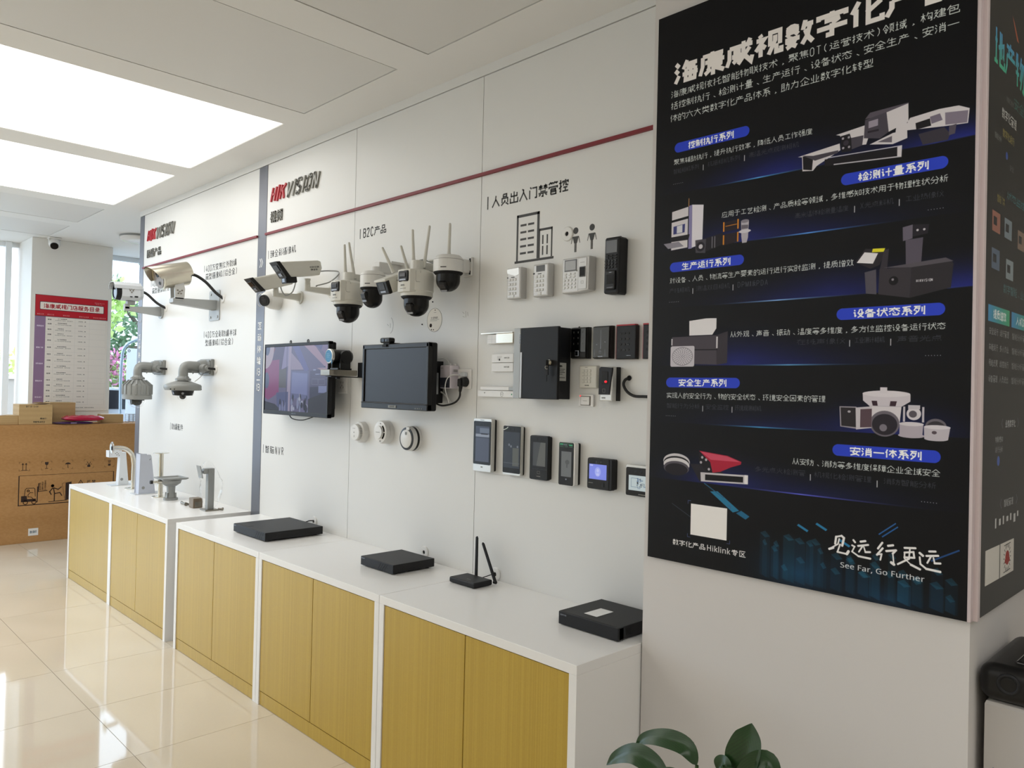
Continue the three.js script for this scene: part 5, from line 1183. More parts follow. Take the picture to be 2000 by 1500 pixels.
// ---------------------------------------------------------------- brackets standing on the far cabinet
{
  const o = onTop('mounting_bracket', 'white sheet steel bracket with a perforated head plate, farthest on the cabinet', 'bracket', -6.272, -1.985);
  part(o, 'base_plate', [b2(-0.055, 0.055, 0, 0.004, -0.075, 0.085, 0.001)], M.lightGrey);
  const col = poly([[-0.03, 0.003], [0.046, 0.003], [0.022, 0.25], [-0.018, 0.25]], 0.05, 0.003); col.rotateY(-Math.PI / 2); col.scale(1, 1, -1); col.index ? 0 : 0;
  const c2 = poly([[-0.046, 0.003], [0.03, 0.003], [0.018, 0.25], [-0.022, 0.25]], 0.06, 0.003); c2.rotateY(-Math.PI / 2); c2.translate(0.03, 0, 0);
  part(o, 'column', [c2], M.bracketWhite);
  part(o, 'head_plate', [bx(0.07, 0.05, 0.004, 0, 0.24, 0.098).translate(0, 0, 0), b2(0.031, 0.035, 0.214, 0.265, 0.01, 0.098), b2(-0.035, -0.031, 0.214, 0.265, 0.01, 0.098)], M.bracketWhite);
  for (const [y, z] of [[0.25, 0.045], [0.24, 0.035], [0.232, 0.045], [0.243, 0.055], [0.228, 0.03]]) part(o, 'hole', cx(0.0035, 0.0035, 0.001, 0.0353, y, z, 10), M.inkGrey);
  part(o, 'knockout', cx(0.0105, 0.0105, 0.001, 0.0302, 0.045, 0.005, 20), M.grey);
}
{
  const o = onTop('pipe_bracket', 'chrome gooseneck pipe with round flanges at base and mouth', 'bracket', -6.012, -1.988);
  part(o, 'base_flange', lathe([[0, 0], [0.058, 0], [0.058, 0.004], [0.02, 0.006], [0, 0.006]], 40), M.steel);
  part(o, 'pipe', tube([[0, 0.004, 0], [0, 0.1, 0], [0, 0.19, 0.001], [0, 0.255, 0.018], [0, 0.293, 0.06], [0, 0.302, 0.105], [0, 0.302, 0.15]], 0.0155, 60, 22), M.steel);
  part(o, 'mouth_flange', [at(lathe([[0.014, 0], [0.046, 0], [0.046, 0.005], [0.032, 0.006], [0.024, 0.003], [0.014, 0.003]], 40), 0, 0.302, 0.15, Math.PI / 2)], M.steel);
  part(o, 'pipe_opening', cz(0.0145, 0.0145, 0.004, 0, 0.302, 0.153), M.blackMatt);
}
{
  const o = onTop('mounting_bracket', 'pale grey tapered sheet bracket with a scalloped top edge', 'bracket', -5.7, -1.965);
  part(o, 'base_plate', [b2(-0.055, 0.06, 0, 0.004, -0.105, 0.085, 0.001)], M.lightGrey);
  const side = (x) => { const g = poly([[0.058, 0.003], [-0.055, 0.003], [-0.024, 0.262], [-0.018, 0.275], [0.0, 0.277], [0.012, 0.273], [0.024, 0.282], [0.05, 0.286], [0.052, 0.284]], 0.004); g.rotateY(-Math.PI / 2); return g.translate(x, 0, 0); };
  part(o, 'side_wall', side(0.042), M.bracketPale); part(o, 'side_wall', side(-0.038), M.bracketPale);
  part(o, 'front_wall', [b2(-0.038, 0.038, 0.003, 0.28, 0.048, 0.052)], M.bracketPale);
  part(o, 'knockout', cx(0.0105, 0.0105, 0.001, 0.0424, 0.045, 0.027, 20), M.grey);
  for (const [y, z] of [[0.24, -0.012], [0.245, -0.016]]) part(o, 'notch', cx(0.003, 0.003, 0.001, 0.0424, y, z, 10), M.inkGrey);
}
{
  const o = onTop('pipe_bracket', 'straight chrome post with a disc flange at each end', 'bracket', -5.476, -1.988);
  part(o, 'base_flange', lathe([[0, 0], [0.055, 0], [0.055, 0.004], [0.02, 0.006], [0, 0.006]], 40), M.steel);
  part(o, 'pipe', cy(0.0165, 0.0165, 0.296).translate(0, 0.152, 0), M.steel);
  part(o, 'top_flange', lathe([[0, 0.298], [0.018, 0.297], [0.052, 0.3], [0.052, 0.304], [0, 0.304]], 40), M.steel);
}
{
  const o = onTop('junction_mount', 'grey pedestal mount with wide square dish top and black cable gland', 'bracket', -5.29, -1.99);
  part(o, 'foot', [lathe([[0, 0], [0.045, 0], [0.045, 0.014], [0.034, 0.018], [0.03, 0.03], [0.026, 0.05], [0.028, 0.095], [0, 0.1]], 40), ...[0.6, 2.2, 3.8, 5.4].map((a) => bx(0.006, 0.04, 0.018, 0, 0.03, 0.032, 0.002).rotateY(a))], M.grey);
  const dish = lathe([[0, 0.09], [0.034, 0.094], [0.06, 0.112], [0.066, 0.135], [0, 0.135]], 40), sq = new THREE.LatheGeometry([[0.1, 0.138], [0.118, 0.145], [0.118, 0.152], [0.104, 0.152], [0.098, 0.144], [0, 0.143]].map((p) => new THREE.Vector2(...p)), 4, Math.PI / 4);
  part(o, 'dish', [dish], M.grey); part(o, 'rim', toCreasedNormals(sq, 0.2), M.grey);
  part(o, 'cable_gland', [cz(0.013, 0.013, 0.03, 0.0, 0.126, 0.075, 6), cz(0.009, 0.009, 0.04, 0.0, 0.126, 0.1)], M.steel, 'metal cable gland');
  part(o, 'gland_cap', [cz(0.0125, 0.0115, 0.016, 0, 0.126, 0.128)], M.rubber, 'black rubber cap');
}
{
  const o = onTop('metal_fitting', 'small brown metal block among loose hardware beside the bagged bracket', 'hardware', -4.875, -1.99);
  part(o, 'block', [b2(-0.035, 0.035, 0, 0.062, -0.03, 0.03, 0.004)], mat(0x7d6f5e, 0.45, 0.6));
  part(o, 'recess', [b2(0.0351, 0.036, 0.008, 0.04, -0.02, 0.02)], M.darkSteel);
  for (const [l, x, z, a] of [['short steel pin lying left of the small brown metal block', -4.96, -1.985, 0.15], ['long steel pin lying farthest left of the small brown metal block', -5.02, -1.972, -0.1]]) {
    const p = onTop('steel_pin', l, 'hardware', x, z, a);
    part(p, 'shaft', [cx(0.009, 0.002, 0.1, 0, 0.01, 0, 14), cx(0.011, 0.011, 0.012, 0.045, 0.011, 0, 14)], M.darkSteel);
  }
  const s = onTop('screw', 'small screw lying on the counter right of the bagged bracket', 'hardware', -4.685, -2.066, 0.6);
  part(s, 'shaft', [cx(0.006, 0.006, 0.028, 0, 0.007, 0, 12), cx(0.009, 0.009, 0.006, 0.016, 0.009, 0, 12)], M.darkSteel);
}
{
  const o = onTop('bagged_bracket', 'grey upright camera arm wrapped in a clear plastic bag', 'bracket', -4.722, -2.015);
  part(o, 'column', [b2(-0.02, 0.02, 0.006, 0.262, -0.018, 0.022, 0.004)], M.grey);
  part(o, 'base', [b2(-0.045, 0.045, 0, 0.008, -0.04, 0.045, 0.002)], M.darkSteel);
  part(o, 'joint', [b2(-0.018, 0.018, 0.228, 0.262, 0.02, 0.048, 0.006), cx(0.013, 0.013, 0.044, 0, 0.244, 0.04)], M.grey);
  part(o, 'head_plate', [bx(0.06, 0.078, 0.004).rotateX(0.22).translate(0, 0.242, 0.068)], M.grey);
  const bag = new THREE.SphereGeometry(1, 40, 34), p = bag.attributes.position; let k = 3;
  const h = (a, b) => Math.sin(a * 7.3 + 2.1 * Math.sin(b * 5.1)) * 0.5 + Math.sin(a * 13.7 - b * 9.2 + 1.3) * 0.3 + Math.sin(b * 17.1 + a * 3.3) * 0.2;
  for (let i = 0; i < p.count; i++) {
    const x = p.getX(i), y = p.getY(i), z = p.getZ(i), f = 1 + 0.1 * h(Math.atan2(x, z), y * 2), w = y > 0 ? 1 - 0.25 * y * y : 1;
    p.setXYZ(i, x * 0.055 * f * w * Math.pow(1 - y * y * 0.3, 0.5), 0.158 + y * 0.152, (z * 0.066 * f * w + (y > 0.2 ? 0.022 * y : -0.006)));
  }
  bag.computeVertexNormals();
  part(o, 'plastic_bag', [bag], M.clearFilm, 'wrinkled clear plastic bag'); void k;
}
// ---------------------------------------------------------------- recorders and router
{
  const o = onTop('video_recorder', 'widest flat black recorder on the counter, farthest of the recorders', 'recorder', -3.776, -1.985, 0.0);
  part(o, 'body', [b2(-0.179, 0.179, 0.006, 0.046, -0.16, 0.163, 0.002)], M.device);
  part(o, 'front_panel', b2(-0.179, 0.179, 0.005, 0.045, 0.158, 0.166, 0.002), M.charcoal);
  part(o, 'top_strip', b2(-0.17, -0.04, 0.0455, 0.0468, 0.12, 0.15), M.charcoal);
  part(o, 'foot', [-1, 1].flatMap((a) => [-1, 1].map((b) => cy(0.01, 0.01, 0.006, 14).translate(a * 0.15, 0.003, b * 0.13))), M.rubber).userData.kind = 'stuff';
  for (let i = 0; i < 4; i++) part(o, 'slash_groove', strokeGeo([[[0.07 + i * 0.022, 0.008], [0.095 + i * 0.022, 0.043]]], 0.003, 0.0006).translate(0, 0, 0.1658), M.blackMatt);
  part(o, 'logo_print', b2(-0.172, -0.148, 0.036, 0.0385, 0.1655, 0.1665), M.silverGlass);
  part(o, 'usb_port', [b2(0.135, 0.142, 0.022, 0.026, 0.1655, 0.1665), b2(0.15, 0.168, 0.022, 0.026, 0.1655, 0.1665)], M.black);
  part(o, 'side_vent', [b2(0.1785, 0.1796, 0.016, 0.034, -0.02, 0.1), cx(0.016, 0.016, 0.001, 0.1792, 0.025, -0.09)], M.black);
}
{
  const o = onTop('video_recorder', 'small square black recorder between the widest recorder and the router', 'recorder', -2.762, -2.023, 0);
  part(o, 'body', [b2(-0.121, 0.121, 0.006, 0.042, -0.11, 0.108, 0.002)], M.device);
  part(o, 'front_panel', b2(-0.121, 0.121, 0.004, 0.0415, 0.104, 0.111, 0.002), M.charcoal);
  part(o, 'foot', [-1, 1].flatMap((a) => [-1, 1].map((b) => cy(0.009, 0.009, 0.006, 14).translate(a * 0.1, 0.003, b * 0.085))), M.rubber).userData.kind = 'stuff';
  for (let i = 0; i < 4; i++) part(o, 'slash_groove', strokeGeo([[[0.01 + i * 0.016, 0.008], [0.034 + i * 0.016, 0.038]]], 0.0026, 0.0006).translate(0, 0, 0.1108), M.blackMatt);
  part(o, 'logo_print', b2(-0.114, -0.092, 0.033, 0.036, 0.1108, 0.1114), M.silverGlass);
  part(o, 'indicator', cz(0.0022, 0.0022, 0.001, 0.078, 0.022, 0.1112, 10), M.black);
  part(o, 'side_vent', [cx(0.012, 0.012, 0.001, 0.1212, 0.024, -0.035), b2(0.1205, 0.1216, 0.014, 0.034, 0.04, 0.06)], M.black);
}
{
  const o = onTop('router', 'small black router with two upright antennas, one leaning', 'router', -2.331, -2.073, 0);
  part(o, 'body', b2(-0.077, 0.076, 0.002, 0.024, -0.05, 0.05, 0.006), M.device);
  part(o, 'foot', [-1, 1].flatMap((a) => [-1, 1].map((b) => cy(0.006, 0.006, 0.003, 12).translate(a * 0.06, 0.0015, b * 0.036))), M.rubber).userData.kind = 'stuff';
  part(o, 'logo_print', bx(0.024, 0.0004, 0.003, 0.012, 0.0243, 0.02), M.inkGrey);
  const ant = (x, lean) => { const g = poly([[-0.0068, 0], [0.0068, 0], [0.0058, 0.158], [0.001, 0.166], [-0.0055, 0.162]], 0.007, 0.0015); g.translate(0, 0, -0.0035); g.rotateZ(lean); return [g.translate(x, 0.016, -0.056), at(cx(0.0065, 0.0065, 0.013, 0, 0, 0, 14), x, 0.014, -0.055)]; };
  part(o, 'antenna', ant(-0.03, 0.0), M.blackMatt); part(o, 'antenna', ant(0.085, 0.5), M.blackMatt);
  part(o, 'lead', tube([[0.0, 0.014, -0.05], [0.01, 0.022, -0.09], [0.016, 0.027, -0.123]], 0.002, 20, 8), M.rubber);
}
{
  const o = onTop('video_recorder', 'nearest black recorder with a white card on top, beside the column', 'recorder', -1.611, -2.06, 0);
  part(o, 'body', [b2(-0.127, 0.127, 0.006, 0.046, -0.115, 0.11, 0.002)], M.device);
  part(o, 'front_panel', b2(-0.127, 0.127, 0.003, 0.0455, 0.085, 0.1145, 0.003), M.charcoal);
  part(o, 'foot', [-1, 1].flatMap((a) => [-1, 1].map((b) => cy(0.009, 0.009, 0.006, 14).translate(a * 0.105, 0.003, b * 0.085))), M.rubber).userData.kind = 'stuff';
  part(o, 'logo_print', strokeGeo(textLines('HIKVISION', 0.0044, 0.005, 0.0048), 0.0009, 0.0004).translate(-0.118, 0.0385, 0.1146), M.silverGlass);
  part(o, 'indicator', cz(0.0025, 0.0025, 0.001, 0.095, 0.03, 0.1148, 10), M.black);
  for (let r = 0; r < 4; r++) for (let c = 0; c < 4; c++) part(o, 'vent_slot', b2(0.1268, 0.1275, 0.016 + r * 0.006, 0.0205 + r * 0.006, 0.045 + c * 0.0085, 0.051 + c * 0.0085), M.black);
  const k = thing('white_card', 'blank white card lying on top of the nearest black recorder', 'card', [-1.632, TOP + 0.0465, -2.03], 0);
  part(k, 'card', b2(-0.027, 0.027, 0, 0.001, -0.044, 0.044), M.whiteGloss);
}
grommet(-3.772, 0.748, 'round white cable cover on the wall behind the widest recorder');
grommet(-2.79, 0.742, 'round white cable cover on the wall behind the small square recorder');
grommet(-2.313, 0.73, 'round white cable cover on the wall behind the router');
grommet(-1.54, 0.752, 'round white cable cover behind the nearest recorder, beside the column');
cable([[-3.79, TOP + 0.038, -2.145], [-3.785, TOP + 0.046, -2.17], [-3.775, TOP + 0.045, ZW]], 0.003, M.rubber, 'short black lead from the widest recorder to the wall');
// ---------------------------------------------------------------- cartons at the far end
{
  const X = -8.1, z0 = -2.93, z1 = -1.2, Hc = 1.075, W = z1 - z0;
  const o = thing('carton', 'very large brown carton printed with handling symbols and a forklift panel', 'box', [X - 0.24, 0, (z0 + z1) / 2]);
  const hw = W / 2;
  part(o, 'body', b2(-0.24, 0.24, 0, Hc, -hw, hw, 0.004), M.kraft);
  part(o, 'top_flap', [b2(-0.236, -0.002, Hc - 0.001, Hc + 0.004, -hw + 0.004, hw - 0.004), b2(0.002, 0.238, Hc - 0.001, Hc + 0.004, -hw + 0.004, hw - 0.004)], M.kraft);
  // print: u runs along -z (to the right in the picture), v up
  const L = [], F = [], zc = (z0 + z1) / 2, P = (z, y) => [-(z), y];
  const line = (...pts) => L.push(pts.map(([z, y]) => P(z, y)));
  const T = 0.0035;
  const strokes = (lw) => { const g = strokeGeo(L.splice(0), lw, 0.0006); F.push(g); };
  for (const z of [-1.737, -1.915, -2.091, -2.271, -2.453]) { // corner marks round each symbol
    const a = 0.042, b = 0.04, y = 0.7, c = 0.016;
    for (const s of [-1, 1]) for (const t of [-1, 1]) line([z + s * (a - c), y + t * b], [z + s * a, y + t * b], [z + s * a, y + t * (b - c)]);
  }
  strokes(0.002);
  for (const d of [-0.013, 0.013]) { line([-1.737 + d, 0.667], [-1.737 + d, 0.725]); line([-1.737 + d - 0.007, 0.715], [-1.737 + d, 0.728], [-1.737 + d + 0.007, 0.715]); }
  line([-1.712, 0.664], [-1.762, 0.664]); line([-1.915, 0.71], [-1.915, 0.675]); line([-1.902, 0.672], [-1.928, 0.672]);
  line([-2.091, 0.705], [-2.091, 0.672], [-2.097, 0.67]); line([-2.271, 0.69], [-2.255, 0.72]); line([-2.271, 0.69], [-2.287, 0.718]); line([-2.252, 0.7], [-2.246, 0.69]); line([-2.29, 0.7], [-2.296, 0.69]);
  line([-2.44, 0.722], [-2.466, 0.722]); line([-2.44, 0.712], [-2.466, 0.712]); line([-2.443, 0.703], [-2.463, 0.703]); strokes(0.0045);
  const fill = (pts) => F.push(poly(pts.map(([z, y]) => P(z, y)), 0.0006));
  fill([[-1.9, 0.732], [-1.902, 0.712], [-1.91, 0.704], [-1.92, 0.704], [-1.928, 0.712], [-1.93, 0.732]]);
  fill([[-2.066, 0.703], [-2.074, 0.715], [-2.091, 0.72], [-2.108, 0.715], [-2.116, 0.703]]);
  fill([[-2.258, 0.69], [-2.258, 0.668], [-2.284, 0.668], [-2.284, 0.69]]); fill([[-2.442, 0.69], [-2.442, 0.67], [-2.464, 0.67], [-2.464, 0.69]]);
  // frame
  line([-1.697, 0.345], [-1.697, 0.615]); line([-2.493, 0.345], [-2.493, 0.615]); line([-1.692, 0.345], [-2.497, 0.345]); strokes(0.008);
  line([-1.697, 0.615], [-2.493, 0.613]); strokes(0.003);
  // forklift
  fill([[-1.717, 0.4], [-1.835, 0.4], [-1.835, 0.375], [-1.717, 0.375]]); fill([[-1.717, 0.43], [-1.717, 0.398], [-1.765, 0.398], [-1.762, 0.43]]);
  line([-1.742, 0.42], [-1.748, 0.485], [-1.758, 0.498], [-1.815, 0.498], [-1.825, 0.49], [-1.83, 0.42]); line([-1.772, 0.415], [-1.772, 0.44], [-1.788, 0.458], [-1.812, 0.455]); line([-1.775, 0.42], [-1.8, 0.415], [-1.815, 0.395]); strokes(0.005);
  const ring = (z, y, r) => line(...Array.from({ length: 19 }, (_, i) => [z + Math.cos(i / 18 * 6.2832) * r, y + Math.sin(i / 18 * 6.2832) * r]));
  ring(-1.752, 0.37, 0.017); ring(-1.82, 0.37, 0.017); ring(-1.772, 0.475, 0.008); strokes(0.006);
  line([-1.845, 0.365], [-1.847, 0.51]); line([-1.852, 0.46], [-1.856, 0.54]); strokes(0.008); line([-1.852, 0.463], [-1.926, 0.468]); strokes(0.006);
  [1.872, 1.892, 1.914].forEach((z, i) => { for (const p of textLines(['0B2K04I0B', '2B0K4I0B20', '0I4B2K00B4KI'][i], 0.008, 0.012, 0.0125)) L.push(p.map(([u, v]) => [z + v * 1, 0.475 + u])); }); strokes(0.002);
  // falling figure kicking a cabinet
  ring(-1.968, 0.508, 0.006); strokes(0.013);
  line([-1.975, 0.49], [-1.985, 0.44], [-1.985, 0.4], [-1.985, 0.366]); line([-1.985, 0.435], [-2.03, 0.44], [-2.048, 0.41]); line([-1.978, 0.488], [-2.015, 0.472], [-2.043, 0.494]); line([-1.97, 0.488], [-1.945, 0.455], [-1.96, 0.425]); strokes(0.0085);
  line([-1.937, 0.362], [-2.09, 0.366]); strokes(0.006); fill([[-2.076, 0.53], [-2.076, 0.37], [-2.126, 0.37], [-2.126, 0.538]]); line([-2.076, 0.53], [-2.048, 0.525], [-2.072, 0.37]); strokes(0.0025);
  line([-2.183, 0.51], [-2.204, 0.545], [-2.225, 0.51], [-2.183, 0.51]); strokes(0.006); line([-2.204, 0.53], [-2.204, 0.517]); strokes(0.004);
  F.push(strokeGeo(textLines('严禁', 0.03, 0.03, 0.045).map((p) => p.map(([u, v]) => [2.258 + u, 0.54 + v])), 0.004, 0.0006));
  const g = merge(F); g.rotateY(Math.PI / 2); g.translate(0.24, 0, 0); // u -> -z
  const q = g.attributes.position; for (let i = 0; i < q.count; i++) q.setZ(i, q.getZ(i) - zc);
  part(o, 'print', g, mat(0x2c1a12, 0.8));
  part(o, 'label_sticker', [bx(0.08, 0.066, 0.0012, 0, 0, 0, 0).rotateY(Math.PI / 2).translate(0.2406, 0.096, -1.821 - zc)], M.whiteGloss);
  const st = strokeGeo([[[-0.024, 0.012], [-0.024, -0.012]], [[-0.018, 0.012], [-0.018, -0.012]], [[-0.01, 0.01], [-0.01, -0.012]], [[0, 0.014], [0, -0.012]], [[0.006, 0.01], [0.006, -0.012]], [[0.014, 0.012], [0.014, -0.01]], [[0.022, 0.014], [0.022, -0.01]]], 0.0045, 0.0004);
  part(o, 'label_print', st.rotateY(Math.PI / 2).translate(0.2412, 0.096, -1.821 - zc), mat(0x3f5a6a, 0.7));
}
{
  const Y = 1.0795;
  const box = (name, label, x, zc, dx, h, dz, m, turn, draw) => { const o = thing(name, label, 'box', [x, Y, zc], turn); part(o, 'body', b2(-dx / 2, dx / 2, 0, h, -dz / 2, dz / 2, 0.003), m); if (draw) draw(o, dx / 2, h, dz / 2); return o; };
  box('cardboard_box', 'low cardboard box at the left edge of the picture on the large carton', -8.24, -1.57, 0.2, 0.085, 0.23, M.kraftLight, 0.02, (o, a, h, b) => { part(o, 'tape', b2(-a, a + 0.001, h, h + 0.0012, -0.02, 0.02), M.tape); });
  box('cardboard_box', 'tall cardboard box with torn tape and black stamped text, front of the two tall boxes', -8.25, -1.823, 0.24, 0.185, 0.27, M.kraftLight, 0, (o, a, h, b) => {
    part(o, 'print', [strokeGeo([...textLines('04T 0I CI2F', 0.011, 0.014, 0.015).map((p) => p.map(([u, v]) => [u - 0.08, v + h - 0.012])), ...textLines('规格0I', 0.014, 0.014, 0.018).map((p) => p.map(([u, v]) => [u + 0.035, v + 0.062])), ...textLines('客服电话0C0', 0.012, 0.012, 0.0165).map((p) => p.map(([u, v]) => [u - 0.02, v + 0.03]))].filter((p) => p.length), 0.0024, 0.0005).rotateY(Math.PI / 2).translate(a, 0, 0)], M.ink);
    part(o, 'torn_flap', [at(bx(0.22, 0.003, 0.16), 0.01, h + 0.006, -0.03, 0.09, 0, 0.03), at(bx(0.12, 0.003, 0.1), 0.03, h + 0.012, -0.07, -0.1, 0.3, 0.05)], M.kraftLight);
  }).userData.label = 'tall cardboard box with torn tape and black stamped text on the large carton';
  box('cardboard_box', 'tall cardboard box behind the stamped box, no text showing', -8.42, -2.09, 0.18, 0.2, 0.22, M.kraftLight, 0.04);
  box('cardboard_box', 'small cardboard box with a pale lid, right end of the large carton', -8.33, -2.52, 0.16, 0.085, 0.2, M.kraftLight, -0.06, (o, a, h, b) => { part(o, 'lid', b2(-a + 0.005, a - 0.004, h, h + 0.003, -b + 0.006, b - 0.006), mat(0xd6cdbd, 0.6)); });
  const soft = (w, h, d, k) => { const g = new THREE.SphereGeometry(1, 40, 20), p = g.attributes.position; for (let i = 0; i < p.count; i++) { const x = p.getX(i), y = p.getY(i), z = p.getZ(i), s = (v) => Math.sign(v) * Math.pow(Math.abs(v), 0.55), f = 1 + k * Math.sin(x * 9 + z * 13) * Math.sin(z * 7 - x * 4); p.setXYZ(i, s(x) * w / 2, (y + 1) / 2 * h * f, s(z) * d / 2); } g.computeVertexNormals(); return g; };
  const a = thing('pouch', 'flat purple plastic pouch under the red bag on the large carton', 'bag', [-8.17, Y, -2.14], 0.05);
  part(a, 'body', soft(0.19, 0.022, 0.34, 0.06), mat(0x3d2a5c, 0.22)); part(a, 'print', [at(bx(0.002, 0.008, 0.05), 0.093, 0.0125, 0.02, 0, 0, 0.3)], mat(0xb9a6c8, 0.5));
  const b = thing('shopping_bag', 'crumpled bright red plastic bag lying on the purple pouch', 'bag', [-8.18, Y + 0.026, -2.23], 0.06);
  part(b, 'body', soft(0.2, 0.052, 0.36, 0.16), mat(0xb50d3c, 0.25, 0, { clearcoat: 0.4 }));
  const w = thing('wire_basket', 'small grey wire basket on the right end of the large carton', 'basket', [-8.34, Y, -2.74], 0);
  const bars = []; for (let i = 0; i <= 5; i++) bars.push(bar([-0.05, 0.012 + i * 0.014, 0.06], [-0.05, 0.012 + i * 0.014, -0.06], 0.0018, 0.0018, 6), bar([0.05, 0.012 + i * 0.014, 0.06], [0.05, 0.012 + i * 0.014, -0.06], 0.0018, 0.0018, 6));
  for (const x of [-0.05, 0.05]) for (const z of [-0.06, -0.02, 0.02, 0.06]) bars.push(bar([x, 0, z], [x, 0.085, z], 0.002, 0.002, 6));
  for (const z of [-0.06, 0.06]) for (const y of [0.002, 0.084]) bars.push(bar([-0.05, y, z], [0.05, y, z], 0.0025, 0.0025, 6));
  part(w, 'wires', bars, M.darkSteel);
}
// ---------------------------------------------------------------- service list poster, mini camera, surface light
{
  const W = 0.655, Hp = 1.14, S = 1500, tex = canvasTex(Math.round(W * S), Math.round(Hp * S), (g, w, h) => {
    const m = (v) => v * S;
    g.fillStyle = '#efeae4'; g.fillRect(0, 0, w, h); g.fillStyle = '#c2182b'; g.fillRect(0, 0, w, m(0.21));
    g.strokeStyle = '#4a3a42'; g.lineWidth = 10; g.strokeRect(0, 0, w, m(0.21));
    g.fillStyle = '#f6efe9'; g.strokeStyle = '#3c3440'; g.lineWidth = 8; g.beginPath(); g.roundRect(m(0.042), m(0.068), m(0.575), m(0.076), 14); g.fill(); g.stroke();
    g.strokeStyle = '#b3303c'; strokeText(g, '海康威视门店服务目录', m(0.076), m(0.085), m(0.044), m(0.043), 10, m(0.0508));
    g.strokeStyle = '#e0b8b6'; for (const [x, t] of [[0.02, '服务分类'], [0.108, '服务项目'], [0.245, '服务内容'.replace('内容', '目录')], [0.39, '服务行业目录'], [0.52, '安全运行服务目录']]) strokeText(g, t, m(x), m(0.185), m(0.012), m(0.011), 2, m(0.015));
    strokeText(g, '服务目录从业', m(0.53), m(0.036), m(0.011), m(0.006), 2, m(0.016)); strokeText(g, '目录从业', m(0.54), m(0.05), m(0.011), m(0.006), 2, m(0.016));
    g.fillStyle = '#94799c'; g.fillRect(0, m(0.212), m(0.094), m(0.9));
    g.strokeStyle = '#d4d0cc'; g.lineWidth = 2;
    const rows = [0.212, 0.255, 0.31, 0.36, 0.417, 0.487, 0.555, 0.616, 0.68, 0.745, 0.81, 0.862, 0.915, 0.97, 1.025, 1.08];
    for (const r of rows) { g.beginPath(); g.moveTo(m(0.094), m(r)); g.lineTo(m(0.64), m(r)); g.stroke(); }
    for (const x of [0.094, 0.165, 0.355, 0.487, 0.64]) { g.beginPath(); g.moveTo(m(x), m(0.212)); g.lineTo(m(x), m(1.08)); g.stroke(); }
    g.strokeStyle = '#eadff0'; for (const [y, t] of [[0.3, '视频监控'], [0.512, '智能门禁'], [0.67, '安防音频'], [0.84, '智能停车'.replace('停', '运')], [1.0, '安全运行']]) strokeText(g, t, m(0.018), m(y), m(0.014), m(0.013), 3, m(0.0155));
    g.strokeStyle = '#3b3a3c';
    rows.slice(0, -1).forEach((r, i) => {
      strokeText(g, ['安装', '检测', '维护', '保障'][i % 4].replace('装', '全').replace('护', '保'), m(0.112), m(r + 0.02), m(0.0155), m(0.012), 3, m(0.017));
      strokeText(g, ['上门检测服务', '安全检测服务', '设备维保', '系列升级'][i % 4].replace('上', '从'), m(0.2), m(r + 0.012), m(0.0115), m(0.0085), 2.2, m(0.014));
      g.globalAlpha = 0.75; strokeText(g, ['对设备进行检测、实时运行', '从人员作业进行安全保障', '设备状态检测、提升效率'][i % 3], m(0.178), m(r + 0.028), m(0.01), m(0.0075), 1.6, m(0.0132)); g.globalAlpha = 1;
      strokeText(g, ['200元', '400元', '220元'][i % 3].replace('元', '元') + '、用', m(0.385), m(r + 0.025), m(0.0115), m(0.008), 2, m(0.0145));
    });
    g.globalAlpha = 0.8; strokeText(g, '从安全运行对设备进行检测、物联网技术服务', m(0.3), m(1.105), m(0.009), m(0.0075), 1.8, m(0.0125)); strokeText(g, '提升安全效率', m(0.3), m(1.122), m(0.009), m(0.0075), 1.8, m(0.0125));
  });
  const o = thing('poster', 'white service list poster with a red header on the far pillar', 'poster', [-8.62, 1.19, -2.225], Math.PI / 2);
  o.rotation.z = 0.0;
  part(o, 'board', b2(-W / 2, W / 2, 0, Hp, 0.0005, 0.008), M.whiteGloss);
  part(o, 'print', quad(W, Hp, 0, Hp / 2, 0.0086), mat(0xffffff, 0.35, 0, { map: tex }));
}
{
  const o = thing('mini_camera', 'small white ball camera under the ceiling in front of the far pillar', 'security camera', [-8.5, CEIL, -2.02], 0);
  part(o, 'base', [b2(-0.04, 0.04, -0.02, 0, -0.055, 0.055, 0.008), b2(-0.02, 0.02, -0.05, -0.015, -0.05, -0.03, 0.004), b2(-0.02, 0.02, -0.05, -0.015, 0.03, 0.05, 0.004)], M.whiteGloss);
  part(o, 'screw', [cy(0.006, 0.006, 0.004).translate(0.02, -0.02, 0.045)], M.inkGrey); part(o, 'screw', [cy(0.006, 0.006, 0.004).translate(0.02, -0.02, -0.045)], M.inkGrey);
  part(o, 'ball', new THREE.SphereGeometry(0.052, 36, 24).translate(0.005, -0.058, 0), M.whiteGloss);
  const q = new THREE.Quaternion().setFromUnitVectors(V(0, 0, 1), V(0.72, -0.66, 0.16).normalize());
  part(o, 'lens', [cz(0.036, 0.034, 0.012, 0, 0, 0.046).applyQuaternion(q).translate(0.005, -0.058, 0)], M.lens);
}
{
  const o = thing('surface_light', 'round flat white surface light on the ceiling beside the far end of the wall', 'ceiling light', [-7.76, CEIL, -2.56]);
  part(o, 'base', [cy(0.17, 0.17, 0.018, 48).translate(0, -0.009, 0)], M.grey);
  part(o, 'shade', lathe([[0.0, -0.062], [0.1, -0.06], [0.155, -0.046], [0.172, -0.03], [0.17, -0.018], [0, -0.018]], 56), M.whiteGloss);
}
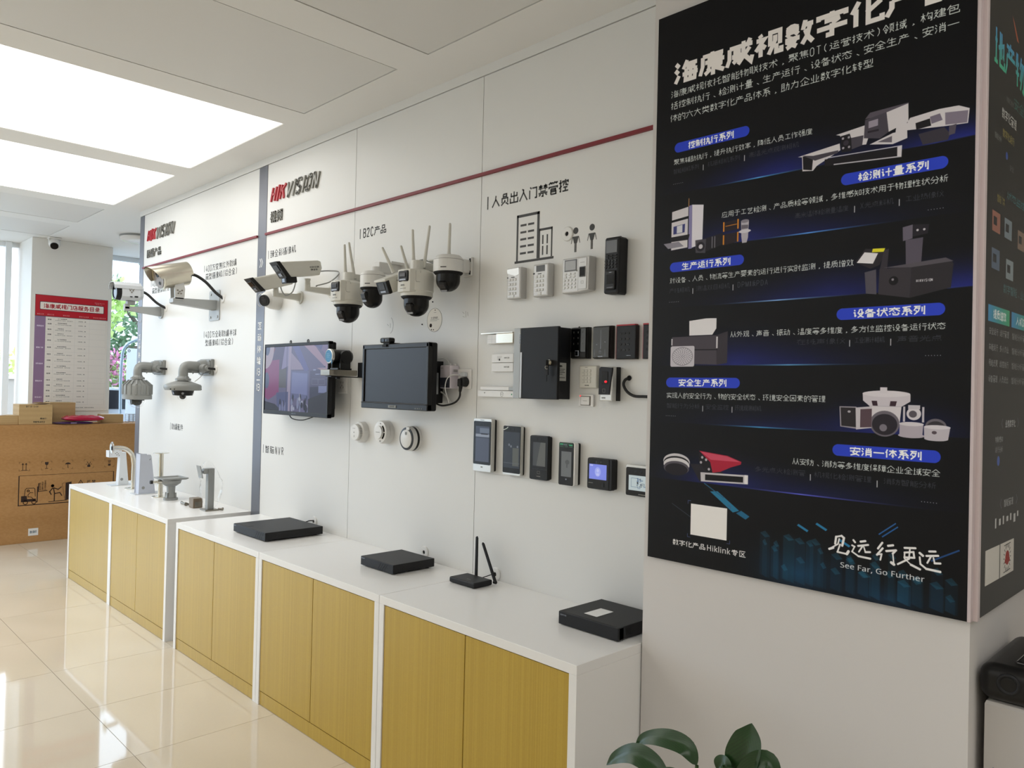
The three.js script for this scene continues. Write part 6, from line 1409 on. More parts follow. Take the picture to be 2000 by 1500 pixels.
// ---------------------------------------------------------------- outside the windows
{
  const g = struct('ground'); part(g, 'paving', b2(-40, XEND - 0.1, -0.2, -0.02, -30, 30), mat(0xbdbbb6, 0.9));
  const w = thing('garden_wall', 'low grey rendered wall across the street behind the parked cars', 'wall', [-20, 0, -5]);
  part(w, 'wall', b2(-0.2, 0.2, -0.02, 1.5, -14, 14), mat(0xb9b6b0, 0.9)); part(w, 'coping', b2(-0.26, 0.26, 1.5, 1.58, -14, 14), mat(0xd8d5cf, 0.9));
}
{ // banner stand: bent steel tube with a hanging white sheet
  const o = thing('banner_stand', 'white hanging banner in a bent steel tube frame outside the window', 'banner', [-10.4, 0, -3.62], Math.PI / 2);
  part(o, 'frame', [tube([[-0.36, 0, 0], [-0.36, 1.0, 0], [-0.36, 1.75, 0], [-0.33, 1.93, 0], [-0.2, 2.03, 0], [0, 2.05, 0], [0.2, 2.03, 0], [0.33, 1.93, 0], [0.36, 1.75, 0], [0.36, 1.0, 0], [0.36, 0, 0]], 0.018, 90, 10), bar([-0.36, 0.45, 0], [0.36, 0.45, 0], 0.014)], mat(0x9aa5ae, 0.4, 0.6));
  part(o, 'sheet', b2(-0.3, 0.3, 0.55, 1.92, -0.004, 0.004), mat(0xe8e8ee, 0.7));
  for (const x of [-0.275, 0.275]) part(o, 'eyelet', at(new THREE.TorusGeometry(0.014, 0.004, 8, 20), x, 1.89, 0.005), M.darkSteel);
  part(o, 'print', [strokeGeo([[[-0.14, 1.6], [-0.08, 1.64], [0, 1.66], [0.06, 1.63], [0.12, 1.6], [0.02, 1.61], [-0.14, 1.6]], [[0.0, 1.72], [0.01, 1.73]]], 0.022, 0.001), strokeGeo([[[-0.16, 1.54], [0.1, 1.53]], [[-0.12, 1.51], [0.05, 1.5]]], 0.01, 0.001), strokeGeo([[[-0.28, 1.0], [0.0, 0.95], [0.28, 1.03]], [[-0.28, 0.9], [0.28, 0.84]], [[-0.1, 1.05], [-0.1, 0.6]]], 0.008, 0.001)].map((q) => q.translate(0, 0, 0.004)), mat(0x9d94bd, 0.8));
}
const carPaint = mat(0xb9bec4, 0.25, 0.5, { clearcoat: 1 });
function car(x, z, turn, label, paint) {
  const o = thing('car', label, 'car', [x, -0.02, z], turn);
  const prof = [[-2.15, 0.35], [-2.2, 0.75], [-2.05, 0.92], [-1.1, 1.0], [-0.55, 1.4], [0.9, 1.42], [1.55, 1.02], [2.1, 0.95], [2.2, 0.7], [2.15, 0.35]];
  part(o, 'body', poly(prof, 1.72, 0.06).translate(0, 0, -0.86), paint);
  const gl = (pts, z2) => poly(pts, 0.02).translate(0, 0, z2);
  for (const s of [-0.875, 0.856]) { part(o, 'side_window', gl([[-0.98, 1.02], [-0.5, 1.34], [0.12, 1.36], [0.12, 1.02]], s), M.glassy); part(o, 'side_window', gl([[0.2, 1.02], [0.2, 1.36], [0.86, 1.36], [1.35, 1.04]], s), M.glassy); }
  part(o, 'windscreen', [bx(0.62, 0.02, 1.4).rotateZ(0.63).translate(-0.86, 1.21, 0)], M.glassy);
  for (const a of [-1.35, 1.35]) for (const s of [-0.82, 0.82]) { const w = part(o, 'wheel', [cz(0.33, 0.33, 0.2, a, 0.33, s, 28)], M.rubber); part(w, 'hub', [cz(0.19, 0.19, 0.21, a, 0.33, s, 20)], M.silver); }
  for (const s of [-0.62, 0.62]) part(o, 'headlight', [bx(0.1, 0.14, 0.34, -2.14, 0.78, s, 0.03)], M.silverGlass);
  return o;
}
car(-15.5, -5.2, 0.35, 'silver car parked across the street, right of the red poster', carPaint);
car(-16.6, 0.9, -0.2, 'pale car parked across the street behind the left window', mat(0xd5d7da, 0.25, 0.3, { clearcoat: 1 }));
{ // trees and shrubs: leaf clusters on branches
  const leaf = (() => { const g = new THREE.BufferGeometry(); g.setAttribute('position', new THREE.BufferAttribute(new Float32Array([0, 0, 0, 0.5, 0.06, -0.32, 1, 0, 0, 0.5, 0.06, 0.32]), 3)); g.setIndex([0, 1, 2, 0, 2, 3]); g.computeVertexNormals(); return g; })();
  const leafMat = (c) => mat(c, 0.8, 0, { side: THREE.DoubleSide, transmission: 0.35, thickness: 0 });
  const greens = [leafMat(0x8aa463), leafMat(0xb9d27e), leafMat(0x6f8f6a)];
  function crown(name, parent, blobs, n, size, m) {
    const im = new THREE.InstancedMesh(leaf, m, n), q = new THREE.Quaternion(), e = new THREE.Euler(), s = V(1, 1, 1), M4 = new THREE.Matrix4();
    for (let i = 0; i < n; i++) {
      const [bx0, by0, bz0, r] = blobs[Math.floor(rnd() * blobs.length)], a = rnd() * 6.283, u = rnd() * 2 - 1, k = r * Math.pow(rnd(), 0.45);
      e.set(rnd() * 6.3, rnd() * 6.3, rnd() * 6.3); q.setFromEuler(e); s.setScalar(size * (0.6 + rnd() * 0.8));
      im.setMatrixAt(i, M4.compose(V(bx0 + k * Math.sqrt(1 - u * u) * Math.cos(a), by0 + k * u * 0.75, bz0 + k * Math.sqrt(1 - u * u) * Math.sin(a)), q, s));
    }
    im.name = name; im.castShadow = im.receiveShadow = true; im.userData.kind = 'stuff'; parent.add(im);
  }
  function tree(x, z, h, label, seedBlobs, n, m) {
    const o = thing('tree', label, 'tree', [x, -0.02, z]);
    const brs = [bar([0, 0, 0], [0.05, h * 0.4, 0.05], 0.16, 0.12, 12)];
    for (const [a, b, c] of seedBlobs) brs.push(bar([0.05, h * 0.38, 0.05], [a * 0.8, b, c * 0.8], 0.07, 0.02, 8));
    part(o, 'trunk', brs, mat(0x6d6257, 0.9));
    crown('foliage', o, seedBlobs.map(([a, b, c, r]) => [a, b, c, r]), n, 0.16, m);
  }
  tree(-18.5, -6.6, 6, 'leafy green tree across the street seen beside the far end of the wall', [[0, 3.0, 0.6, 1.0], [0.2, 4.1, -0.6, 1.1], [-0.2, 5.2, 0.5, 1.0], [0.3, 2.5, -1.2, 0.8], [0.3, 2.3, 1.3, 0.7], [0.0, 3.6, 1.4, 0.6]], 2600, greens[2]);
  tree(-15.2, -4.1, 4.5, 'pale yellow-green tree standing nearer, behind the small white camera', [[0, 2.5, 0, 0.55], [0.1, 3.0, -0.35, 0.5], [-0.1, 2.1, 0.35, 0.4]], 900, greens[1]);
  tree(-17.8, -1.2, 6, 'green tree seen through the left edge window', [[0, 3.0, 0.4, 1.2], [0.2, 4.3, -0.6, 1.2], [0, 2.2, -0.9, 0.9], [0.1, 5.4, 0.4, 1.0]], 2400, greens[0]);
  const s = thing('shrub', 'flowering pink shrub in front of the low wall, behind the banner stand', 'shrub', [-17.6, -0.02, -5.6]);
  part(s, 'stem', [bar([0, 0, 0], [0, 1.3, 0], 0.05, 0.03, 8), bar([0, 0.5, 0], [0.2, 1.5, 0.4], 0.03, 0.015, 8), bar([0, 0.5, 0], [0.1, 1.5, -0.5], 0.03, 0.015, 8)], mat(0x6d6257, 0.9));
  crown('foliage', s, [[0, 1.3, 0, 0.6], [0.2, 1.7, 0.5, 0.5], [0.1, 1.7, -0.6, 0.55]], 700, 0.12, greens[0]); crown('blossom', s, [[0.2, 1.6, 0, 0.65], [0.3, 1.9, 0.5, 0.45], [0.3, 1.9, -0.6, 0.45]], 700, 0.12, leafMat(0xd88fb4));
  const h = thing('hedge', 'light green hedge behind the low wall across the street', 'hedge', [-21.5, 0, -6]);
  part(h, 'stem', Array.from({ length: 14 }, (_, i) => bar([0, 0, -6.5 + i], [0, 1.6, -6.5 + i], 0.04, 0.02, 6)), mat(0x6d6257, 0.9)).userData.kind = 'stuff';
  crown('foliage', h, Array.from({ length: 14 }, (_, i) => [0, 1.7 + 0.3 * Math.sin(i * 2.1), -6.5 + i, 0.95]), 4000, 0.2, greens[1]);
}
// ---------------------------------------------------------------- big printed posters on the column
{
  const W = 0.888, Hp = 1.68, S = 1200, X0 = -1.41, Y0 = 2.665;
  const tex = canvasTex(Math.round(W * S), Math.round(Hp * S), (g, w, h) => {
    const X = (u) => (u - 0.01) * S, Y = (y) => (Y0 - y) * S;
    const P = (c, ...pts) => { g.fillStyle = c; g.beginPath(); pts.forEach(([u, y], i) => (i ? g.lineTo(X(u), Y(y)) : g.moveTo(X(u), Y(y)))); g.closePath(); g.fill(); };
    const E = (c, u, y, ru, ry = ru) => { g.fillStyle = c; g.beginPath(); g.ellipse(X(u), Y(y), ru * S, ry * S, 0, 0, 7); g.fill(); };
    const L = (c, lw, ...pts) => { g.strokeStyle = c; g.lineWidth = lw * S; g.beginPath(); pts.forEach(([u, y], i) => (i ? g.lineTo(X(u), Y(y)) : g.moveTo(X(u), Y(y)))); g.stroke(); };
    const T = (text, u, y, cw, ch, pitch, lw, c) => { g.strokeStyle = c; strokeText(g, text, X(u), Y(y), cw * S, ch * S, lw * S, pitch * S); };
    const fit = (text, u0, u1, y, ch, lw, c) => { let n = 0; for (const q of text) n += advance(q); const pitch = (u1 - u0) / (n - 0.1); T(text, u0, y, pitch * 0.9, ch, pitch, lw, c); };
    const glow = (c, u, y, ru, ry) => { const r = g.createRadialGradient(0, 0, 0, 0, 0, 1); r.addColorStop(0, c); r.addColorStop(1, 'rgba(0,0,0,0)'); g.save(); g.translate(X(u), Y(y)); g.scale(ru * S, ry * S); g.fillStyle = r; g.fillRect(-1, -1, 2, 2); g.restore(); };
    g.fillStyle = '#090a0e'; g.fillRect(0, 0, w, h);
    // bands of blue that end on bright horizontal lines
    const band = (y, u0, u1, uc, hgt, line) => {
      g.save(); g.beginPath(); g.rect(0, Y(y + hgt), w, hgt * S); g.clip(); glow('rgba(40,52,160,0.85)', uc, y, 0.34, hgt); glow('rgba(34,44,130,0.5)', (u0 + u1) / 2, y, 0.5, hgt * 0.7); g.restore();
      const r = g.createLinearGradient(X(u0), 0, X(u1), 0); r.addColorStop(0, 'rgba(20,30,60,0)'); r.addColorStop(0.45, line); r.addColorStop(1, 'rgba(20,30,60,0)'); g.fillStyle = r; g.fillRect(X(u0), Y(y + 0.0015), (u1 - u0) * S, 0.0035 * S);
    };
    band(2.105, 0.16, 0.6, 0.44, 0.13, '#58a4e8'); band(2.105, 0.7, 0.95, 0.88, 0.09, '#27337e'); band(1.93, 0.28, 0.78, 0.3, 0.13, '#5a9cf0'); band(1.756, 0.18, 0.72, 0.6, 0.13, '#86b4f0'); band(1.756, 0.7, 0.95, 0.9, 0.12, '#3a4ab0');
    band(1.578, 0.24, 0.72, 0.3, 0.15, '#62a4d4'); band(1.405, 0.16, 0.64, 0.7, 0.13, '#4592c8'); band(1.232, 0.2, 0.86, 0.26, 0.13, '#5a5fd0');
    // title
    fit('海康威视数字化产品', 0.074, 0.865, 2.507, 0.063, 0.0132, '#f4efec');
    const tl = '#d9e0dc';
    fit('海康威视依托智能物联技术，聚焦OT（运营技术）领域，构建包'.replace('（', '(').replace('）', ')'), 0.062, 0.86, 2.425, 0.0215, 0.002, tl);
    fit('括控制执行、检测计量、生产运行、设备状态、安全生产、安消一', 0.062, 0.86, 2.389, 0.0215, 0.002, tl);
    fit('体的六大类数字化产品体系，助力企业数字化转型', 0.061, 0.666, 2.351, 0.0215, 0.002, tl);
    const pill = (text, u0, u1, y, t0, t1) => { g.fillStyle = '#2d45cc'; const hh = 0.03; g.beginPath(); g.roundRect(X(u0), Y(y + hh / 2), (u1 - u0) * S, hh * S, hh * S / 2); g.fill(); fit(text, t0, t1, y + 0.0102, 0.0205, 0.0033, '#ffffff'); };
    pill('控制执行系列', 0.078, 0.328, 2.245, 0.127, 0.279); pill('检测计量系列', 0.59, 0.842, 2.055, 0.634, 0.8); pill('生产运行系列', 0.07, 0.319, 1.879, 0.113, 0.277);
    pill('设备状态系列', 0.585, 0.841, 1.707, 0.628, 0.798); pill('安全生产系列', 0.065, 0.314, 1.527, 0.11, 0.272); pill('安消一体系列', 0.581, 0.837, 1.357, 0.626, 0.796);
    const d = (text, u0, u1, y) => fit(text, u0, u1, y, 0.0165, 0.00165, '#d4dad8');
    d('聚焦辅助执行，提升执行效率，降低人员工作强度', 0.077, 0.511, 2.21); d('应用于工艺检测、产品质检等领域，多维感知技术用于物理性状分析', 0.246, 0.842, 2.024);
    d('对设备、人员、物流等生产要素的运行进行实时监测，提质增效', 0.071, 0.626, 1.847); d('从外观、声音、振动、温度等多维度，多方位监控设备运行状态', 0.281, 0.842, 1.675);
    d('实现人的安全行为、物的安全状态、环境安全因素的管理', 0.068, 0.56, 1.496); d('从安防、消防等多维度保障企业全域安全', 0.474, 0.836, 1.327);
    const faint = (text, u0, u1, y) => fit(text, u0, u1, y, 0.0145, 0.0013, '#3c4048');
    faint('智能相机系列', 0.076, 0.165, 2.181); faint('抗振相机系列', 0.195, 0.3, 2.181); faint('高温光学观测相机'.replace('学', '点'), 0.328, 0.474, 2.181);
    faint('毫米波体检测量雷达'.replace('毫', '高').replace('波', '温').replace('雷达', '温度'), 0.468, 0.61, 1.988); faint('X光点料机', 0.64, 0.72, 1.988); faint('工业热像仪', 0.748, 0.834, 1.988);
    faint('产线相机', 0.07, 0.142, 1.815); faint('测温双目相机', 0.165, 0.275, 1.815); fit('DPM版PDA', 0.3, 0.394, 1.815, 0.0145, 0.0014, '#4c515a');
    faint('在线声像仪', 0.48, 0.61, 1.646); faint('微距表计相机'.replace('微距表', '工业测'), 0.632, 0.705, 1.646); faint('皮带光纤'.replace('皮带', '声音').replace('纤', '点'), 0.735, 0.835, 1.646);
    faint('智能行为分析', 0.069, 0.185, 1.464); faint('安全监控', 0.205, 0.28, 1.464); faint('环境观测相机', 0.3, 0.38, 1.464); faint('多光点火检测管', 0.366, 0.51, 1.296); faint('可视化检测管理'.replace('可', '机'), 0.534, 0.68, 1.296); faint('消防智能分析', 0.71, 0.828, 1.296);
    for (const [u, y] of [[0.18, 2.176], [0.314, 2.177], [0.626, 1.983], [0.734, 1.983], [0.153, 1.81], [0.286, 1.81], [0.62, 1.64], [0.72, 1.64], [0.195, 1.459], [0.291, 1.459], [0.524, 1.288], [0.694, 1.288]]) L('#c9cbd0', 0.0021, [u, y], [u, y - 0.017]);
    for (const [u, y] of [[0.077, 2.135], [0.8, 1.946], [0.071, 1.773], [0.8, 1.597], [0.068, 1.425], [0.797, 1.248]]) for (let i = 0; i < 6; i++) E('#9a9ea6', u + i * 0.0065, y, 0.0011);
    // printed product pictures
    const wh = '#d9d4d8', g1 = '#8e8896', dk = '#1d1b20', md = '#4a4650';
    P(wh, [0.472, 2.139], [0.585, 2.152], [0.587, 2.134], [0.525, 2.105], [0.515, 2.094], [0.486, 2.098], [0.484, 2.136]); P(dk, [0.486, 2.138], [0.515, 2.132], [0.512, 2.096], [0.488, 2.102]); P(md, [0.486, 2.14], [0.515, 2.134], [0.582, 2.135], [0.58, 2.128], [0.52, 2.12]);
    P(dk, [0.546, 2.118], [0.735, 2.112], [0.734, 2.086], [0.546, 2.1]); L('#c7c4cc', 0.0025, [0.546, 2.121], [0.737, 2.114], [0.736, 2.086]); L('#c7c4cc', 0.003, [0.57, 2.1], [0.735, 2.088]); P(wh, [0.727, 2.113], [0.737, 2.114], [0.736, 2.088], [0.727, 2.09]);
    P(wh, [0.574, 2.176], [0.65, 2.185], [0.66, 2.16], [0.652, 2.135], [0.6, 2.14], [0.585, 2.172]); P(dk, [0.587, 2.17], [0.61, 2.172], [0.617, 2.15], [0.615, 2.126], [0.59, 2.128]); P(md, [0.614, 2.16], [0.645, 2.16], [0.642, 2.135], [0.616, 2.13]); for (const [u, y] of [[0.593, 2.163], [0.608, 2.163], [0.594, 2.138], [0.609, 2.138]]) E('#a9a4ae', u, y, 0.003); E('#3b3540', 0.601, 2.15, 0.007);
    P('#5b5560', [0.648, 2.2], [0.66, 2.214], [0.752, 2.217], [0.745, 2.2]); P('#4c4752', [0.648, 2.198], [0.7, 2.206], [0.706, 2.155], [0.685, 2.143], [0.646, 2.152]); P(wh, [0.7, 2.205], [0.751, 2.215], [0.752, 2.17], [0.706, 2.155]); P('#9f97a6', [0.657, 2.192], [0.68, 2.194], [0.68, 2.177], [0.657, 2.175]); P('#2b2730', [0.655, 2.168], [0.682, 2.168], [0.682, 2.163], [0.655, 2.163]);
    P(wh, [0.727, 2.19], [0.748, 2.188], [0.75, 2.13], [0.716, 2.122], [0.66, 2.133], [0.716, 2.15], [0.722, 2.15]); P('#6b6570', [0.68, 2.135], [0.714, 2.143], [0.714, 2.127]);
    P(wh, [0.755, 2.178], [0.82, 2.184], [0.862, 2.182], [0.885, 2.17], [0.882, 2.136], [0.83, 2.14], [0.74, 2.15]); P('#857c8c', [0.833, 2.172], [0.882, 2.166], [0.88, 2.138], [0.834, 2.143]); P(dk, [0.768, 2.162], [0.8, 2.166], [0.803, 2.148], [0.77, 2.146]); P('#7a7284', [0.8, 2.17], [0.822, 2.173], [0.828, 2.156], [0.804, 2.152]);
    P('#3c3842', [0.775, 2.134], [0.832, 2.138], [0.845, 2.12], [0.84, 2.106], [0.785, 2.106]); P('#56505c', [0.842, 2.138], [0.858, 2.14], [0.855, 2.118], [0.842, 2.116]);
    // cabinet machine, lens and cylinders
    P(wh, [0.074, 2.05], [0.132, 2.058], [0.132, 2.03], [0.074, 2.024]); P(wh, [0.073, 2.017], [0.131, 2.022], [0.131, 1.935], [0.073, 1.932]); P('#8d87b4', [0.134, 2.06], [0.145, 2.062], [0.146, 1.93], [0.134, 1.93]); P('#e6e2ea', [0.145, 2.062], [0.184, 2.056], [0.182, 1.94], [0.146, 1.932]); P('#3b3f78', [0.08, 2.004], [0.121, 2.008], [0.12, 1.982], [0.08, 1.98]); P('#d7d7dd', [0.092, 2.004], [0.112, 2.006], [0.112, 1.983], [0.092, 1.982]); P(dk, [0.07, 1.972], [0.138, 1.974], [0.134, 1.958], [0.072, 1.958]); P('#8f8b97', [0.045, 1.955], [0.1, 1.956], [0.118, 1.94], [0.062, 1.938]); L('#d8a060', 0.002, [0.133, 2.083], [0.133, 2.058]);
    P('#4b4850', [0.158, 1.953], [0.195, 1.953], [0.193, 1.911], [0.16, 1.915]); E('#24222a', 0.176, 1.932, 0.0145); E('#cfcbd2', 0.177, 1.932, 0.007); P('#222026', [0.195, 1.955], [0.25, 1.964], [0.25, 1.93], [0.194, 1.915]); for (const u of [0.215, 0.224]) L('#9a97a0', 0.002, [u, 1.957], [u, 1.923]);
    P('#2a2228', [0.252, 1.993], [0.3, 1.996], [0.3, 1.968], [0.252, 1.966]); P('#2a2228', [0.25, 1.958], [0.3, 1.96], [0.3, 1.932], [0.25, 1.926]); for (const [u, y] of [[0.2525, 1.98], [0.298, 1.983], [0.2525, 1.942], [0.298, 1.946]]) L('#d88a2a', 0.0045, [u, y + 0.014], [u, y - 0.014]); L('#d88a2a', 0.0018, [0.258, 1.981], [0.295, 1.983]);
    P('#b9b3bc', [0.307, 1.99], [0.332, 1.988], [0.33, 1.94], [0.326, 1.926], [0.312, 1.926], [0.309, 1.945]); E('#8b8590', 0.3195, 1.988, 0.0125, 0.005); E('#d6d2da', 0.3195, 1.959, 0.019, 0.005); P('#6f6974', [0.309, 1.978], [0.33, 1.976], [0.33, 1.966], [0.309, 1.966]);
    // scanner, dark camera box, white box, microphone panel
    P('#2b282e', [0.63, 1.838], [0.655, 1.87], [0.706, 1.862], [0.69, 1.825], [0.668, 1.818]); P('#e9e6ea', [0.634, 1.836], [0.653, 1.861], [0.686, 1.855], [0.674, 1.83]); P('#e9e234', [0.673, 1.868], [0.703, 1.866], [0.7, 1.857], [0.671, 1.859]); P('#54505a', [0.654, 1.81], [0.682, 1.815], [0.684, 1.752], [0.658, 1.756]); P('#38343c', [0.7, 1.86], [0.712, 1.864], [0.708, 1.81], [0.69, 1.81]);
    P('#6a6472', [0.743, 1.912], [0.766, 1.916], [0.766, 1.882], [0.744, 1.878]); P('#26232a', [0.766, 1.916], [0.803, 1.912], [0.8, 1.89], [0.766, 1.886]); E('#c9c5cc', 0.777, 1.901, 0.0028); E('#c9c5cc', 0.792, 1.901, 0.0028); P('#5b5562', [0.75, 1.88], [0.79, 1.882], [0.786, 1.812], [0.752, 1.812]);
    P('#3a363c', [0.69, 1.815], [0.765, 1.814], [0.762, 1.738], [0.688, 1.752]); P('#2f2c31', [0.765, 1.814], [0.85, 1.822], [0.857, 1.812], [0.852, 1.756], [0.762, 1.738]); P('#59545c', [0.7, 1.817], [0.84, 1.828], [0.857, 1.818], [0.765, 1.812]); E('#18161a', 0.724, 1.783, 0.011); E('#8d8890', 0.722, 1.786, 0.003); T('HIKVISION', 0.776, 1.781, 0.0062, 0.006, 0.0067, 0.0012, '#d5d2d8');
    P('#e8e5e8', [0.143, 1.712], [0.2, 1.717], [0.235, 1.716], [0.235, 1.686], [0.222, 1.668], [0.144, 1.668]); P('#4c464e', [0.083, 1.665], [0.235, 1.666], [0.272, 1.676], [0.272, 1.585], [0.24, 1.58], [0.083, 1.585]); P('#3a353c', [0.235, 1.666], [0.272, 1.676], [0.272, 1.585], [0.238, 1.58]); L('#d8d4d8', 0.004, [0.083, 1.66], [0.083, 1.64]); L('#d8d4d8', 0.005, [0.238, 1.662], [0.238, 1.628]); L('#17151a', 0.003, [0.09, 1.626], [0.24, 1.624]);
    g.fillStyle = '#c9c4cc'; g.beginPath(); g.roundRect(X(0.079), Y(1.637), 0.084 * S, 0.062 * S, 6); g.fill(); L('#3a3640', 0.001, ...Array.from({ length: 41 }, (_, i) => [0.121 + 0.036 * Math.cos(i / 40 * 6.283), 1.606 + 0.027 * Math.sin(i / 40 * 6.283)])); for (let k = 0; k < 6; k++) for (let i = 0; i < 5 + k * 4; i++) E('#4a4650', 0.121 + (0.004 + k * 0.0056) * Math.cos(i / (5 + k * 4) * 6.283 + k), 1.606 + (0.003 + k * 0.0042) * Math.sin(i / (5 + k * 4) * 6.283 + k), 0.0012);
    // round dome camera group
    P('#cfc8d0', [0.655, 1.503], [0.768, 1.503], [0.768, 1.486], [0.748, 1.473], [0.672, 1.473], [0.656, 1.486]); E('#dcd6dc', 0.711, 1.504, 0.0565, 0.008); P('#d8d2d8', [0.697, 1.52], [0.714, 1.52], [0.714, 1.505], [0.697, 1.505]); P('#3d2a34', [0.677, 1.486], [0.69, 1.486], [0.692, 1.474], [0.68, 1.474]); P('#3d2a34', [0.722, 1.486], [0.737, 1.486], [0.734, 1.474], [0.72, 1.474]); P('#d9d3d8', [0.672, 1.473], [0.748, 1.473], [0.744, 1.43], [0.676, 1.43]); E('#6d6770', 0.709, 1.43, 0.035, 0.032); E('#2c2830', 0.709, 1.428, 0.03, 0.026); E('#7e7882', 0.706, 1.42, 0.009, 0.009);
    P('#9e98a0', [0.597, 1.47], [0.64, 1.47], [0.64, 1.414], [0.6, 1.418]); P('#2e2a2e', [0.6, 1.467], [0.64, 1.467], [0.64, 1.418], [0.603, 1.42]); P('#c9c3c9', [0.638, 1.468], [0.678, 1.472], [0.678, 1.418], [0.64, 1.412]); P('#5b4850', [0.65, 1.464], [0.678, 1.466], [0.678, 1.42], [0.65, 1.418]); E('#b9b4ba', 0.622, 1.457, 0.004, 0.003);
    P('#b6adb8', [0.744, 1.432], [0.798, 1.432], [0.796, 1.405], [0.744, 1.405]); E('#d6d0d6', 0.771, 1.432, 0.028, 0.005); E('#b6adb8', 0.771, 1.404, 0.03, 0.006); E('#d8d2d8', 0.776, 1.457, 0.0165, 0.0155); E('#5e5860', 0.774, 1.456, 0.009, 0.0085); P('#c6c0c8', [0.763, 1.478], [0.79, 1.478], [0.79, 1.468], [0.763, 1.468]); for (const u of [0.754, 0.797]) L('#c6c0c8', 0.005, [u, 1.474], [u, 1.437]);
    E('#6c666e', 0.825, 1.428, 0.0235, 0.019); E('#3c383e', 0.825, 1.426, 0.02, 0.015); P('#c2bbc4', [0.799, 1.428], [0.856, 1.426], [0.852, 1.398], [0.8, 1.4]); E('#d9d3d9', 0.828, 1.427, 0.029, 0.005); E('#c2bbc4', 0.826, 1.399, 0.026, 0.005); E('#5c5058', 0.822, 1.414, 0.0055, 0.004);
    // smoke detector, red camera, black bar
    E('#cfcace', 0.108, 1.288, 0.047, 0.024); E('#1c1a1d', 0.108, 1.284, 0.045, 0.02); E('#dcd8da', 0.108, 1.278, 0.046, 0.021); E('#57525a', 0.108, 1.268, 0.045, 0.021); E('#221f24', 0.108, 1.264, 0.04, 0.018);
    P('#25232a', [0.156, 1.285], [0.225, 1.288], [0.3, 1.25], [0.19, 1.235]); P('#b0243c', [0.186, 1.326], [0.28, 1.318], [0.324, 1.304], [0.322, 1.296], [0.29, 1.285], [0.258, 1.27], [0.232, 1.265], [0.224, 1.295]); P('#d05068', [0.19, 1.324], [0.28, 1.316], [0.32, 1.303], [0.226, 1.302]); P('#1d1b20', [0.186, 1.322], [0.222, 1.296], [0.232, 1.266], [0.212, 1.266], [0.186, 1.292]); for (const [u, y] of [[0.197, 1.307], [0.21, 1.301], [0.193, 1.292], [0.22, 1.274]]) E('#b9b4ba', u, y, 0.004);
    P('#cbc6ca', [0.192, 1.263], [0.344, 1.268], [0.345, 1.242], [0.194, 1.236]); P('#18161a', [0.208, 1.258], [0.33, 1.262], [0.33, 1.246], [0.208, 1.241]); P('#eae6e8', [0.334, 1.268], [0.345, 1.268], [0.345, 1.244], [0.334, 1.243]);
    // night city at the foot of the poster
    glow('rgba(22,70,110,0.7)', 0.5, 1.02, 0.26, 0.13); glow('rgba(20,60,96,0.6)', 0.72, 1.0, 0.22, 0.08);
    P('#2a7aa0', [0.225, 1.21], [0.3, 1.158], [0.32, 1.165], [0.25, 1.213]); P('#24688c', [0.31, 1.157], [0.34, 1.143], [0.352, 1.153], [0.326, 1.166]); L('#2a5f80', 0.003, [0.205, 1.232], [0.27, 1.196]); L('#39424e', 0.002, [0.095, 1.16], [0.165, 1.125]);
    const cols = ['#1d5f82', '#174a68', '#206f90', '#123a54'];
    for (let i = 0; i < 30; i++) { const u = 0.38 + (i % 15) * 0.033 + rnd() * 0.015, hh = 0.03 + rnd() * 0.085, ww = 0.014 + rnd() * 0.018, c = cols[Math.floor(rnd() * 4)]; g.globalAlpha = 0.12 + rnd() * 0.2; P(c, [u, 1.0], [u + ww, 0.992], [u + ww, 0.995 + hh], [u, 1.002 + hh]); g.globalAlpha = 0.3; P('#2f87a8', [u, 1.002 + hh], [u + ww * 0.5, 1.009 + hh], [u + ww, 0.995 + hh], [u + ww * 0.5, 0.99 + hh]); g.globalAlpha = 1; }
    for (const [u, y] of [[0.49, 1.148], [0.54, 1.158], [0.6, 1.125]]) P('#2a7aa8', [u, y], [u + 0.028, y - 0.014], [u + 0.032, y - 0.009], [u + 0.004, y + 0.005]);
    L('#2c62a0', 0.003, [0.7, 1.155], [0.74, 1.188]); L('#2c62a0', 0.003, [0.708, 1.15], [0.745, 1.18]); L('#234a80', 0.004, [0.82, 1.11], [0.88, 1.145]);
    // white square of the scan code, left blank, with its corner marks and caption
    P('#f2efec', [0.162, 1.167], [0.282, 1.167], [0.282, 1.075], [0.162, 1.075]);
    for (const s of [-1, 1]) for (const t of [-1, 1]) L('#4e5a86', 0.0016, [0.222 + s * 0.06, 1.121 + t * 0.054], [0.222 + s * 0.07, 1.121 + t * 0.054], [0.222 + s * 0.07, 1.121 + t * 0.044]);
    T('数字化产品', 0.101, 1.053, 0.0205, 0.0165, 0.023, 0.0024, '#e8e6e4'); g.fillStyle = '#e8e6e4'; g.font = `${0.0225 * S}px sans-serif`; g.textBaseline = 'alphabetic'; g.save(); g.translate(X(0.217), Y(1.0365)); g.scale((0.078 * S) / g.measureText('Hiklink').width, 1); g.fillText('Hiklink', 0, 0); g.restore(); T('专区', 0.298, 1.053, 0.0205, 0.0165, 0.024, 0.0024, '#e8e6e4');
    // brushed motto and its English line
    g.lineCap = 'round'; g.lineJoin = 'round';
    const brush = (pts) => { for (let i = 0; i + 1 < pts.length; i++) { g.strokeStyle = '#f1efee'; g.lineWidth = (pts[i][2] ?? 0.0055) * S; g.beginPath(); g.moveTo(X(pts[i][0]), Y(pts[i][1])); g.lineTo(X(pts[i + 1][0]), Y(pts[i + 1][1])); g.stroke(); } };
    const bz = (u, y, list) => { for (const st of list) brush(st.map(([a, b, q]) => [u + a * 0.05, y - b * 0.045, (q ?? 1) * 0.0048])); };
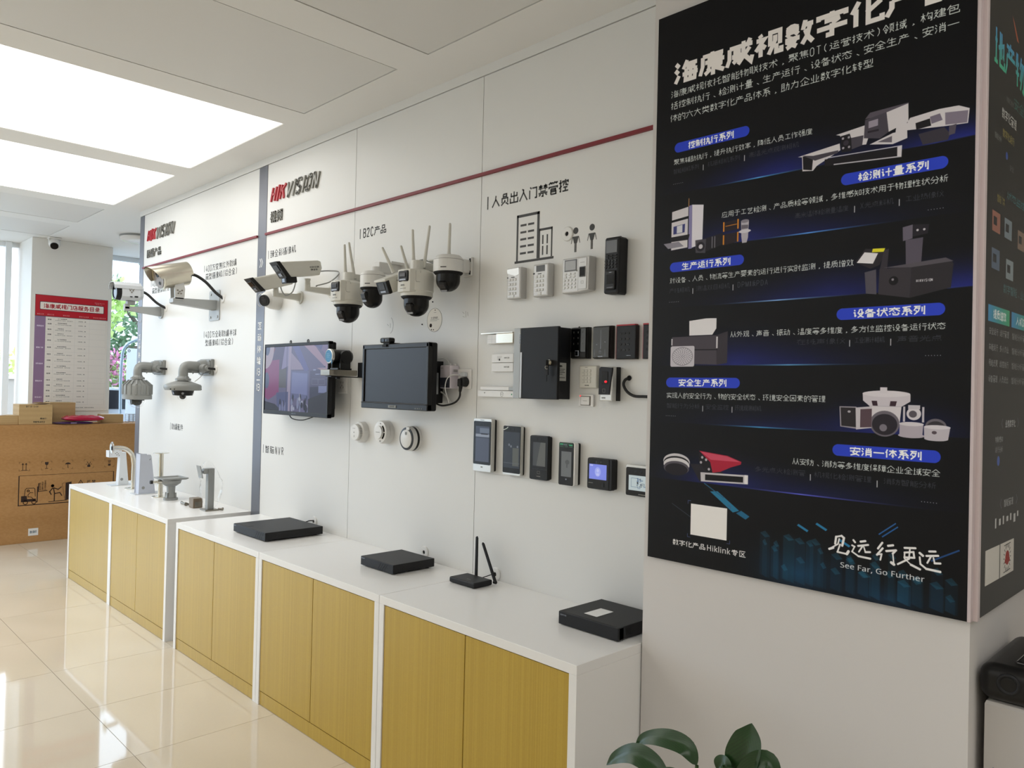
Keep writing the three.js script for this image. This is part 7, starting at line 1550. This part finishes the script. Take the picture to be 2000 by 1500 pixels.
    bz(0.578, 1.138, [[[0.3, 0.5, 1.2], [0.34, 0.1, 1], [0.62, 0.0, 1.2], [0.74, 0.1, 1.3], [0.66, 0.55, 0.9]], [[0.5, 0.2, 0.9], [0.44, 0.5, 0.8], [0.0, 0.85, 1.3], [0.2, 0.75, 0.5]], [[0.55, 0.5, 0.9], [0.42, 0.95, 1], [0.9, 0.98, 1.5], [0.98, 0.82, 0.6]]]);
    bz(0.632, 1.136, [[[0.14, 0.1, 1.1], [0.22, 0.2, 0.7]], [[0.08, 0.4, 1], [0.2, 0.45, 0.8], [0.08, 0.75, 0.9], [0.4, 0.95, 1.1], [0.98, 0.98, 1.4]], [[0.5, 0.12, 1.2], [0.72, 0.05, 0.9]], [[0.38, 0.38, 1.1], [0.86, 0.24, 0.9]], [[0.6, 0.34, 0.9], [0.42, 0.7, 0.7]], [[0.66, 0.4, 0.8], [0.74, 0.66, 1.1], [0.96, 0.62, 0.6]]]);
    bz(0.694, 1.136, [[[0.3, 0.0, 1.1], [0.1, 0.35, 0.7]], [[0.32, 0.3, 1.1], [0.06, 0.7, 0.8], [0.28, 0.62, 0.9], [0.22, 0.95, 0.8]], [[0.58, 0.12, 1.2], [0.8, 0.05, 1]], [[0.5, 0.42, 1.2], [0.94, 0.3, 1.1], [0.8, 0.5, 0.7], [0.86, 1.08, 1.5], [0.74, 1.0, 0.5]]]);
    bz(0.746, 1.134, [[[0.3, 0.05, 1.1], [0.78, -0.02, 0.9]], [[0.3, 0.3, 1], [0.7, 0.2, 1], [0.74, 0.5, 1.1], [0.3, 0.56, 0.8], [0.3, 0.3, 0.7]], [[0.54, 0.05, 0.8], [0.5, 0.6, 1], [0.0, 0.98, 1.2]], [[0.3, 0.62, 0.7], [0.6, 0.9, 1.2], [1.0, 1.06, 1.6]]]);
    bz(0.79, 1.134, [[[0.1, 0.2, 1.2], [0.24, 0.32, 0.7]], [[0.1, 0.42, 0.9], [0.14, 0.78, 1], [0.4, 0.98, 1.2], [1.0, 1.02, 1.6]], [[0.52, 0.04, 1.1], [0.78, 0.0, 0.9]], [[0.4, 0.3, 1.1], [0.9, 0.2, 0.9]], [[0.6, 0.28, 0.9], [0.44, 0.66, 0.7]], [[0.7, 0.34, 0.8], [0.76, 0.62, 1.1], [1.0, 0.58, 0.6]]]);
    g.lineCap = 'butt'; g.fillStyle = '#e2e4e6'; g.font = `${0.0185 * S}px sans-serif`; g.save(); g.translate(X(0.606), Y(1.058)); g.scale((0.201 * S) / g.measureText('See Far, Go Further').width, 1); g.fillText('See Far, Go Further', 0, 0); g.restore();
  });
  const o = thing('poster', 'tall black printed product poster with blue labels on the front of the column', 'poster', [X0 + W / 2, 0.985, -2.0]);
  part(o, 'board', b2(-W / 2, W / 2, 0, Hp, 0.0006, 0.012, 0.0), M.blackMatt);
  part(o, 'print', quad(W - 0.001, Hp - 0.001, 0, Hp / 2, 0.0124), mat(0xffffff, 0.42, 0, { map: tex, specularIntensity: 0.4 }));
  // corner mouldings
  const t = struct('trim_1'); part(t, 'moulding', [b2(-0.5215, -0.515, 0.985, 2.68, -2.004, -1.984, 0.001), b2(-0.523, -0.519, 0.985, 2.68, -2.0, -1.986, 0.001)], mat(0xcdbfc0, 0.35));
  const t2 = struct('trim_2'); part(t2, 'moulding', [b2(-0.519, -0.506, 0.985, 2.68, -2.022, -2.004, 0.001)], mat(0xd5c6c6, 0.35));
}
{
  const W = 1.0, Hp = 1.68, S = 900, Y0 = 2.665, Z0 = -2.024;
  const tex = canvasTex(W * S, Math.round(Hp * S), (g, w, h) => {
    const X = (z) => (Z0 - z) * S, Y = (y) => (Y0 - y) * S;
    const T = (text, z0, z1, y, ch, lw, c) => { let n = 0; for (const q of text) n += advance(q); const p = (z0 - z1) / n; g.strokeStyle = c; strokeText(g, text, X(z0), Y(y), p * 0.9 * S, ch * S, lw * S, p * S); };
    g.fillStyle = '#15171b'; g.fillRect(0, 0, w, h);
    const r = g.createLinearGradient(0, Y(2.39), 0, Y(2.3)); r.addColorStop(0, '#4aa3dc'); r.addColorStop(1, '#3fbf8f');
    T('地产物业', -2.085, -2.48, 2.39, 0.085, 0.011, r); T('安全生产、智能运行', -2.27, -2.75, 2.27, 0.028, 0.003, '#2f6f66');
    g.fillStyle = '#c2603c'; g.beginPath(); g.moveTo(X(-2.24), Y(2.47)); g.lineTo(X(-2.26), Y(2.46)); g.lineTo(X(-2.31), Y(2.42)); g.lineTo(X(-2.29), Y(2.42)); g.fill();
    T('数字化管理', -2.16, -2.3, 2.215, 0.025, 0.003, '#c9cac6'); T('物联网技术', -2.2, -2.27, 2.253, 0.014, 0.0016, '#6d726e'); T('数字化运行', -2.17, -2.28, 2.165, 0.02, 0.003, '#8b7f3c'); T('智能分析', -2.1, -2.16, 2.14, 0.014, 0.002, '#6d726e'); T('安全', -2.24, -2.28, 2.09, 0.014, 0.002, '#6d726e');
    g.fillStyle = '#3455a8'; g.beginPath(); g.arc(X(-2.21), Y(2.105), 9, 0, 7); g.fill();
    T('智能门禁', -2.13, -2.2, 1.995, 0.018, 0.002, '#8b7f3c'); T('状态监控', -2.22, -2.4, 2.02, 0.02, 0.0025, '#2f7a80');
    for (const [z, y, c] of [[-2.09, 1.95, '#a06a5c'], [-2.2, 1.95, '#7c8a94'], [-2.33, 1.94, '#8a7466'], [-2.09, 1.86, '#596a80'], [-2.22, 1.85, '#8d9aa0']]) { g.fillStyle = c; g.fillRect(X(z), Y(y), 0.07 * S, 0.05 * S); g.fillStyle = '#20242c'; g.fillRect(X(z) + 10, Y(y) + 12, 0.03 * S, 0.02 * S); }
    T('数据智能、业务智能'.replace('据', '字'), -2.2, -2.5, 1.785, 0.022, 0.0026, '#3a6f72');
    const tag_ = (z0, z1, t) => { const q = g.createLinearGradient(X(z0), 0, X(z1), 0); q.addColorStop(0, '#3a94cc'); q.addColorStop(1, '#3fae78'); g.fillStyle = q; g.fillRect(X(z0), Y(1.722), (z0 - z1) * S, 0.04 * S); T(t, z0 - 0.045, z1 + 0.03, 1.713, 0.021, 0.0034, '#f0f4f4'); };
    tag_(-2.069, -2.262, '提质增效'); tag_(-2.282, -2.5, '人机效能');
    for (let i = 0; i < 4; i++) { const y = 1.668 - i * 0.038; T(['安全运行', '车辆通行'.replace('辆', '能').replace('通', '运'), '电子巡更'.replace('子', '能').replace('巡', '进'), '设备管理'][i], -2.08, -2.16, y, 0.016, 0.002, '#8b8f90'); T(['运行管理', '无人值守'.replace('无', '多').replace('值守', '作业'), '远程认证'.replace('程认证', '控执行'), '人员进出'][i], -2.175, -2.26, y, 0.016, 0.002, '#8b8f90'); T('智能分析管理', -2.29, -2.45, y, 0.016, 0.002, '#7b7f80'); }
    T('业务数字化', -2.24, -2.34, 1.445, 0.018, 0.0024, '#b9bcbe'); T('智能管理', -2.24, -2.33, 1.245, 0.018, 0.0024, '#9da0a2'); T('物联感知', -2.15, -2.22, 1.405, 0.014, 0.002, '#8b8f90'); T('运行分析', -2.15, -2.22, 1.38, 0.014, 0.002, '#8b8f90');
    g.strokeStyle = '#7a7e90'; g.lineWidth = 2; for (const y of [1.437, 1.237]) { g.beginPath(); g.moveTo(X(-2.215), Y(y + 0.012)); g.lineTo(X(-2.205), Y(y)); g.lineTo(X(-2.215), Y(y - 0.012)); g.moveTo(X(-2.36), Y(y + 0.012)); g.lineTo(X(-2.37), Y(y)); g.lineTo(X(-2.36), Y(y - 0.012)); g.stroke(); }
    g.fillStyle = '#3a5cb0'; g.beginPath(); g.arc(X(-2.18), Y(1.345), 11, 0, 7); g.fill();
    g.fillStyle = '#cfd0d0'; for (let i = 0; i < 7; i++) { g.fillRect(X(-2.16 - i * 0.035), Y(1.205 - (i % 2) * 0.004), 10 + (i * 5) % 9, 22 - (i * 7) % 11); }
  });
  const o = thing('poster', 'dark printed poster on the right side of the column, seen edge-on', 'poster', [-0.52, 0.985, Z0 - W / 2], Math.PI / 2);
  part(o, 'board', b2(-W / 2, W / 2, 0, Hp, 0.0006, 0.008), M.blackMatt);
  part(o, 'print', quad(W - 0.001, Hp - 0.001, 0, Hp / 2, 0.0086), mat(0xffffff, 0.36, 0, { map: tex }));
  const card = (z0, z1, label, em) => {
    const c = thing('paper_card', label, 'card', [-0.5112, 1.054, (z0 + z1) / 2], Math.PI / 2), hw = (z0 - z1) / 2;
    part(c, 'card', b2(-hw, hw, 0, 0.083, 0, 0.001), mat(0xdcd8d0, 0.6));
    if (em) {
      part(c, 'red_emblem', [at(cy(0.018, 0.018, 0.0006, 30), 0, 0.042, 0.0014, Math.PI / 2), b2(-0.022, 0.022, 0.03, 0.04, 0.001, 0.0018)], mat(0x9c2620, 0.5), 'red emblem');
      part(c, 'print', strokeGeo([...Array.from({ length: 18 }, (_, i) => { const a = i / 18 * 6.283, r = 0.026; return [[Math.cos(a) * r, 0.042 + Math.sin(a) * r], [Math.cos(a) * (r + 0.009), 0.042 + Math.sin(a) * (r + 0.01)]]; }), [[-0.03, 0.075], [0.03, 0.077]], [[-0.034, 0.008], [0.03, 0.01]]], 0.0018, 0.0004).translate(0, 0, 0.001), M.ink);
    }
  };
  card(-2.079, -2.2, 'blank white paper card on the side poster, left of the card with a red emblem');
  card(-2.21, -2.337, 'white paper card with a red round emblem on the side poster', 1);
}
// ---------------------------------------------------------------- bin beside the column
{
  const o = thing('waste_bin', 'white bin with a rounded black swing lid, at the right edge beside the column', 'bin', [-0.3, 0, -2.2]);
  part(o, 'body', [(() => { const g = poly([[-0.2, -0.15], [0.2, -0.15], [0.205, 0], [0.2, 0.15], [-0.2, 0.15], [-0.205, 0]], 0.8, 0.01); g.rotateX(-Math.PI / 2); return g; })()], mat(new THREE.Color(0.5, 0.48, 0.46), 0.4));
  const lid = new RoundedBoxGeometry(0.424, 0.085, 0.33, 4, 0.028).translate(0, 0.845, 0);
  part(o, 'lid', [lid], M.black);
  part(o, 'swing_flap', [bx(0.3, 0.012, 0.22, 0, 0.886, 0.0, 0.005)], M.blackGloss);
  part(o, 'handle_hook', [at(new THREE.TorusGeometry(0.02, 0.005, 8, 24), -0.15, 0.85, 0.163)], M.charcoal);
  part(o, 'print', [strokeGeo([[[-0.19, 0.63], [-0.18, 0.645], [-0.17, 0.633], [-0.19, 0.63]], [[-0.195, 0.615], [-0.175, 0.62]]], 0.005, 0.0006).translate(0, 0, 0.151)], mat(0x2d6fa8, 0.5), 'blue printed mark');
  const b = thing('blue_packet', 'blue packet behind the bin at the right edge of the picture', 'packet', [-0.42, 0.8875, -2.325]);
  part(b, 'body', bx(0.06, 0.02, 0.05, 0, 0.01, 0, 0.006), mat(0x2455a0, 0.35));
}
// ---------------------------------------------------------------- peace lily in front of the column
{
  const o = thing('potted_plant', 'dark green broad-leaved plant in front of the column, cut off by the bottom edge', 'plant', [-1.0, 0, -1.63]);
  part(o, 'pot', lathe([[0, 0], [0.1, 0], [0.135, 0.22], [0.14, 0.24], [0.128, 0.24], [0.12, 0.21], [0, 0.21]], 40), M.whiteGloss);
  part(o, 'soil', cy(0.12, 0.12, 0.01, 30).translate(0, 0.212, 0), mat(0x2a2019, 0.95));
  const lt = noiseTex(64, (x, y) => { const v = Math.abs(Math.sin((x + Math.abs(y - 32) * 0.8) * 0.6)) * 14 + rnd() * 6; return [26 + v * 0.5, 52 + v, 24 + v * 0.4]; }, true);
  const lm = mat(0xffffff, 0.32, 0, { map: lt, side: THREE.DoubleSide, transmission: 0.12, thickness: 0 });
  const leaf = (pts, width, fold, roll = 0) => { // blade along a spine
    const c = new THREE.CatmullRomCurve3(pts.map((p) => V(...p))), N = 26, K = 8, pos = [], uv = [], idx = [];
    for (let i = 0; i <= N; i++) {
      const t = i / N, p = c.getPoint(t), tg = c.getTangent(t), side = new THREE.Vector3().crossVectors(tg, V(Math.sin(roll), Math.cos(roll) * 0.5 + 0.3, Math.cos(roll))).normalize(), up = new THREE.Vector3().crossVectors(side, tg).normalize();
      const w = width * Math.pow(Math.sin(Math.PI * Math.pow(t, 0.78)), 0.85) * (1 - 0.25 * t) + 0.0004;
      for (let k = 0; k <= K; k++) { const s = k / K * 2 - 1, q = p.clone().addScaledVector(side, s * w).addScaledVector(up, (Math.abs(s) * fold + 0.05 * Math.sin(t * 14 + s * 2)) * w); pos.push(q.x, q.y, q.z); uv.push(t, k / K); }
    }
    for (let i = 0; i < N; i++) for (let k = 0; k < K; k++) { const a = i * (K + 1) + k, b = a + K + 1; idx.push(a, b, a + 1, a + 1, b, b + 1); }
    const g = new THREE.BufferGeometry(); g.setAttribute('position', new THREE.Float32BufferAttribute(pos, 3)); g.setAttribute('uv', new THREE.Float32BufferAttribute(uv, 2)); g.setIndex(idx); g.computeVertexNormals(); return g;
  };
  const stemM = mat(0x2f4a22, 0.5);
  const add = (base, tip, spine, w, fold, roll) => {
    part(o, 'stem', tube([base, [(base[0] + tip[0]) / 2 + 0.01, (base[1] + tip[1]) / 2 + 0.03, (base[2] + tip[2]) / 2], tip], 0.0045, 20, 8), stemM);
    part(o, 'leaf', leaf([tip, ...spine], w, fold, roll), lm);
  };
  // leaves in view (offsets from the plant's base)
  add([0, 0.21, 0], [0.098, 0.6, 0.0], [[0.12, 0.66, 0], [0.133, 0.715, -0.005], [0.135, 0.742, -0.01]], 0.045, 0.25, 0.2);
  add([0.01, 0.21, 0.01], [0.09, 0.6, 0.02], [[0.13, 0.625, 0.02], [0.155, 0.66, 0.01], [0.18, 0.672, 0.0], [0.198, 0.65, 0.0], [0.2, 0.615, 0]], 0.03, 0.3, 0.9);
  add([0.0, 0.21, 0.02], [0.09, 0.64, 0.03], [[0.12, 0.61, 0.05], [0.15, 0.56, 0.07], [0.17, 0.5, 0.08]], 0.045, 0.15, 0.5);
  add([-0.01, 0.21, 0.0], [0.06, 0.615, 0.01], [[0.075, 0.635, 0.015], [0.088, 0.64, 0.02], [0.1, 0.62, 0.02]], 0.02, 0.4, 0.3);
  add([-0.02, 0.21, 0.0], [0.0, 0.6, 0.0], [[-0.03, 0.632, 0], [-0.09, 0.636, 0.005], [-0.15, 0.615, 0.01], [-0.175, 0.585, 0.01]], 0.026, 0.2, 0.25);
  add([-0.03, 0.21, 0.02], [-0.06, 0.53, 0.03], [[-0.1, 0.57, 0.03], [-0.16, 0.58, 0.03], [-0.22, 0.55, 0.03], [-0.25, 0.52, 0.03]], 0.03, 0.2, 0.2);
  add([0.03, 0.21, 0.0], [0.02, 0.54, 0.03], [[-0.02, 0.57, 0.05], [-0.07, 0.565, 0.07], [-0.11, 0.53, 0.08]], 0.028, 0.3, 0.2);
  add([0.03, 0.21, -0.02], [0.1, 0.45, -0.02], [[0.16, 0.5, -0.02], [0.22, 0.48, -0.02], [0.27, 0.42, -0.01]], 0.04, 0.2, 0.3);
  add([-0.02, 0.21, -0.03], [-0.1, 0.4, -0.03], [[-0.16, 0.43, -0.03], [-0.22, 0.4, -0.02], [-0.26, 0.34, -0.01]], 0.045, 0.2, 0.3);
  add([0.0, 0.21, 0.04], [0.05, 0.4, 0.12], [[0.08, 0.44, 0.17], [0.1, 0.42, 0.22], [0.11, 0.36, 0.26]], 0.045, 0.2, 0.1);
}
renderer.render(scene, camera);
